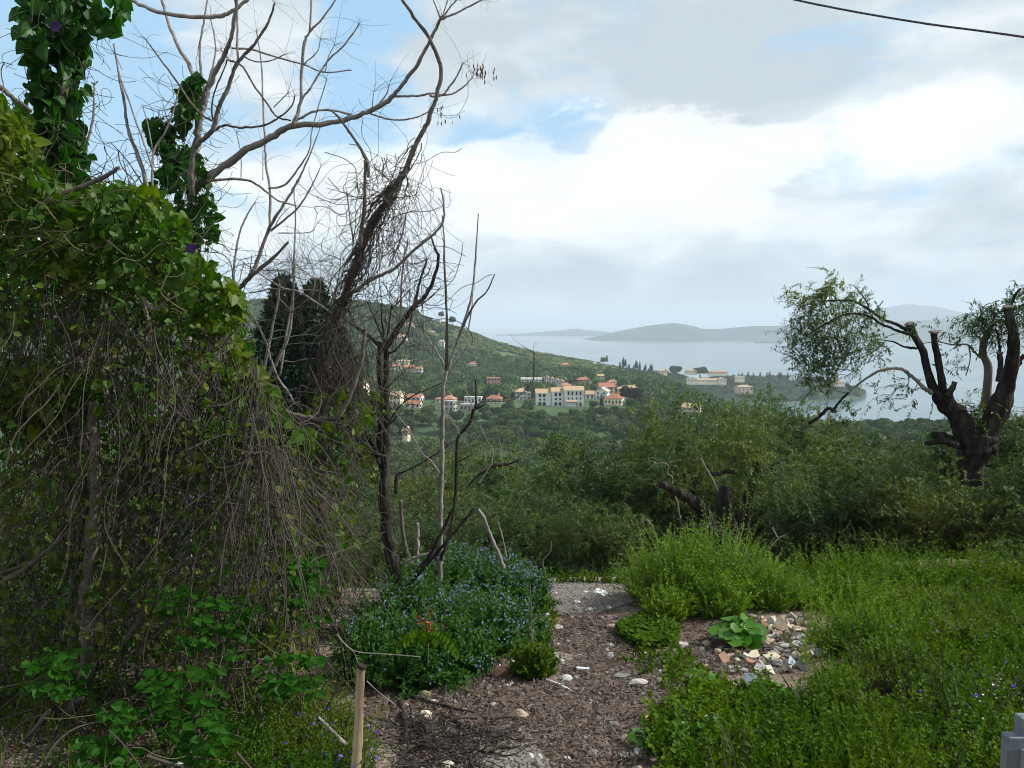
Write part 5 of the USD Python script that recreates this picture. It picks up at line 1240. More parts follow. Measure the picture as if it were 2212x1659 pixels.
# --- scorched double trunk
DB = 6.8
T, tips, dirs = tree('scorched_tree', 'scorched dead tree with two close dark upright trunks', 'tree', P(858, 1262, DB), [
    ('trunk', None, [(834, 750), (834, 830), (836, 911), (832, 1000), (830, 1080), (838, 1150), (848, 1215), (860, 1285)], DB, (12, 14, 15, 19, 24, 26, 28, 32)), ('trunk', None, [(822, 740), (821, 790), (823, 911), (822, 960), (826, 1010)], DB + .1, (11, 13, 15, 17, 17)),
    ('limb', R2, [(1190, 460), (1215, 540), (1240, 600), (1215, 720), (1160, 840), (1075, 920), (990, 1040), (930, 1130), (900, 1190)], DB - .2, (10, 14, 20, 22, 26, 32, 36, 40, 42)), ('branch', R2, [(1165, 610), (1150, 660), (1110, 790), (1090, 890), (1075, 925)], DB - .2, (12, 22)), ('branch', R2, [(1140, 670), (1120, 760), (1090, 880)], DB - .2, (8, 14)), ('branch', R2, [(1190, 660), (1160, 720), (1085, 755)], DB - .2, (6, 9)),
    ('branch', R2, [(1255, 790), (1200, 850), (1120, 910), (1080, 930)], DB - .2, (6, 12)), ('branch', R2, [(1055, 810), (1000, 870), (940, 930)], DB - .1, (7, 10)), ('limb', R2, [(660, 1020), (740, 1070), (830, 1140), (900, 1190)], DB - .1, (12, 18, 24, 30)), ('branch', R2, [(780, 880), (840, 1020), (890, 1150)], DB - .1, (8, 16)), ('branch', R2, [(940, 900), (920, 1040), (900, 1170)], DB - .1, (10, 16)), ('branch', R2, [(870, 900), (880, 1060), (895, 1180)], DB - .1, (10, 16)),
    ('branch', R2, [(1070, 960), (1050, 1060), (1020, 1130), (960, 1200), (905, 1225)], DB, (10, 18)), ('branch', R2, [(1260, 1410), (1190, 1440), (1060, 1500), (980, 1570), (920, 1659)], DB - .1, (6, 12)), ('branch', R5, [(900, 0), (780, 130), (640, 260), (530, 370)], DB, (8, 16)), ('limb', R5, [(-60, 890), (60, 925), (190, 970), (280, 1060), (340, 1150), (390, 1260), (420, 1400)], DB - .1, (36, 44, 56, 64, 66, 66, 60)), ('branch', R5, [(90, 985), (220, 1070), (300, 1110)], DB - .1, (16, 26)),
    ('branch', R5, [(670, 740), (600, 820), (510, 880), (470, 910)], DB - .1, (20, 36)), ('branch', R5, [(420, 690), (480, 790), (520, 860)], DB - .1, (10, 20)), ('branch', R5, [(620, 650), (680, 760), (800, 910), (900, 1080), (1000, 1260), (1130, 1370), (1310, 1650)], DB - .2, (8, 14, 18, 20, 22, 26, 30), m_pale),
    ('limb', R5, [(1360, 1140), (1200, 1250), (960, 1400), (760, 1500), (660, 1560), (640, 1800)], DB + .4, (14, 20, 26, 30, 50, 60)), ('branch', RX, [(1380, 690), (1500, 780), (1650, 890), (1800, 960)], DB - .1, (12, 22))], m_char)
T.part('fine_twigs', join(fine_tips(tips[2:], dirs[2:], 4, .16), fine_tips(scatter([(800, 780), (900, 760), (960, 900), (980, 1050), (900, 1150), (800, 1100)], 110, DB - .4, DB + .6), rand_dirs(110) + [0, 0, -.1], 2, .5)), m_dry, kind='stuff')
pos = np.vstack([scatter([(775, 850), (830, 840), (850, 880), (800, 900)], 50, DB - .1, DB + .1), scatter([(780, 990), (810, 985), (815, 1040), (785, 1050)], 40, DB - .1, DB + .1), scatter([(770, 880), (800, 870), (810, 1000), (780, 1010)], 60, DB - .1, DB + .1)])
leafy(T, 'leaf', pos, .05, m_heart, HEART, 40)

# --- the slender pale tree
DS = 6.5
tree('slender_tree', 'slender pale tree forking into straight whip-like shoots in front of the hill', 'tree', P(954, 1190, DS), [
    ('trunk', None, [(966, 800), (958, 835), (956, 911), (955, 1000), (953, 1090), (952, 1190), (950, 1300)], DS, (7, 9, 10, 10, 10, 11, 12)), ('shoot', R2, [(1262, 330), (1275, 480), (1275, 600), (1290, 900), (1290, 1330)], DS, (6, 10, 14, 18, 24), m_bough), ('shoot', R2, [(1495, 320), (1480, 560), (1455, 830), (1400, 1030), (1340, 1200), (1295, 1330)], DS, (7, 12, 14, 18, 20, 22)),
    ('shoot', R2, [(1600, 710), (1550, 820), (1480, 890), (1400, 1040), (1350, 1180)], DS - .1, (8, 10, 12, 16, 14), m_bough), ('shoot', R2, [(1450, 1080), (1420, 1180), (1360, 1270), (1295, 1370)], DS + .1, (6, 14)), ('shoot', R2, [(1125, 990), (1150, 1100), (1210, 1180), (1280, 1300)], DS + .1, (8, 10, 12, 14)), ('shoot', R2, [(1130, 780), (1140, 950), (1150, 1080)], DS + .1, (6, 8)), ('shoot', R2, [(1460, 830), (1450, 950), (1420, 1120)], DS + .1, (6, 12)), ('twig', R5, [(1500, 410), (1400, 390), (1300, 380)], DS, (5, 9)), ('twig', R5, [(1010, 250), (1120, 320), (1210, 390)], DS, (6, 9)),
    ('twig', R5, [(1180, 850), (1210, 600), (1220, 400)], DS + .1, (5, 8)), ('twig', R5, [(1410, 280), (1340, 350), (1300, 390)], DS, (5, 8))], m_pale)

# --- small scorched tree right of it
DC = 6.1
T, tips, dirs = tree('small_scorched_tree', 'small black scorched tree with a forked top, right of the slender pale tree', 'tree', P(985, 1180, DC), [
    ('trunk', R5, [(1690, 660), (1660, 800), (1580, 920), (1500, 1000), (1470, 1130), (1460, 1400), (1455, 1659), (1440, 1900), (1380, 2300), (1250, 2700)], DC, (46, 46, 44, 46, 44, 44, 46, 48, 50, 52)), ('branch', R5, [(1720, 260), (1725, 450), (1722, 600), (1690, 670)], DC, (18, 22, 30, 44)), ('stub', R5, [(1840, 590), (1770, 630), (1690, 670)], DC - .1, (24, 36)),
    ('branch', R5, [(1545, 290), (1610, 440), (1660, 580), (1710, 690)], DC - .1, (10, 18), m_pale), ('branch', None, [(1154, 762), (1153, 813), (1146, 829), (1130, 847), (1106, 864), (1072, 867), (1044, 868), (1030, 876)], DC - .2, (3.2, 3.2, 3, 3, 3, 3.2, 3.5, 4), m_bough), ('branch', R5, [(1360, 730), (1420, 850), (1480, 920), (1495, 1000)], DC - .1, (12, 22), m_pale), ('branch', R5, [(1680, 1260), (1580, 1320), (1480, 1370)], DC, (10, 20)), ('branch', R5, [(1280, 1050), (1380, 1140), (1460, 1230)], DC, (10, 14), m_pale),
    ('branch', R5, [(2212, 1000), (2080, 1045), (1880, 1090), (1700, 1140), (1450, 1215), (1210, 1250)], DC - .1, (6, 12), m_bough), ('branch', R5, [(1890, 400), (1800, 540), (1750, 620)], DC, (6, 12)), ('leaning_branch', RZ, [(940, -10), (860, 90), (740, 230), (620, 370), (510, 490)], DC, (18, 20, 24, 24, 22)), ('leaning_branch', RZ, [(800, 0), (730, 150), (650, 300), (560, 400)], DC + .3, (20, 28))], m_char)
T.part('fine_twigs', fine_tips(tips[1:], dirs[1:], 5, .18), m_dry, kind='stuff')
tree('dead_sapling', 'pale crooked dead stem right of the small scorched tree', 'dead stem', P(1082, 1210, 6.3), [('stem', R5, [(1780, 870), (1830, 980), (1900, 1120), (1955, 1220), (1930, 1400), (1850, 1530), (1770, 1659)], 6.3, (8, 12, 16, 18, 20, 22, 24)), ('stem', RZ, [(965, -2), (1010, 60), (1040, 150), (1110, 310), (1130, 380)], 6.3, (22, 24, 26, 28, 30))], m_pale)
tree('dead_log', 'dark mossy dead branch lying level in front of the olive crowns', 'dead branch', P(1060, 1015, 7.4), [('branch', R5, [(2300, 1350), (2212, 1385), (2130, 1400), (2000, 1410), (1880, 1480), (1740, 1570), (1600, 1720)], 7.4, (20, 30, 44, 50, 46, 36, 20)), ('twig', R5, [(2290, 1470), (2210, 1440), (2130, 1420)], 7.4, (8, 14))], m_char)
tree('dead_sapling', 'thin upright pale twig left of the white bungalow', 'dead stem', P(1075, 1010, 6.6), [('stem', R5, [(2000, 910), (2030, 1040), (2060, 1150), (2075, 1280), (2080, 1500)], 6.6, (6, 9))], m_pale)
for i, (lab, pts, d, w) in enumerate([('grey trunk close right of the scorched double trunk', [(470, -60), (480, 130), (520, 310), (560, 420)], 7.6, (26, 30, 34, 40)), ('pale broken stump standing right of the scorched double trunk', [(578, 90), (575, 200), (570, 360)], 7.3, (24, 34, 36)), ('pale leaning stem left of the scorched double trunk', [(120, -90), (100, 0), (20, 340), (-20, 480)], 6.6, (24, 26, 34, 38)), ('thin twig rising from the top of the blue-flowered bush', [(1095, 80), (1120, 160), (1150, 300)], 6.4, (9, 10)),
                                      ('thin weedy stalk between the blue-flowered bush and the gravel hump', [(1440, 200), (1430, 270), (1385, 330), (1410, 440)], 7.2, (5, 7)), ('pale dead branch lying behind the blue-flowered bush', [(470, 345), (580, 300), (690, 270)], 6.7, (18, 20))]):
    tree('dead_sapling' if i != 1 else 'stump', lab, 'stump' if i == 1 else 'dead stem', P(*cr(RZ, [pts[-1]])[0], d), [('stem', RZ, pts, d, w)], m_pale if i != 0 else m_bough)

# --- the boughs in the thicket
LB = [('smooth curved bough sagging between the vine thicket and the vine-wrapped tree', R2, [(765, 1050), (765, 1120), (740, 1280), (690, 1440), (620, 1590), (560, 1640), (450, 1640), (320, 1620), (200, 1560), (100, 1510), (0, 1480), (-40, 1500), (-60, 1600)], 5.2, (14, 24, 28, 30, 32, 34, 34, 34, 34, 34, 32, 30, 28), m_bough),
      ('thick dark bough climbing to the right through the middle of the vine thicket', R3, [(1350, 1260), (1300, 1310), (1200, 1380), (1100, 1440), (1000, 1490), (900, 1550), (820, 1640), (760, 1800), (730, 2300)], 4.9, (30, 40, 46, 48, 50, 54, 60, 66, 70), m_bough),
      ('dead bark-brown bough slanting up out of the top of the vine thicket', RA, [(770, 1075), (700, 1120), (600, 1170), (450, 1230), (300, 1300), (140, 1375), (60, 1420)], 4.4, (22, 26, 30, 32, 34, 34, 30), m_bough),
      ('hook-shaped bare bough hanging in the upper vine thicket', R3, [(920, 460), (955, 590), (930, 660), (860, 700), (800, 680), (740, 600), (690, 520), (660, 440)], 4.5, (24, 28, 30, 30, 30, 28, 26, 24), m_bough),
      ('weathered grey snag in the upper vine thicket', R3, [(1085, 410), (1060, 470), (1010, 505), (950, 480), (900, 400), (840, 290)], 4.45, (22, 30, 36, 36, 32, 26), m_pale),
      ('pale dead root-like limb dangling at the right of the vine thicket', R3, [(1440, 1590), (1470, 1500), (1510, 1380), (1550, 1270), (1530, 1200), (1480, 1160)], 4.7, (26, 40, 46, 44, 36, 30), m_pale),
      ('straight dark bough lying level low in the vine thicket', R3, [(420, 1490), (600, 1500), (780, 1510), (920, 1545)], 4.8, (14, 24), m_bough),
      ('thin grey limb slanting through the middle of the vine thicket', R3, [(760, 1010), (850, 1070), (940, 1130), (1000, 1210), (1060, 1320)], 4.7, (14, 30), m_pale),
      ('dead bough at the left border under the ivy-covered trunk', RA, [(-60, 520), (0, 560), (100, 640), (200, 710)], 4.7, (34, 34, 30, 26), m_bough),
      ('pale smooth trunk deep in the vine thicket, left', R4, [(600, -700), (610, 0), (590, 250), (560, 560), (560, 900), (520, 1150), (420, 1400), (380, 1800)], 4.4, (60, 72, 80, 84, 74, 72, 70, 70), m_bough),
      ('pale smooth trunk deep in the vine thicket, right of its middle', R4, [(1225, -700), (1215, 0), (1200, 250), (1180, 400), (1170, 700), (1160, 1300)], 4.75, (44, 48, 50, 50, 46, 46), m_pale),
      ('thin pale trunk in the vine thicket beside the thicker pale one', R4, [(1150, -500), (1165, 0), (1160, 350), (1150, 900)], 4.8, (20, 24, 24, 24), m_pale),
      ('mossy leaning stem low in the vine thicket', R4, [(1230, 230), (1150, 400), (1040, 540), (900, 720), (780, 900)], 4.7, (30, 46, 56, 56, 50), m_bough),
      ('dark upright stem low in the vine thicket, right', R4, [(1470, -300), (1440, 80), (1410, 400), (1400, 700), (1410, 1200)], 4.6, (40, 46, 50, 52, 56), m_bough),
      ('thin pale upright stick low in the vine thicket', R4, [(1650, 560), (1655, 1060)], 4.9, (18, 20), m_pale), ('brown vine-bound trunk at the right foot of the vine thicket', R4, [(1930, 300), (1890, 650), (1850, 900), (1790, 1150), (1760, 1400)], 4.9, (44, 56, 60, 62, 64), m_bough),
      ('pale fallen stick at the foot of the vine thicket', R4, [(1440, 1620), (1540, 1530), (1640, 1430)], 4.0, (14, 16), m_pale), ('broken upright stick at the foot of the vine thicket', R4, [(1690, 1480), (1680, 1300), (1660, 1180)], 4.1, (30, 22), m_bough), ('fallen pale branch in the lower left corner', R4, [(-20, 1600), (150, 1490), (320, 1280)], 4.0, (30, 26), m_bough), ('dead branch low at the left border', R4, [(-40, 500), (60, 430), (160, 380), (400, 180)], 4.5, (36, 40, 36, 26), m_bough)]
for lab, reg, pts, d, w, m in LB:
    tree('bough' if 'trunk' not in lab else 'thicket_trunk', lab, 'bough' if 'trunk' not in lab else 'trunk', P(*cr(reg, [pts[-1]])[0], d), [('wood', reg, pts, d, w)], m)

# --- the ivy-covered tree
DI = 5.0
T = Thing('ivy_covered_tree', 'upright trunk thickly clad in heart-leaved ivy at the top left corner', 'tree', P(150, 1600, DI))
T.part('trunk', limb(cr(R4, [(470, -3600), (430, -3000), (400, -2200), (440, -1500), (520, -700), (500, 200), (480, 850), (440, 1000), (370, 1250), (310, 1700)]), DI, np.array([70, 76, 80, 84, 88, 92, 100, 104, 108, 112]) * K8, sides=9, seed=9, n=60), m_bough, smooth=True)
def column(uv, rad, d, n, zj=.03):
    s = spline(np.asarray(uv, float), 300)[g.integers(0, 300, n)]; r = np.interp(s[:, 1], [q[1] for q in uv], rad) * d / FOC
    a = g.random(n) * 6.28; k = r * (0.6 + 0.5 * g.random(n) ** 1.5)
    return P(s[:, 0], s[:, 1], d) + np.column_stack([np.cos(a) * k, np.sin(a) * k, g.normal(size=n) * zj])
IC = [(115, -60), (120, 60), (118, 150), (120, 250), (130, 330), (125, 420)]
pos = np.vstack([column(IC, [66, 60, 52, 46, 46, 50], DI, 700), scatter([(180, -20), (275, -20), (280, 40), (240, 70), (200, 60)], 45, DI - .1, DI + .2), scatter([(40, -30), (80, -30), (60, 120), (30, 60)], 30, DI - .1, DI + .2)])
leafy(T, 'leaf', pos, .088, m_ivy, HEART, 290, hang=.8, tilt=.7)
C = smooth_curves(wander(column(IC, [66, 60, 54, 48, 48, 48], DI, 150), 9, .045, np.array([.0, 0, -1.4]), .8, .14))
T.part('ivy_stems', tubes(C, .002, 3), m_dry, kind='stuff')
C = smooth_curves(wander(P(*np.array([[200, 60], [215, 70], [190, 90], [200, 260], [195, 200], [35, 150], [40, 80], [205, 230]]).T, DI), 10, .055, np.array([.9, 0, .1]) * np.array([1, 1, 1.]), .8))
T.part('tendrils', tubes(C, .0016, 3), m_dry, kind='stuff')
pf = P(122, 58, DI - .33)
T.part('flower', leaves(np.repeat(pf[None], 5, 0), np.column_stack([np.cos(np.arange(5) * 1.257), np.full(5, -.25), np.sin(np.arange(5) * 1.257)]), np.array([0, -1., 0]) + np.zeros((5, 3)), .034, ROUND), m_purple)

# --- the vine thicket itself
T = Thing('vine_thicket', 'great tangled wall of dry climbing stems capped by yellow-green vine leaves at the left', 'vine thicket', P(280, 1600, 4.6))
capA = [(-80, 180), (20, 215), (70, 260), (95, 360), (150, 402), (240, 392), (330, 412), (402, 470), (425, 545), (480, 588), (520, 632), (530, 680), (500, 712), (440, 700), (380, 660), (280, 620), (150, 590), (0, 570), (-80, 570)]
capT = [(60, 405), (150, 400), (250, 390), (330, 410), (400, 470), (420, 540), (330, 520), (200, 500), (60, 480)]
wall = [(-90, 560), (150, 590), (300, 620), (420, 690), (530, 690), (545, 770), (580, 860), (640, 950), (660, 1080), (665, 1250), (680, 1420), (620, 1560), (500, 1720), (-90, 1760)]
pA = np.vstack([scatter(capA, 2000, 4.35, 5.5), scatter(capA, 800, 4.3, 4.7), scatter(capT, 260, 4.3, 5.0), scatter([(390, 640), (500, 600), (530, 660), (500, 720), (420, 700)], 220, 4.4, 5.0), scatter([(-80, 200), (60, 250), (90, 370), (60, 420), (-80, 420)], 280, 4.4, 5.2)])
leafy(T, 'leaf', pA, .060, m_heart, HEART, 300, out=(.15, -.55, .55))
pB = np.vstack([scatter([(-80, 785), (100, 790), (215, 825), (230, 880), (130, 940), (0, 920), (-80, 900)], 700, 4.4, 5.0), scatter([(500, 745), (552, 790), (590, 850), (610, 900), (670, 945), (680, 975), (600, 940), (530, 880), (480, 800)], 620, 4.6, 5.3)])
T.part('foliage', leaves(pB, unit(g.normal(size=(len(pB), 3)) + [0, 0, -.4]), unit(np.array([.1, -.6, .5]) + g.normal(size=(len(pB), 3)) * .5), .038 + .05 * g.random(len(pB)), HEART), m_heart, kind='stuff')
cl = np.vstack([scatter(wall, 300, 4.2, 4.9), scatter(wall, 260, 4.6, 5.8)])
pC = above_ground(np.vstack([scatter(wall, 3200, 4.2, 4.8), scatter(wall, 2600, 4.6, 6.0), np.repeat(cl, 9, 0) + g.normal(size=(len(cl) * 9, 3)) * [.05, .05, .075]]), .04)
T.part('foliage', leaves(pC, unit(g.normal(size=(len(pC), 3)) + [0, 0, -.5]), unit(np.array([.1, -.6, .5]) + g.normal(size=(len(pC), 3)) * .6), .012 + .046 * g.random(len(pC)) ** 1.8, HEART), m_dull, kind='stuff')
n = 850
C = smooth_curves(above_ground(wander(scatter(wall, n, 4.45, 6.2), 12, .05 + .06 * g.random(n), np.array([-.03, 0, -1.3]), .6, .26)), 2)
T.part('dry_stems', tubes(C, (.0015 + .0036 * g.random(n) ** 2.5)[:, None] * np.ones(C.shape[1]), 3), m_dry, kind='stuff')
n = 520
C = smooth_curves(above_ground(wander(scatter(wall, n, 4.35, 5.6), 11, .04 + .05 * g.random(n), rand_dirs(n) * [1, .3, .7], 1.0, .03)), 2)
T.part('dry_stems', tubes(C, (.0014 + .004 * g.random(n) ** 2.5)[:, None] * np.ones(C.shape[1]), 3), m_dry, kind='stuff')
n = 500
C = smooth_curves(wander(scatter(capA, n, 4.3, 5.6), 10, .05, rand_dirs(n) * [1, .3, .7] + [0, 0, -.2], .9, .03), 2)
T.part('green_stems', tubes(C, (.0014 + .003 * g.random(n) ** 2)[:, None] * np.ones(C.shape[1]), 3), m_greenvine, kind='stuff')
n = 18
C = smooth_curves(wander(scatter([(500, 900), (620, 860), (700, 1000), (560, 1010), (400, 900)], n, 4.4, 4.8), 9, .06, np.array([.3, 0, -.4]), 1.0, .15))
T.part('pale_stems', tubes(C, (.002 + .003 * g.random(n))[:, None] * np.ones(C.shape[1]), 4), m_dry, kind='stuff')
pf = P(413, 538, 4.32)
T.part('flower', leaves(np.repeat(pf[None], 5, 0), np.column_stack([np.cos(np.arange(5) * 1.257), np.full(5, -.2), np.sin(np.arange(5) * 1.257) * .6]), np.array([0, -1., .3]) + np.zeros((5, 3)), .032, ROUND), m_purple)
# curtains of stems hanging together
an = np.array([[470, 720], [540, 800], [570, 880], [560, 900], [600, 980], [430, 760], [330, 700], [250, 660], [180, 650], [90, 640], [20, 660], [380, 860], [520, 960], [590, 1060], [300, 900], [150, 900]], float)
cs_ = []
for (u, v) in an:
    m = 38; cs_.append(P(u + g.normal(size=m) * 20, v + g.normal(size=m) * 26, 4.3 + 1.0 * g.random() + .18 * g.normal(size=m)))
cs_ = np.vstack(cs_); n = len(cs_)
C = smooth_curves(above_ground(wander(cs_, 13, .06 + .05 * g.random(n), np.array([-.06, 0, -3.0]), .5, .34)), 2)
T.part('hanging_stems', tubes(C, (.0013 + .0032 * g.random(n) ** 2.5)[:, None] * np.ones(C.shape[1]), 3), m_dry, kind='stuff')
# the thick dark inside of the thicket: stems standing behind one another
n = 800
C = smooth_curves(above_ground(wander(scatter(wall, n, 5.8, 7.6), 10, .09 + .06 * g.random(n), np.array([.02, 0, -1.]), .4, .1)), 2)
T.part('inner_stems', tubes(C, (.003 + .008 * g.random(n) ** 2)[:, None] * np.ones(C.shape[1]), 3), m_dry, kind='stuff')
pD = above_ground(np.vstack([scatter(wall, 2600, 5.9, 8.0), scatter([(-90, 440), (200, 480), (400, 540), (520, 690), (300, 720), (-90, 720)], 1700, 5.4, 6.6)]), .04)
T.part('foliage', leaves(pD, unit(g.normal(size=(len(pD), 3)) + [0, 0, -.5]), unit(np.array([.1, -.6, .5]) + g.normal(size=(len(pD), 3)) * .6), .04 + .06 * g.random(len(pD)), HEART), m_ivy, kind='stuff')

# --- bramble at its foot: leaves in threes
T = Thing('bramble', 'bramble with fresh green leaves in threes at the foot of the vine thicket', 'bramble', P(430, 1560, 3.9))
zones = [([(330, 1260), (480, 1270), (560, 1320), (540, 1420), (400, 1400), (320, 1340)], 60, 4.1), ([(310, 1450), (480, 1440), (490, 1560), (360, 1600)], 60, 3.8), ([(180, 1540), (300, 1520), (310, 1670), (170, 1680)], 46, 3.7), ([(70, 1390), (190, 1400), (180, 1500), (70, 1500)], 50, 4.0), ([(380, 1580), (500, 1560), (480, 1670), (390, 1670)], 40, 3.7), ([(600, 1180), (690, 1200), (700, 1350), (620, 1330)], 46, 4.5), ([(560, 1420), (690, 1400), (690, 1500), (560, 1500)], 30, 4.1)]
cs = np.vstack([above_ground(scatter(z, n, d - .15, d + .25), .05) for z, n, d in zones]); n = len(cs)
pos, ax, nr = [], [], []
for k, off in enumerate((0, 1.15, -1.15)):
    a = unit(np.column_stack([np.sin(off) + .3 * g.normal(size=n), np.full(n, -.35), np.cos(off) * .3 - .35 + .2 * g.normal(size=n)]))
    pos.append(cs + a * .008); ax.append(a); nr.append(unit(np.array([0, -.55, .8]) + g.normal(size=(n, 3)) * .3))
pos, ax, nr = (np.vstack(q) for q in (pos, ax, nr)); sz = .036 + .03 * g.random(len(pos))
big = np.argsort(-sz / pos[:, 1])
for i in big[:280]: T.part('leaf', leaves(pos[i:i + 1], ax[i:i + 1], nr[i:i + 1], sz[i:i + 1], OVATE, 1.15), m_bram)
T.part('foliage', leaves(pos[big[280:]], ax[big[280:]], nr[big[280:]], sz[big[280:]], OVATE, 1.15), m_bram, kind='stuff')
C = smooth_curves(above_ground(wander(cs[::4], 9, .07, np.array([0, .2, -.7]), .6, .1)), 2)
T.part('canes', tubes(C, .0028, 4), m_greenvine, kind='stuff')

# ---------------------------------------------------------------- the clearing: stones, litter, plants
RZ6 = (1500, 1245, 1000)


def on_ground(u, v, lo=2.2, hi=14.0):
    d = cast(u, v, lo, hi)
    return P(u, v, d) if d else None


def at(region, x, y):
    u, v = cr(region, [(x, y)])[0]
    p = on_ground(u, v)
    return p if p is not None else P(u, v, 8.0)


def spread(poly, n, g=g):
    """n points on the ground whose pixels lie in the polygon (even over the ground, not over the picture)."""
    poly = np.asarray(poly, float)
    q = np.array([p if (p := on_ground(*c)) is not None else P(*c, 8.5) for c in poly])[:, :2]
    lo, hi = q.min(0), q.max(0); out = []
    while sum(map(len, out)) < n:
        p = lo + (hi - lo) * g.random((n * 2, 2)); out.append(p[inside(q, p)])
    p = np.vstack(out)[:n]
    return np.column_stack([p, ground_z(p[:, 0], p[:, 1])])


m_stone = mat_noise('limestone', [(0.3, (.20, .185, .165)), (0.55, (.34, .32, .29)), (0.8, (.48, .46, .42))], scale=14, bump=0.6, bscale=70, dist=0.006)
m_dark = mat_noise('grey_stone', [(0.3, (.10, .098, .092)), (0.6, (.19, .185, .175)), (0.8, (.27, .265, .25))], scale=14, bump=0.6, bscale=70, dist=0.006)
m_chalk = mat_noise('white_stone', [(0.3, (.29, .28, .26)), (0.7, (.47, .46, .43))], scale=16, bump=0.4, bscale=80, dist=0.004)
m_tanst = mat_noise('tan_stone', [(0.3, (.20, .15, .11)), (0.6, (.33, .27, .20)), (0.8, (.45, .39, .30))], scale=16, bump=0.5, bscale=70, dist=0.005)
m_creams = mat_noise('cream_slab', [(0.3, (.42, .37, .26)), (0.7, (.62, .57, .44))], scale=10, bump=0.3, bscale=90, dist=0.003)
m_terra = mat_noise('fired_clay', [(0.3, (.20, .105, .07)), (0.7, (.31, .18, .125))], scale=14, bump=0.4, bscale=80, dist=0.004)
m_moss = mat_noise('mossy_stone', [(0.3, (.11, .11, .05)), (0.6, (.21, .20, .11)), (0.8, (.30, .28, .18))], scale=16, bump=0.6, bscale=70, dist=0.006)
m_bluet = mat_plain('blue_grey_tile', (.26, .31, .35), 0.25, 0.5)
m_plast = mat_plain('white_plastic', (.74, .76, .76), 0.35, 0.5)
MS = {'lime': m_stone, 'grey': m_dark, 'white': m_chalk, 'tan': m_tanst, 'cream': m_creams, 'clay': m_terra, 'moss': m_moss}


def stone(label, reg, x, y, w, h, mat='lime', cut=4, group=None, flat=0.6, name='stone', cat='stone', seed=None, sink=.3):
    p = at(reg, x, y); k = reg[2] / 2212 / 1.1302 * p[1] / FOC
    rx, rz = w * k / 2, h * k / 2
    sd = seed if seed is not None else int(abs(x * 7 + y * 13)) % 9973
    v, f = lump(p + [0, rx * .6, rz * (1 - sink) * .75], (rx, rx * (.6 + .35 * ((sd % 7) / 7)), max(rz, rx * .28) * .9), .35, 2, sd, 1.5, cut)
    return solo(name, (v, f), MS[mat], label, cat, group)


def slab(label, reg, x, y, w, h, mat, thick=.018, tilt=(.4, .2), yaw=0.0, corners=5, name='stone_shard', cat='shard', seed=0):
    """A broken flat piece of tile or paving, with an uneven outline."""
    gg = np.random.default_rng(seed + int(x)); p = at(reg, x, y); k = reg[2] / 2212 / 1.1302 * p[1] / FOC
    a = np.sort(gg.random(corners) * .8 + np.arange(corners)) * 2 * np.pi / corners
    r = .78 + .4 * gg.random(corners)
    o = np.column_stack([np.cos(a) * r * w * k / 2, np.sin(a) * r * max(h * k, w * k * .5) * .62])
    n = corners; t = np.vstack([np.column_stack([o, np.full(n, thick / 2)]), np.column_stack([o * .97, np.full(n, -thick / 2)]), [[0, 0, thick / 2], [0, 0, -thick / 2]]])
    i = np.arange(n); j = (i + 1) % n
    f = np.vstack([np.column_stack([np.full(n, 2 * n), i, j]), np.column_stack([np.full(n, 2 * n + 1), j + n, i + n]), np.column_stack([i, i + n, j + n]), np.column_stack([i, j + n, j])])
    R = trimesh.transformations.euler_matrix(tilt[0], tilt[1], yaw)[:3, :3]
    v = t @ R.T; v = v + p + [0, h * k * .3, -v[:, 2].min() * .8]
    return solo(name, (v, f), MS[mat] if isinstance(mat, str) else mat, label, cat, label.replace('shard', 'shards') if name == 'rubble_shard' else None)


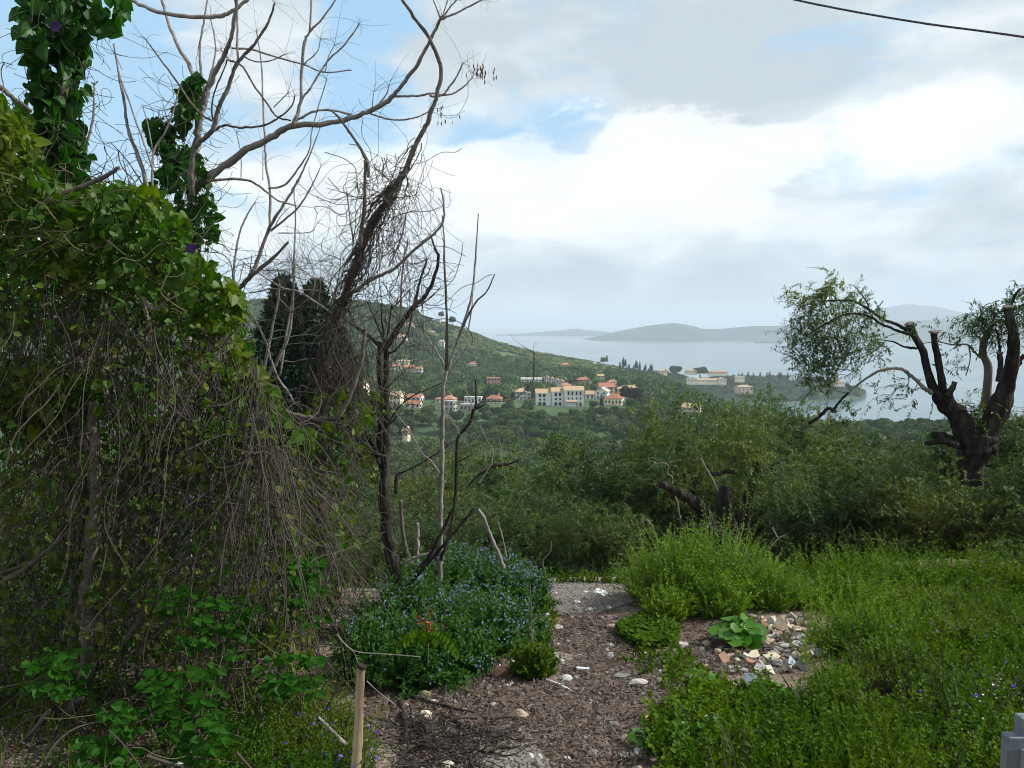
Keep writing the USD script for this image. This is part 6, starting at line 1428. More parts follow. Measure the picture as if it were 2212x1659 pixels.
# stones one can point at
for a in [('round white stone on the path left of the flat grey stones', RZ, 1540, 1108, 84, 58, 'white', 5), ('flat grey stone, first of two lying side by side at the right of the path', RZ, 1900, 1100, 120, 50, 'grey', 6), ('rough grey-white stone, second of two lying side by side at the right of the path', RZ, 1990, 1145, 150, 66, 'lime', 6),
          ('large rough brown-grey stone beside the broken brick', RZ, 1205, 1048, 120, 95, 'tan', 5), ('mossy yellowish stone below the blue-flowered bush', RZ, 625, 1215, 92, 66, 'moss', 5), ('pale flattish stone right of the mossy yellowish one', RZ, 685, 1250, 72, 32, 'lime', 3), ('smooth pale stone beside the charred sticks', RZ, 625, 1330, 74, 46, 'cream', 1),
          ('angular tan stone in the middle of the path', RZ, 1238, 1350, 110, 76, 'tan', 5), ('dark rounded stone low on the path', RZ, 1705, 1592, 84, 60, 'grey', 2), ('white oval stone in the gravel at the lower edge', RZ, 1305, 1605, 46, 56, 'white', 2), ('small white stone right of the white oval one in the gravel', RZ, 1360, 1605, 40, 44, 'white', 2),
          ('flat white fragment at the lower edge of the path', RZ, 1532, 1618, 66, 30, 'white', 4), ('smaller white fragment left of the flat one at the lower edge', RZ, 1455, 1638, 46, 20, 'white', 4), ('big white stone cut by the lower edge of the picture', RZ, 772, 1662, 88, 50, 'white', 3), ('square white block in the middle of the path', RZ, 1820, 886, 50, 34, 'white', 6),
          ('grey-white stone on the path beside the weedy stalk', RZ, 1482, 775, 76, 44, 'lime', 5), ('flat tan stone at the edge of the small green bush', RZ, 1830, 768, 80, 32, 'tan', 4), ('orange pebble among the charred sticks', RZ, 505, 1255, 52, 28, 'clay', 2), ('bluish stone left of the angular tan one', RZ, 1322, 1235, 48, 38, 'grey', 4), ('grey stone low on the path above the dark rounded one', RZ, 1757, 1450, 64, 44, 'grey', 4),
          ('grey oval stone at the right side of the path', RZ, 1842, 1400, 74, 36, 'grey', 2), ('grey stone beside the round-leaved weed', RZ, 1970, 1450, 60, 44, 'grey', 3), ('broad pale stone half buried low on the path', RZ, 1930, 1515, 100, 80, 'tan', 5), ('greenish pebble left of the round white stone', RZ, 1118, 1125, 46, 30, 'moss', 1), ('small white pebble right of the smooth pale stone', RZ, 650, 1338, 24, 20, 'white', 1),
          ('white pebble between the charred sticks and the angular tan stone', RZ, 822, 1200, 34, 34, 'white', 2), ('grey slab-like stone beside the gravel at the lower edge', RZ, 1340, 1645, 50, 50, 'grey', 4), ('flat grey stone above the bluish one', RZ, 1240, 1200, 60, 26, 'grey', 4), ('flat white stone at the near corner of the rubble heap', RZ6, 182, 800, 66, 40, 'white', 5), ('rough pale stone in the bare earth left of the big-leaved plant', RZ6, 365, 745, 74, 40, 'lime', 5), ('tan stone touching the big-leaved plant on its left', RZ6, 500, 745, 66, 44, 'tan', 5)]:
    stone(*a[:7], cut=a[7])
solo('boulder', lump(P(*cr(RZ6, [(1745, 470)])[0], 7.6), (.23, .2, .17), .5, 3, 77, 1.4, 7), m_stone, 'weathered grey boulder at the far edge of the grass', 'boulder', smooth=25)

TONEH = {'lime': 'pale grey', 'grey': 'dark grey', 'tan': 'tan', 'white': 'whitish', 'clay': 'orange', 'cream': 'cream', 'moss': 'mossy'}
# the heap of rubble
for a in [('broad tan slab leaning at the back of the rubble heap', 912, 672, 120, 80, 'tan', .03, (.9, .1)), ('white slab left of the broad tan one in the rubble heap', 848, 640, 54, 60, 'lime', .02, (1.0, -.2)), ('cream slab with a pointed edge in the middle of the rubble heap', 760, 808, 96, 46, 'cream', .022, (.5, -.15)), ('long cream slab right of the pointed one in the rubble heap', 868, 822, 124, 40, 'cream', .022, (.4, .1)),
          ('white triangular shard at the front of the rubble heap', 782, 880, 74, 56, 'white', .012, (.6, -.4)), ('long cream shard right of the triangular one', 846, 888, 90, 52, 'cream', .012, (.6, .3)), ('orange broken roof tile in the rubble heap', 592, 832, 74, 66, 'clay', .03, (.8, .1)), ('white tile lying flat at the front of the rubble heap', 652, 862, 72, 30, 'white', .012, (.25, 0)),
          ('brown-red brick fragment in the middle of the rubble heap', 730, 846, 64, 34, 'clay', .04, (.3, .2)), ('yellowish slab standing at the right of the rubble heap', 925, 876, 44, 54, 'cream', .025, (1.3, 0)), ('pale grey slab behind the big-leaved plant', 870, 690, 50, 44, 'white', .015, (.8, .3)), ('orange tile shard just right of the big-leaved plant', 815, 640, 46, 34, 'clay', .015, (.9, .4)), ('ochre slab at the far right of the rubble heap', 1055, 630, 80, 34, 'tan', .02, (.4, .1)),
          ('brown slab at the back of the rubble heap', 940, 612, 90, 44, 'tan', .025, (.5, .3)), ('white shard at the right end of the rubble heap', 1140, 718, 76, 26, 'white', .014, (.3, .1)), ('grey slab in the middle right of the rubble heap', 1015, 706, 90, 44, 'grey', .02, (.4, -.2)), ('pale slab beside the light blue tile', 1050, 768, 44, 36, 'lime', .016, (.6, .2))]:
    slab(a[0], RZ6, a[1], a[2], a[3], a[4], a[5], a[6], a[7], yaw=(a[1] % 7) * .2 - .6, corners=4 + a[1] % 3)
slab('light blue tile piece at the right of the rubble heap', RZ6, 960, 838, 44, 48, mat_plain('light_blue_tile', (.45, .60, .66), 0.25, 0.5), .012, (1.0, .3), name='tile', cat='tile')
for i, (x, y, w, h, m) in enumerate([(800, 610, 40, 26, 'tan'), (745, 752, 60, 36, 'grey'), (880, 772, 80, 40, 'grey'), (935, 776, 50, 24, 'lime'), (840, 700, 40, 36, 'white'), (880, 690, 36, 40, 'lime'), (980, 800, 40, 36, 'grey'), (885, 850, 60, 40, 'grey'), (560, 785, 44, 50, 'tan'), (668, 806, 44, 60, 'moss'), (700, 880, 50, 26, 'lime'), (640, 890, 50, 30, 'tan'), (745, 588, 60, 26, 'tan'), (990, 656, 60, 36, 'tan'), (1060, 680, 50, 26, 'grey'), (1100, 640, 60, 30, 'tan'), (1130, 690, 50, 28, 'lime'), (820, 735, 50, 30, 'lime'), (905, 735, 50, 26, 'white'), (960, 745, 44, 24, 'lime'), (1090, 730, 50, 24, 'lime'), (1000, 620, 40, 26, 'tan'), (780, 700, 40, 30, 'tan'), (865, 735, 36, 26, 'tan')]):
    stone(f'rough {TONEH[m]} rubble stone in the heap right of the big-leaved plant', RZ6, x, y, w, h, m, 5, f'rough {TONEH[m]} rubble stones of the heap')
heap = [(1580, 1430), (1600, 1395), (1640, 1350), (1700, 1335), (1770, 1340), (1815, 1375), (1790, 1410), (1760, 1440), (1700, 1465), (1630, 1465)]
hp = spread(heap, 74); cu = np.column_stack(proj(hp)[:2])
for i, q in enumerate(hp):
    X, Y = (cu[i, 0] * 1.1302 - 1500) * 2.212, (cu[i, 1] * 1.1302 - 1245) * 2.212
    if np.hypot(X - 680, (Y - 690) * 1.4) < 95: continue
    m = ['lime', 'cream', 'grey', 'tan', 'white', 'lime', 'tan', 'cream', 'clay'][int(g.integers(9))]
    if i % 2: slab(f'broken {TONEH[m]} paving shard lying in the rubble heap', RZ6, X, Y, 44 + 60 * g.random(), 24 + 34 * g.random(), m, .014 + .014 * g.random(), (.15 + .6 * g.random(), .5 * g.normal()), yaw=g.random() * 3, corners=4 + i % 3, name='rubble_shard')
    else: stone(f'rough {TONEH[m]} rubble stone in the heap right of the big-leaved plant', RZ6, X, Y, 36 + 46 * g.random(), 24 + 26 * g.random(), m, 7, f'rough {TONEH[m]} rubble stones of the heap', seed=i)
# square blue-grey tile propped up, broken brick, litter
p = at(RZ6, 742, 968); k = .4 / FOC * p[1]
solo('tile', (boxes((0, 0, 0), (78 * k, .012, 84 * k), .12)[0] @ trimesh.transformations.euler_matrix(-.35, .03, 0)[:3, :3].T + p + [0, .02, 38 * k], boxes((0, 0, 0), (1, 1, 1))[1]), m_bluet, 'square blue-grey tile propped up in front of the rubble heap', 'tile')
p = at(RZ, 1105, 1085); k = K8 / FOC * p[1]
bv, bf = boxes((0, 0, 0), (92 * k, 60 * k, 46 * k)); bv = bv @ trimesh.transformations.euler_matrix(.25, -.35, .5)[:3, :3].T
solo('brick', (bv + p + [0, .03, 24 * k], bf), m_terra, 'broken red-brown brick beside the large rough stone', 'brick')
p = at(RZ, 1640, 1038); k = K8 / FOC * p[1]
solo('plastic_strip', (boxes((0, 0, 0), (84 * k, 26 * k, .008), -.2)[0] + p + [0, 0, .02], boxes((0, 0, 0), (1, 1, 1))[1]), mat_plain('pale_blue_plastic', (.50, .60, .66), 0.3, 0.5), 'pale blue plastic strip lying above the round white stone', 'litter')
a_, b_ = at(RZ, 1405, 1115), at(RZ, 1570, 1180)
solo('white_stick', tubes(np.array([[a_ + [0, 0, .025], (a_ + b_) / 2 + [0, 0, .028], b_ + [0, 0, .015]]]), .0055, 7, True), m_plast, 'thin white plastic stick on the path below the weedy stalk', 'stick', smooth=True)
def crumple(label, reg, x, y, w, h, seed):
    p = at(reg, x, y); k = reg[2] / 2212 / 1.1302 / FOC * p[1]
    v, f = lump((0, 0, 0), (w * k / 2, w * k / 2.4, max(h * k / 2, .01)), .9, 3, seed, 2.6)
    solo('paper_scrap', (v + p + [0, 0, h * k * .3], f), m_plast, label, 'litter', smooth=20)
crumple('crumpled white scrap at the top of the gravel hump', RZ, 1752, 545, 80, 40, 3)
crumple('small white scrap below the crumpled one on the gravel hump', RZ, 1614, 606, 30, 30, 4)
crumple('white scrap under the brambles at the lower left', R4, 905, 1130, 40, 30, 6)
crumple('grey-white plastic bag at the lower left edge', R4, 1115, 1660, 90, 60, 7)
crumple('white scrap left of the bamboo post', R4, 1545, 1420, 50, 40, 8)
crumple('tiny white scrap at the right of the gravel hump', RZ, 1690, 645, 26, 20, 9)

# scattered path stones nothing tells apart
PATH = [(705, 1520), (880, 1470), (1090, 1420), (1165, 1330), (1195, 1270), (1330, 1262), (1370, 1310), (1340, 1370), (1420, 1420), (1500, 1400), (1640, 1330), (1790, 1390), (1690, 1460), (1560, 1480), (1460, 1530), (1390, 1620), (1400, 1700), (860, 1700), (780, 1600)]
sp = spread(PATH, 240); TONE = {'lime': 'pale grey', 'grey': 'dark grey', 'tan': 'tan', 'white': 'whitish', 'clay': 'brick-coloured', 'cream': 'cream', 'moss': 'mossy'}
for i, q in enumerate(sp):
    r = .010 + .022 * g.random() ** 2.2
    m = ['lime', 'grey', 'tan', 'grey', 'white', 'clay'][int(g.integers(6)) if i % 6 == 0 else int(g.integers(5))]
    solo('path_stone', lump(q + [0, 0, r * .35], np.array([1, .65 + .4 * g.random(), .55 + .25 * g.random()]) * r,   .55, 2, i, 1.7, 7), MS[m], f'small loose {TONE[m]} stone on the litter of the path', 'stone', f'small loose {TONE[m]} stones on the path')
# gravel and leaf litter
def pebbles(pts, r0, r1):
    b = np.array(ICO[1].vertices); f = np.array(ICO[1].faces); n = len(pts)
    r = r0 + (r1 - r0) * g.random(n) ** 2.5
    s = r[:, None] * np.column_stack([.8 + .5 * g.random(n), .6 + .5 * g.random(n), .4 + .35 * g.random(n)])
    a = g.random(n) * 6.28; ca, sa = np.cos(a)[:, None], np.sin(a)[:, None]
    v = b[None] * s[:, None] * (1 + .25 * g.normal(size=(n, len(b), 1)))
    v = np.stack([v[..., 0] * ca - v[..., 1] * sa, v[..., 0] * sa + v[..., 1] * ca, v[..., 2]], -1) + pts[:, None] + np.array([0, 0, 1.]) * (r * .2)[:, None, None]
    return v.reshape(-1, 3), (f[None] + (np.arange(n) * len(b))[:, None, None]).reshape(-1, 3)
m_grav = mat_island('gravel', [(0.0, (.17, .155, .135)), (0.3, (.34, .31, .27)), (0.65, (.50, .47, .42)), (0.9, (.64, .61, .56)), (1.0, (.72, .70, .66))])
hump = [(1185, 1257), (1340, 1257), (1370, 1300), (1300, 1325), (1190, 1330)]
grit = [(860, 1700), (1000, 1600), (1130, 1570), (1180, 1640), (1200, 1720)]
shards = [(1390, 1425), (1500, 1410), (1560, 1420), (1560, 1480), (1440, 1500), (1370, 1470)]
solo('gravel', pebbles(np.vstack([spread(hump, 8200), spread(grit, 2200), spread(shards, 900), spread(PATH, 4200)]), .004, .017), m_grav, 'pale grit and gravel on the clearing', kind='stuff')
m_litter = mat_island('leaf_litter', [(0.0, (.09, .066, .054)), (0.3, (.22, .17, .142)), (0.55, (.35, .288, .248)), (0.8, (.50, .44, .39)), (1.0, (.68, .63, .57))], rough=0.8, bump=0.0)
STRIP = (np.array([[-.07, 0, 0], [.07, 0, 0], [.10, .5, .10], [-.10, .5, .10], [.02, 1, 0]]), np.array([[0, 1, 2], [0, 2, 3], [3, 2, 4]]))
lp = spread([(650, 1560), (880, 1460), (1110, 1400), (1185, 1310), (1300, 1290), (1380, 1310), (1350, 1380), (1450, 1430), (1600, 1330), (1800, 1400), (1560, 1480), (1430, 1560), (1390, 1720), (600, 1720)], 26000)
lp = lp[(meshkit.fbm(lp * 3.1, 3, 2) > .36) & ~(inside(np.array(hump), np.column_stack(proj(lp)[:2])) & (g.random(len(lp)) < .95))]
n = len(lp); ax = unit(np.column_stack([g.normal(size=n), g.normal(size=n), .18 * g.normal(size=n)]))
lp2 = spread([(1440, 1350), (1560, 1345), (1640, 1330), (1640, 1400), (1480, 1420)], 1500); lp = np.vstack([lp, lp2]); n = len(lp); ax = unit(np.column_stack([g.normal(size=n), g.normal(size=n), .18 * g.normal(size=n)]))
solo('leaf_litter', leaves(lp + np.array([0, 0, 1.]) * (.002 + .016 * g.random(n))[:, None], ax, unit(np.array([0, 0, 1.]) + .55 * g.normal(size=(n, 3))), .022 + .04 * g.random(n), STRIP, .8), m_litter, 'dry curled brown leaves covering the path', kind='stuff')
lp = spread([(-100, 1480), (300, 1440), (700, 1500), (800, 1700), (-100, 1720)], 5200); n = len(lp)
ax = unit(np.column_stack([g.normal(size=n), g.normal(size=n), .2 * g.normal(size=n)]))
solo('leaf_litter', leaves(lp + np.array([0, 0, 1.]) * (.002 + .02 * g.random(n))[:, None], ax, unit(np.array([0, 0, 1.]) + .5 * g.normal(size=(n, 3))), .025 + .045 * g.random(n), STRIP, .9), m_litter, 'dry leaves under the vine thicket', kind='stuff')
C = smooth_curves(above_ground(wander(spread([(-100, 1400), (300, 1400), (640, 1480), (700, 1720), (-100, 1720)], 420), 7, .07, rand_dirs(420) * [1, 1, .15], .4), .012), 2)
solo('brushwood', tubes(C, (.002 + .006 * g.random(420) ** 2)[:, None] * np.ones(C.shape[1]), 4), m_dry, 'dry brushwood under the vine thicket', kind='stuff')

# charred sticks at the front left of the path
def ground_stick(label, reg, pts, w, mat=None, lift=.012, cat='branch', name='fallen_branch', group=None):
    q = np.array([at(reg, *a) for a in pts]); q[:, 2] += lift
    s = spline(q, 14 * len(pts) // 2); k = reg[2] / 2212 / 1.1302 * q[:, 1].mean() / FOC / 2
    s = s + np.cumsum(g.normal(size=s.shape) * .0025, 0); r = np.interp(np.linspace(0, 1, len(s)), np.linspace(0, 1, len(w)), np.array(w, float) * k) * (1 + .12 * g.normal(size=len(s)).clip(-1.5, 2))
    s[:, 2] = np.maximum(s[:, 2], ground_z(s[:, 0], s[:, 1]) + r * .6)
    solo(name, tubes(s[None], r[None], 7, True), mat or m_char, label, cat, group, smooth=True)
for a in [('thick charred branch bending down left of the path', [(455, 1130), (450, 1250), (485, 1390), (480, 1500)], [34, 40, 36, 30]), ('long charred branch lying across below the blue-flowered bush', [(500, 1215), (650, 1252), (800, 1302), (960, 1332)], [24, 22, 20, 12]), ('charred fork running down from the long charred branch', [(800, 1302), (845, 1370), (895, 1430)], [20, 14]), ('thick charred branch at the bottom of the burnt pile', [(465, 1505), (560, 1470), (690, 1495), (760, 1570), (830, 1665)], [36, 34, 30, 24]),
          ('grey-black branch arching across the burnt pile', [(850, 1452), (1000, 1422), (1160, 1450)], [18, 20, 16]), ('charred twig bent like a hook above the burnt pile', [(795, 1420), (800, 1330), (830, 1250), (880, 1215)], [10, 9]), ('thin charred stick at the right of the burnt pile', [(1040, 1385), (1120, 1350), (1230, 1335)], [10, 10]), ('brown dry twig right of the burnt pile', [(1010, 1560), (1070, 1480), (1110, 1460)], [9, 7]),
          ('pale stick under the bamboo post', [(200, 1410), (280, 1420)], [14, 12]), ('dark stick rising left of the mossy stone', [(740, 1265), (755, 1180), (760, 1060)], [14, 12])]:
    ground_stick(a[0], RZ, a[1], a[2], lift=.05 if 'rising' in a[0] or 'hook' in a[0] else .014)
def flat_(p):
    z = ground_z(p[..., 0], p[..., 1]); q = p.copy(); q[..., 2] = z + .012 + np.abs(q[..., 2] - z) * .35; return q
n = 170
C = smooth_curves(flat_(wander(spread([(860, 1560), (1010, 1570), (1110, 1590), (1090, 1640), (980, 1700), (850, 1680)], n) + [0, 0, .03], 7, .045, rand_dirs(n) * [1, 1, .3], .45)), 2)
solo('burnt_twigs', tubes(C, (.0015 + .004 * g.random(n) ** 2)[:, None] * np.ones(C.shape[1]), 4), m_char, 'tangle of burnt twigs on the ground', kind='stuff')

# the bamboo-like post
p0 = P(765, 1690, 3.55); p1 = P(782, 1442, 3.55)
T = Thing('wooden_post', 'cut round wooden post with a slanting dark top at the lower left of the path', 'post', [p0[0], p0[1], float(ground_z(p0[0], p0[1]))])
t = np.linspace(0, 1, 26); c = p0 + (p1 - p0) * t[:, None]; c[0, 2] = min(c[0, 2], T.base[2] - .05)
c += np.column_stack([np.sin(t * 5) * .004, 0 * t, 0 * t]); r = np.interp(t, [0, .3, .34, .38, .7, 1], [.026, .021, .0245, .021, .0195, .0195]) * (1 + .02 * g.normal(size=26))
ga = np.tile(np.arange(14), 26); gl = np.repeat(np.arange(26), 14); tv, tf = tubes(c[None], r[None], 14, True); ce = np.repeat(c, 14, 0)
tv = ce + (tv - ce) * (1 + .22 * (meshkit.fbm(np.column_stack([np.cos(ga * .449) * 2.2, np.sin(ga * .449) * 2.2, gl * .12]), 3, 3) - .5))[:, None]
T.part('shaft', (tv, tf), mat_noise('weathered_post', [(0.3, (.07, .058, .04)), (0.46, (.22, .165, .10)), (0.62, (.36, .29, .19)), (0.8, (.14, .12, .09))], scale=9, stretch=(1, 1, .12), bump=0.8, bscale=70, dist=0.004), smooth=40)
cv, cf = tubes(np.array([[p1 + [0, 0, -.004], p1 + [0, 0, .012]]]), np.array([[.0212, .0205]]), 14, True); cv[cv[:, 2] > p1[2], 2] += (cv[cv[:, 2] > p1[2], 0] - p1[0]) * -.45
T.part('dark_top', (cv, cf), m_char)
tree('dry_tendril', 'long thin dry tendril arching over the bamboo-like post', 'tendril', P(760, 1450, 3.6), [('stem', RZ, [(600, 945), (420, 930), (210, 915), (130, 880), (60, 800)], 3.6, (5, 6, 7, 6)), ('stem', RZ, [(200, 1000), (170, 920), (100, 850)], 3.6, (5, 6)), ('stem', RZ, [(440, 1255), (350, 1190), (250, 1100)], 3.6, (5, 6)), ('stem', RZ, [(-60, 1330), (20, 1410), (120, 1510)], 3.7, (14, 26))], m_pale)

# black post stub among the weeds, vehicle edge, cable
p = at(RZ6, 785, 1320); k = .4 / FOC * p[1]
T = Thing('burnt_post', 'short black burnt post stub in the weeds at the lower right', 'post', p)
T.part('stub', gnarl(cr(RZ6, [(785, 1340), (785, 1270), (782, 1195)]), p[1], np.array([54, 52, 46]) * .4, 61, n=8, rough=.1), m_char, smooth=True)
T.part('cut_top', lump(P(*cr(RZ6, [(782, 1193)])[0], p[1]), (.021, .02, .006), .2, 1, 3), m_dark)
DC_ = 2.6
def vp_(x, y, d=DC_): return P(*cr(RZ6, [(x, y)])[0], d)
def bar(x0, y0, x1, y1, d, depth, name, T, mat, round_=.006):
    import manifold3d
    a, b = vp_(x0, y0, d), vp_(x1, y1, d); lo, hi = np.minimum(a, b), np.maximum(a, b)
    s = [(lo + round_)[0], (hi - round_)[0], d, d + depth, (lo + round_)[2], (hi - round_)[2]]
    sph = manifold3d.Manifold.sphere(round_, 12)
    T.part(name, meshkit.arrays(manifold3d.Manifold.batch_hull([sph.translate((x, y, z)) for x in s[:2] for y in s[2:4] for z in s[4:]]))[:2], mat, smooth=30)
m_car = mat_plain('grey_plastic_trim', (.06, .07, .08), 0.35, 0.5); m_carlt = mat_noise('silver_paint', [(0.3, (.075, .088, .10)), (0.6, (.115, .135, .155)), (0.8, (.10, .105, .10))], scale=30, rough=0.5, bump=0.15, bscale=160, dist=0.001, spec=0.4)
T = Thing('vehicle_edge', 'grey edge of a parked vehicle with a stepped trim at the lower right border', 'vehicle', vp_(2200, 1400))
bar(2122, 1222, 2400, 1560, DC_, .03, 'trim', T, m_carlt, .008); bar(2192, 1120, 2400, 1228, DC_ + .01, .03, 'pillar', T, m_carlt, .006); bar(2128, 1300, 2180, 1560, DC_ - .008, .012, 'groove', T, m_car, .003); bar(2192, 1290, 2400, 1560, DC_ - .012, .014, 'panel', T, m_carlt, .005)
pass
cb = P(np.array([100, 700, 1200, 1650, 1720, 1850, 2000, 2120, 2212, 2330., 2800, 3700]), np.array([-260, -165, -92, -18, 0, 26, 51, 67, 80, 98., 160, 250]), np.array([19, 16.4, 14.7, 13.2, 13, 12.6, 12.2, 11.9, 11.7, 11.4, 10.2, 8.4]))
solo('overhead_cable', tubes(spline(cb, 90)[None], .0155, 8, True), mat_plain('black_cable', (.05, .05, .07), 0.5), 'dark overhead cable crossing the top right corner of the sky', 'cable', smooth=True)

# ---------------------------------------------------------------- herbs and bushes
HERB = [(0.0, (.042, .085, .012)), (0.5, (.08, .145, .020)), (0.9, (.145, .21, .036)), (1.0, (.20, .22, .06))]
m_lush = mat_leaf('bright_bush_leaf', [(0.0, (.095, .175, .016)), (0.5, (.155, .25, .026)), (1.0, (.26, .33, .055))], rough=0.5, through=0.4, spec=0.25, patch=((.15, .22, .03), .5), scale=3.0)
m_herb = mat_leaf('herb_leaf', HERB, rough=0.6, through=0.38, spec=0.12, patch=((.12, .17, .03), .5), scale=2.4)
m_blueleaf = mat_leaf('cool_herb_leaf', [(0.0, (.045, .095, .028)), (0.5, (.08, .148, .046)), (1.0, (.135, .215, .078))], rough=0.6, through=0.38, spec=0.12)
m_blue = mat_leaf('blue_petal', [(0.0, (.22, .25, .36)), (0.6, (.33, .37, .47)), (1.0, (.46, .49, .58))], rough=0.6, through=0.3, spec=0.2)
m_stem = mat_plain('green_stem', (.075, .12, .03), 0.6)


def bush(T, centre, rx, ry, h, nstem, per, leaf, mat, shape=LANCE, widen=1.6, flowers=0, round_=1.0, droop=.35):
    a = g.random(nstem) * 6.28; q = np.sqrt(g.random(nstem))
    base = centre + np.column_stack([np.cos(a) * q * rx * .55, np.sin(a) * q * ry * .55, 0 * a]); base[:, 2] = ground_z(base[:, 0], base[:, 1]) - .01
    top_h = h * np.sqrt(np.clip(1 - (q * .93) ** 2 * round_, .08, 1)) * (.78 + .3 * g.random(nstem))
    dirs = np.column_stack([np.cos(a) * q * rx * .62, np.sin(a) * q * ry * .62, top_h * 1.12]); L = np.linalg.norm(dirs, axis=1)
    tw, lf = sprays(g, base, unit(dirs), L, per, leaf, .12, shape, widen, 5, .003, .85)
    T.part('stems', tw, m_stem, kind='stuff'); T.part('foliage', lf, mat, kind='stuff')
    tips = base + dirs
    if flowers:
        s = tips[g.random(nstem) < flowers * .42]; s = np.repeat(s, 5, 0) + g.normal(size=(len(s) * 5, 3)) * [.022, .022, .026]; s = s[s[:, 2] > ground_z(s[:, 0], s[:, 1]) + .05]
        n = len(s); f3 = []
        for k in range(3):
            b = rand_dirs(n); f3.append(leaves(s, b, rand_dirs(n), .006 + .006 * g.random(n), ROUND, 1.0))
        T.part('flowers', join(*f3), m_blue, kind='stuff')


def mound(u, v, w, h):
    """Centre, radius and height of a bush whose foot shows at (u, v) and which is w wide and h high there."""
    p = on_ground(u, v); p = p if p is not None else P(u, v, 8.0)
    s = p[1] / FOC; return p + [0, w * s * .35, 0], w * s / 2, w * s * .42, h * s


T = Thing('blue_flower_bush', 'dense wild bush dotted with small blue flowers left of the path', 'flowering bush', on_ground(950, 1440))
for u, v, w, h, fl in ((985, 1345, 300, 140, .75), (1085, 1335, 200, 118, .9), (1140, 1330, 110, 98, .9), (890, 1400, 300, 125, .55), (1010, 1425, 260, 125, .8), (960, 1470, 220, 105, .25), (820, 1450, 190, 120, .3), (880, 1500, 240, 90, .05), (780, 1480, 130, 110, .1), (1100, 1400, 160, 100, .5), (960, 1320, 160, 115, .3)):
    c, rx, ry, hh = mound(u, v, w, h); bush(T, c, rx, ry, hh, int(190 * (w / 200) ** 1.5), 34, .032, m_blueleaf, OVATE, .8, fl)
T = Thing('bright_green_bush', 'big bright yellow-green bush right of the gravel hump', 'bush', on_ground(1500, 1330))
for u, v, w, h in ((1470, 1330, 240, 178), (1560, 1320, 250, 188), (1400, 1300, 110, 95), (1650, 1310, 170, 110), (1560, 1345, 150, 100)):
    c, rx, ry, hh = mound(u, v, w, h); bush(T, c, rx, ry, hh, int(260 * (w / 200) ** 1.5), 46, .024, m_lush, LANCE, 2.0)
T = Thing('small_green_bush', 'small rounded green bush in front of the big bright one', 'bush', on_ground(1448, 1355))
c, rx, ry, hh = mound(1448, 1352, 112, 82); bush(T, c, rx, ry, hh, 150, 42, .022, m_lush, LANCE, 2.0)
T = Thing('feathery_bush', 'feathery yellow-green bush behind the rubble heap', 'bush', on_ground(1700, 1325))
for u, v, w, h in ((1690, 1325, 170, 95), (1750, 1320, 110, 70)):
    c, rx, ry, hh = mound(u, v, w, h); bush(T, c, rx, ry, hh, int(230 * (w / 200) ** 1.3), 40, .026, m_lush, LANCE, 1.2)
T = Thing('weed_clump', 'dark weed clump with a tall brown stalk beside the large rough stone', 'weeds', on_ground(1150, 1470))
c, rx, ry, hh = mound(1150, 1475, 95, 90); bush(T, c, rx, ry, hh, 90, 26, .026, m_herb, OVATE, 1.0)
T.part('stalk', limb(cr(RZ, [(1305, 950), (1308, 720), (1300, 480)]), c[1], (5, 2.5), seed=3), m_bough)
T = Thing('ground_cover', 'low bright green ground cover in front of the small green bush', 'ground cover', on_ground(1390, 1375))
q = spread([(1330, 1365), (1400, 1335), (1470, 1370), (1460, 1395), (1400, 1412), (1345, 1390)], 2600); n = len(q)
T.part('foliage', leaves(q + np.array([0, 0, 1.]) * (.02 + .06 * g.random(n))[:, None], unit(rand_dirs(n) * [1, 1, .3]), np.array([0, 0, 1.]) + .35 * g.normal(size=(n, 3)), .022 + .014 * g.random(n), ROUND, 1.0), m_herb, kind='stuff')
# young tree of heaven seedling in the blue bush
T = Thing('reddish_seedling', 'seedling with drooping yellow-green leaflets and a reddish tip in front of the blue-flowered bush', 'seedling', P(*cr(RZ, [(640, 900)])[0], 4.9))
ps, dr = [], []
for k in range(9):
    a = (k / 9 - .5) * 2.6 + .1; z0 = P(*cr(RZ, [(640, 790 + 18 * (k % 3))])[0], 4.85)
    d = unit(np.array([math.sin(a), -.35, .25 + .2 * math.cos(a)])); L = .20 + .05 * g.random(); t = (np.arange(8) + 1) / 8
    ax_ = z0 + L * (d * t[:, None] + np.array([0, 0, -.6]) * (t ** 2)[:, None])
    for s in (-1, 1): ps.append(ax_); dr.append(unit(np.cross(d, [0, 0, 1.]) * s + [0, -.2, -.9] + .1 * g.normal(size=(8, 3))))
ps, dr = np.vstack(ps), np.vstack(dr)
T.part('leaflets', leaves(ps, dr, np.array([0, -1., .3]) + .2 * g.normal(size=ps.shape), .05, LANCE, 2.0), m_herb, kind='stuff')
ps = P(*cr(RZ, [(645, 735)])[0], 4.85) + g.normal(size=(40, 3)) * [.03, .02, .045]
T.part('reddish_tip', leaves(ps, unit(g.normal(size=(40, 3)) + [0, -.3, -.5]), rand_dirs(40), .04, LANCE, 1.6), mat_leaf('red_young_leaf', [(0.0, (.16, .07, .035)), (1.0, (.26, .14, .06))]))
T.part('stem', limb(cr(RZ, [(640, 700), (645, 900), (640, 1050)]), 4.9, (3, 5)), m_stem)
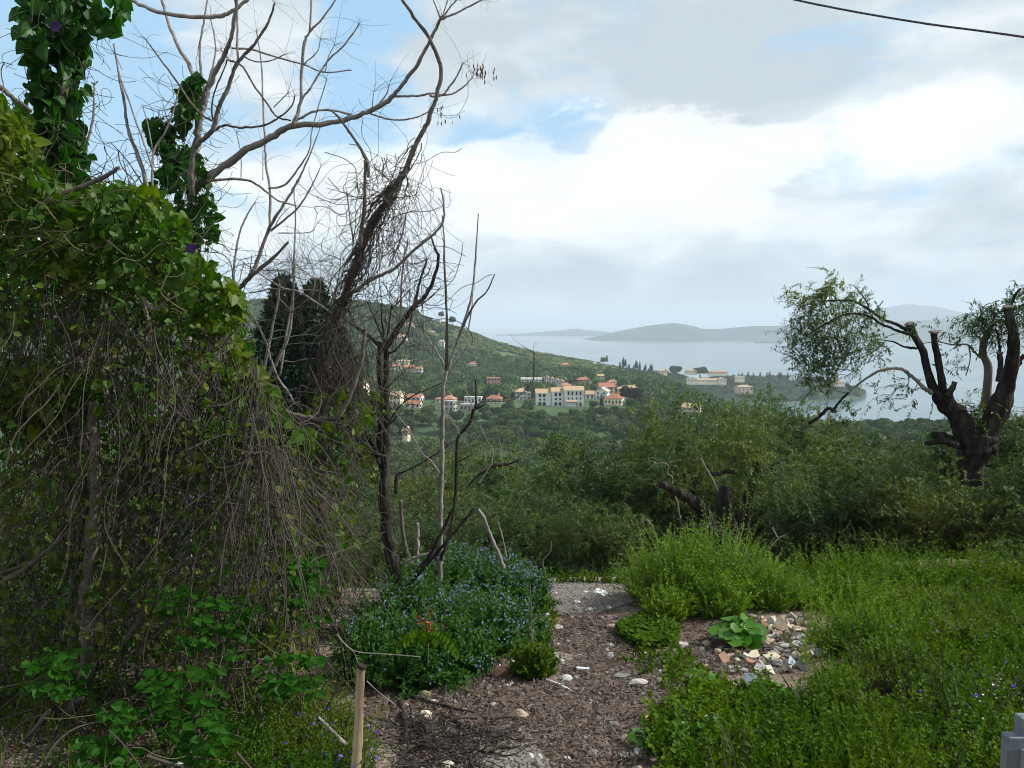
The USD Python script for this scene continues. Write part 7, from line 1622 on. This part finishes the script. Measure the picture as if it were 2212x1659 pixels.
# big-leaved plant: each leaf a part
def rosette(name, label, cat, c, n, length, mat, shape=ROUND, lift=.6, spread_=1.0):
    T = Thing(name, label, cat, c)
    for i in range(n):
        a = i * 2.4 + g.normal() * .2; el = lift * (.35 + 1.0 * (1 - i / n)); d = np.array([math.cos(a) * math.cos(el), math.sin(a) * math.cos(el), math.sin(el)])
        st = length * (.35 + .5 * g.random()) * spread_; p = c + d * st; sz = length * (.75 + .4 * g.random())
        la = unit(d * [1, 1, .2] + [0, 0, -.25 + .1 * g.normal()]); nr = unit(np.array([0, -.35, 1.]) + .25 * g.normal(size=3))
        m2 = []
        V, F = leaves(p[None], la[None], nr[None], np.array([sz]), shape, 1.05); T.part('leaf', (V, F), mat, smooth=True)
        T.part('leaf_stalk', tubes(np.array([[c, c + d * st * .55 + [0, 0, .015], p]]), .004, 5), m_stem)
m_big = mat_leaf('broad_leaf', [(0.0, (.06, .14, .03)), (0.6, (.095, .19, .045)), (1.0, (.14, .24, .07))], rough=0.5, through=0.3, spec=0.3)
rosette('broad_leaved_plant', 'plant with broad pale green leaves at the left foot of the rubble heap', 'plant', at(RZ6, 680, 745) + [0, .05, .02], 32, .11, m_big, lift=1.1, spread_=1.7)
rosette('round_leaved_weed', 'round-leaved weed at the right edge of the path, lower down', 'weed', at(RZ6, 180, 1270) + [0, 0, .02], 10, .06, m_big, lift=.5, spread_=1.4)
rosette('round_leaved_weed', 'round-leaved weed spreading in front of the propped tile', 'weed', at(RZ6, 430, 1190) + [0, 0, .02], 30, .058, m_big, lift=.5, spread_=2.6)
rosette('round_leaved_weed', 'broad-leaved weed right below the propped tile', 'weed', at(RZ6, 850, 1030) + [0, 0, .02], 14, .075, m_big, lift=.7, spread_=1.4)
rosette('round_leaved_weed', 'weed with greyish leaves left of the propped tile', 'weed', at(RZ6, 470, 950) + [0, 0, .02], 16, .06, m_big, lift=.8, spread_=1.5)
T = Thing('yellow_leaf', 'single fallen yellow leaf at the right edge of the path', 'leaf', at(RZ, 2035, 1365))
T.part('blade', leaves(T.base[None] + [0, 0, .015], np.array([[1., .2, .1]]), np.array([[0, -.3, 1.]]), .055, ROUND), mat_plain('yellow_dead_leaf', (.42, .28, .05), 0.6))

# grass and weeds at the right
m_grass = mat_leaf('grass_blade', [(0.0, (.040, .085, .014)), (0.5, (.07, .13, .022)), (0.85, (.13, .18, .04)), (1.0, (.26, .23, .10))], rough=0.55, through=0.4, spec=0.15, patch=((.12, .13, .035), .6), scale=1.3)
MEADOW = [(1840, 1330), (1800, 1285), (1900, 1275), (2060, 1278), (2300, 1278), (2750, 1290), (2750, 1740), (1490, 1740), (1560, 1650), (1690, 1570), (1800, 1500), (1850, 1430)]
q = spread(MEADOW, 15000); q = q[meshkit.fbm(q * 1.9, 3, 8) > .45]; n = len(q)
hh = .06 + .13 * g.random(n) ** 1.5 + .5 * (meshkit.fbm(q * 1.1 + 5, 2, 4) - .3).clip(0)
solo('grass', leaves(q, unit(np.column_stack([.38 * g.normal(size=n) + .12, .38 * g.normal(size=n), np.ones(n)])), rand_dirs(n), hh, BLADE, .55 / (hh / .2)[:, None, None]), m_grass, 'long fresh grass on the right of the clearing', kind='stuff')
q = spread(MEADOW, 2600); q = q[meshkit.fbm(q * 1.3 + 9, 3, 6) > .5]; n = len(q)
solo('dry_grass', leaves(q, unit(np.column_stack([.5 * g.normal(size=n) + .2, .5 * g.normal(size=n), np.ones(n)])), rand_dirs(n), .14 + .28 * g.random(n), BLADE, .5), m_dry, 'dry bent stalks standing in the grass', kind='stuff')
def weeds(name, label, poly, n, hmin, hmax, per, leaf, mat, shape, widen):
    b = spread(poly, n); b = b[meshkit.fbm(b * 2.3 + len(label), 3, 12) > .43] if n > 700 else b; n = len(b); d = unit(np.column_stack([.3 * g.normal(size=n), .3 * g.normal(size=n), np.ones(n)])); L = hmin + (hmax - hmin) * g.random(n) ** 1.5
    tw, lf = sprays(g, b, d, L, per, leaf, .08, shape, widen, 4, .002, .9)
    return tag(put_mesh(path_for(name), *join(tw, lf), mat), label, kind='stuff')
for i, (u, v, w, h, m, lab) in enumerate([(1900, 1335, 190, 75, 0, 'tall pale weed clump at the far edge of the grass, under the pollarded olive'), (1865, 1325, 120, 80, 2, 'weed clump with upright stalks right behind the rubble heap'), (2050, 1360, 220, 70, 1, 'broad weed clump in the far grass, right of the boulder'), (1870, 1430, 200, 90, 0, 'weed clump right of the rubble heap'), (2130, 1440, 200, 80, 1, 'dark weed clump at the right border, farther back'),
        (1830, 1520, 150, 70, 2, 'light feathery weed clump in front of the yellowish slab'), (1960, 1510, 230, 90, 1, 'dark weed clump in the middle of the grass'), (1690, 1590, 170, 80, 0, 'weed clump above the burnt post stub'), (1850, 1600, 220, 100, 1, 'dark weed clump at the lower right, before the grass'), (2080, 1560, 200, 90, 0, 'weed clump with violet flowers at the lower right'), (1590, 1650, 150, 60, 2, 'light green weed clump at the lower edge right of the path'), (1760, 1670, 200, 80, 1, 'dark weed clump at the lower edge right of the burnt post stub')]):
    c = on_ground(u, v)
    if c is None: continue
    T = Thing('weed_clump', lab, 'weeds', c); c, rx, ry, hh = mound(u, v, w, h)
    bush(T, c, rx, ry, hh, int(170 * (w / 180) ** 1.3), 30, .024, (m_herb, m_grass, m_lush)[m], (LANCE, OVATE, LANCE)[m], (2.2, 1.0, 1.6)[m], 0)
weeds('weeds', 'leafy green weeds among the grass', MEADOW, 8800, .07, .30, 18, .024, m_herb, OVATE, .9)
weeds('weeds', 'feathery light weeds among the grass', [(1760, 1300), (1900, 1262), (2020, 1290), (2000, 1420), (1850, 1480), (1720, 1450)], 900, .2, .5, 26, .022, m_lush, LANCE, 1.4)
weeds('weeds', 'low leafy weeds along the right edge of the path', [(1400, 1560), (1500, 1500), (1640, 1500), (1700, 1560), (1560, 1740), (1440, 1740)], 420, .06, .22, 12, .03, m_herb, OVATE, 1.1)
weeds('weeds', 'weeds at the foot of the thicket', [(500, 1600), (700, 1500), (800, 1600), (820, 1740), (420, 1740)], 520, .08, .3, 16, .024, m_grass, LANCE, 1.6)
weeds('weeds', 'small weeds creeping in at the edges of the path', [(1130, 1440), (1190, 1400), (1200, 1330), (1180, 1270), (1160, 1420)], 60, .04, .14, 12, .024, m_herb, OVATE, 1.0)
weeds('weeds', 'small weeds along the right edge of the path', [(1330, 1420), (1480, 1400), (1560, 1500), (1460, 1560), (1400, 1660), (1380, 1600), (1440, 1500)], 150, .03, .15, 12, .026, m_herb, OVATE, 1.0)
weeds('weeds', 'weeds on the rim of the grass under the pollarded olive', [(1790, 1266), (1900, 1262), (2400, 1262), (2400, 1300), (1800, 1300)], 1300, .15, .4, 20, .03, m_herb, OVATE, 1.0)
weeds('weeds', 'small weeds on the rim of the gravel hump', [(1180, 1262), (1180, 1256), (1350, 1256), (1350, 1264)], 90, .04, .16, 12, .024, m_herb, OVATE, 1.0)
weeds('weeds', 'weeds along the far edge of the clearing', [(1640, 1300), (1760, 1255), (1900, 1250), (2300, 1260), (2300, 1290), (1800, 1300)], 800, .2, .5, 22, .03, m_herb, LANCE, 2.0)
q = spread([(-100, 1480), (400, 1500), (760, 1560), (820, 1740), (-100, 1740)], 900); n = len(q)
solo('grass', leaves(q, unit(np.column_stack([.45 * g.normal(size=n), .45 * g.normal(size=n), np.ones(n)])), rand_dirs(n), .07 + .15 * g.random(n), BLADE, .8), m_grass, 'sparse grass at the foot of the thicket', kind='stuff')
q = spread([(1900, 1420), (2150, 1400), (2300, 1560), (2200, 1700), (1980, 1640)], 14); q[:, 2] += .1 + .2 * g.random(len(q))
q2 = spread([(640, 1580), (820, 1580), (820, 1720), (600, 1720)], 50); q2[:, 2] += .06 + .1 * g.random(len(q2)); q = np.vstack([q, q2])
solo('meadow_flowers', leaves(np.repeat(q, 3, 0), rand_dirs(len(q) * 3), rand_dirs(len(q) * 3), .012, ROUND), mat_leaf('violet_petal', [(0, (.20, .17, .50)), (1, (.36, .28, .62))]), 'small violet flowers in the grass', kind='stuff')
q = spread([(2000, 1480), (2300, 1480), (2300, 1640), (2060, 1620)], 160); q[:, 2] += .06 + .1 * g.random(len(q))
solo('meadow_flowers', leaves(np.repeat(q, 2, 0), rand_dirs(len(q) * 2), rand_dirs(len(q) * 2), .010, ROUND), m_plast, 'tiny white flowers in the grass', kind='stuff')
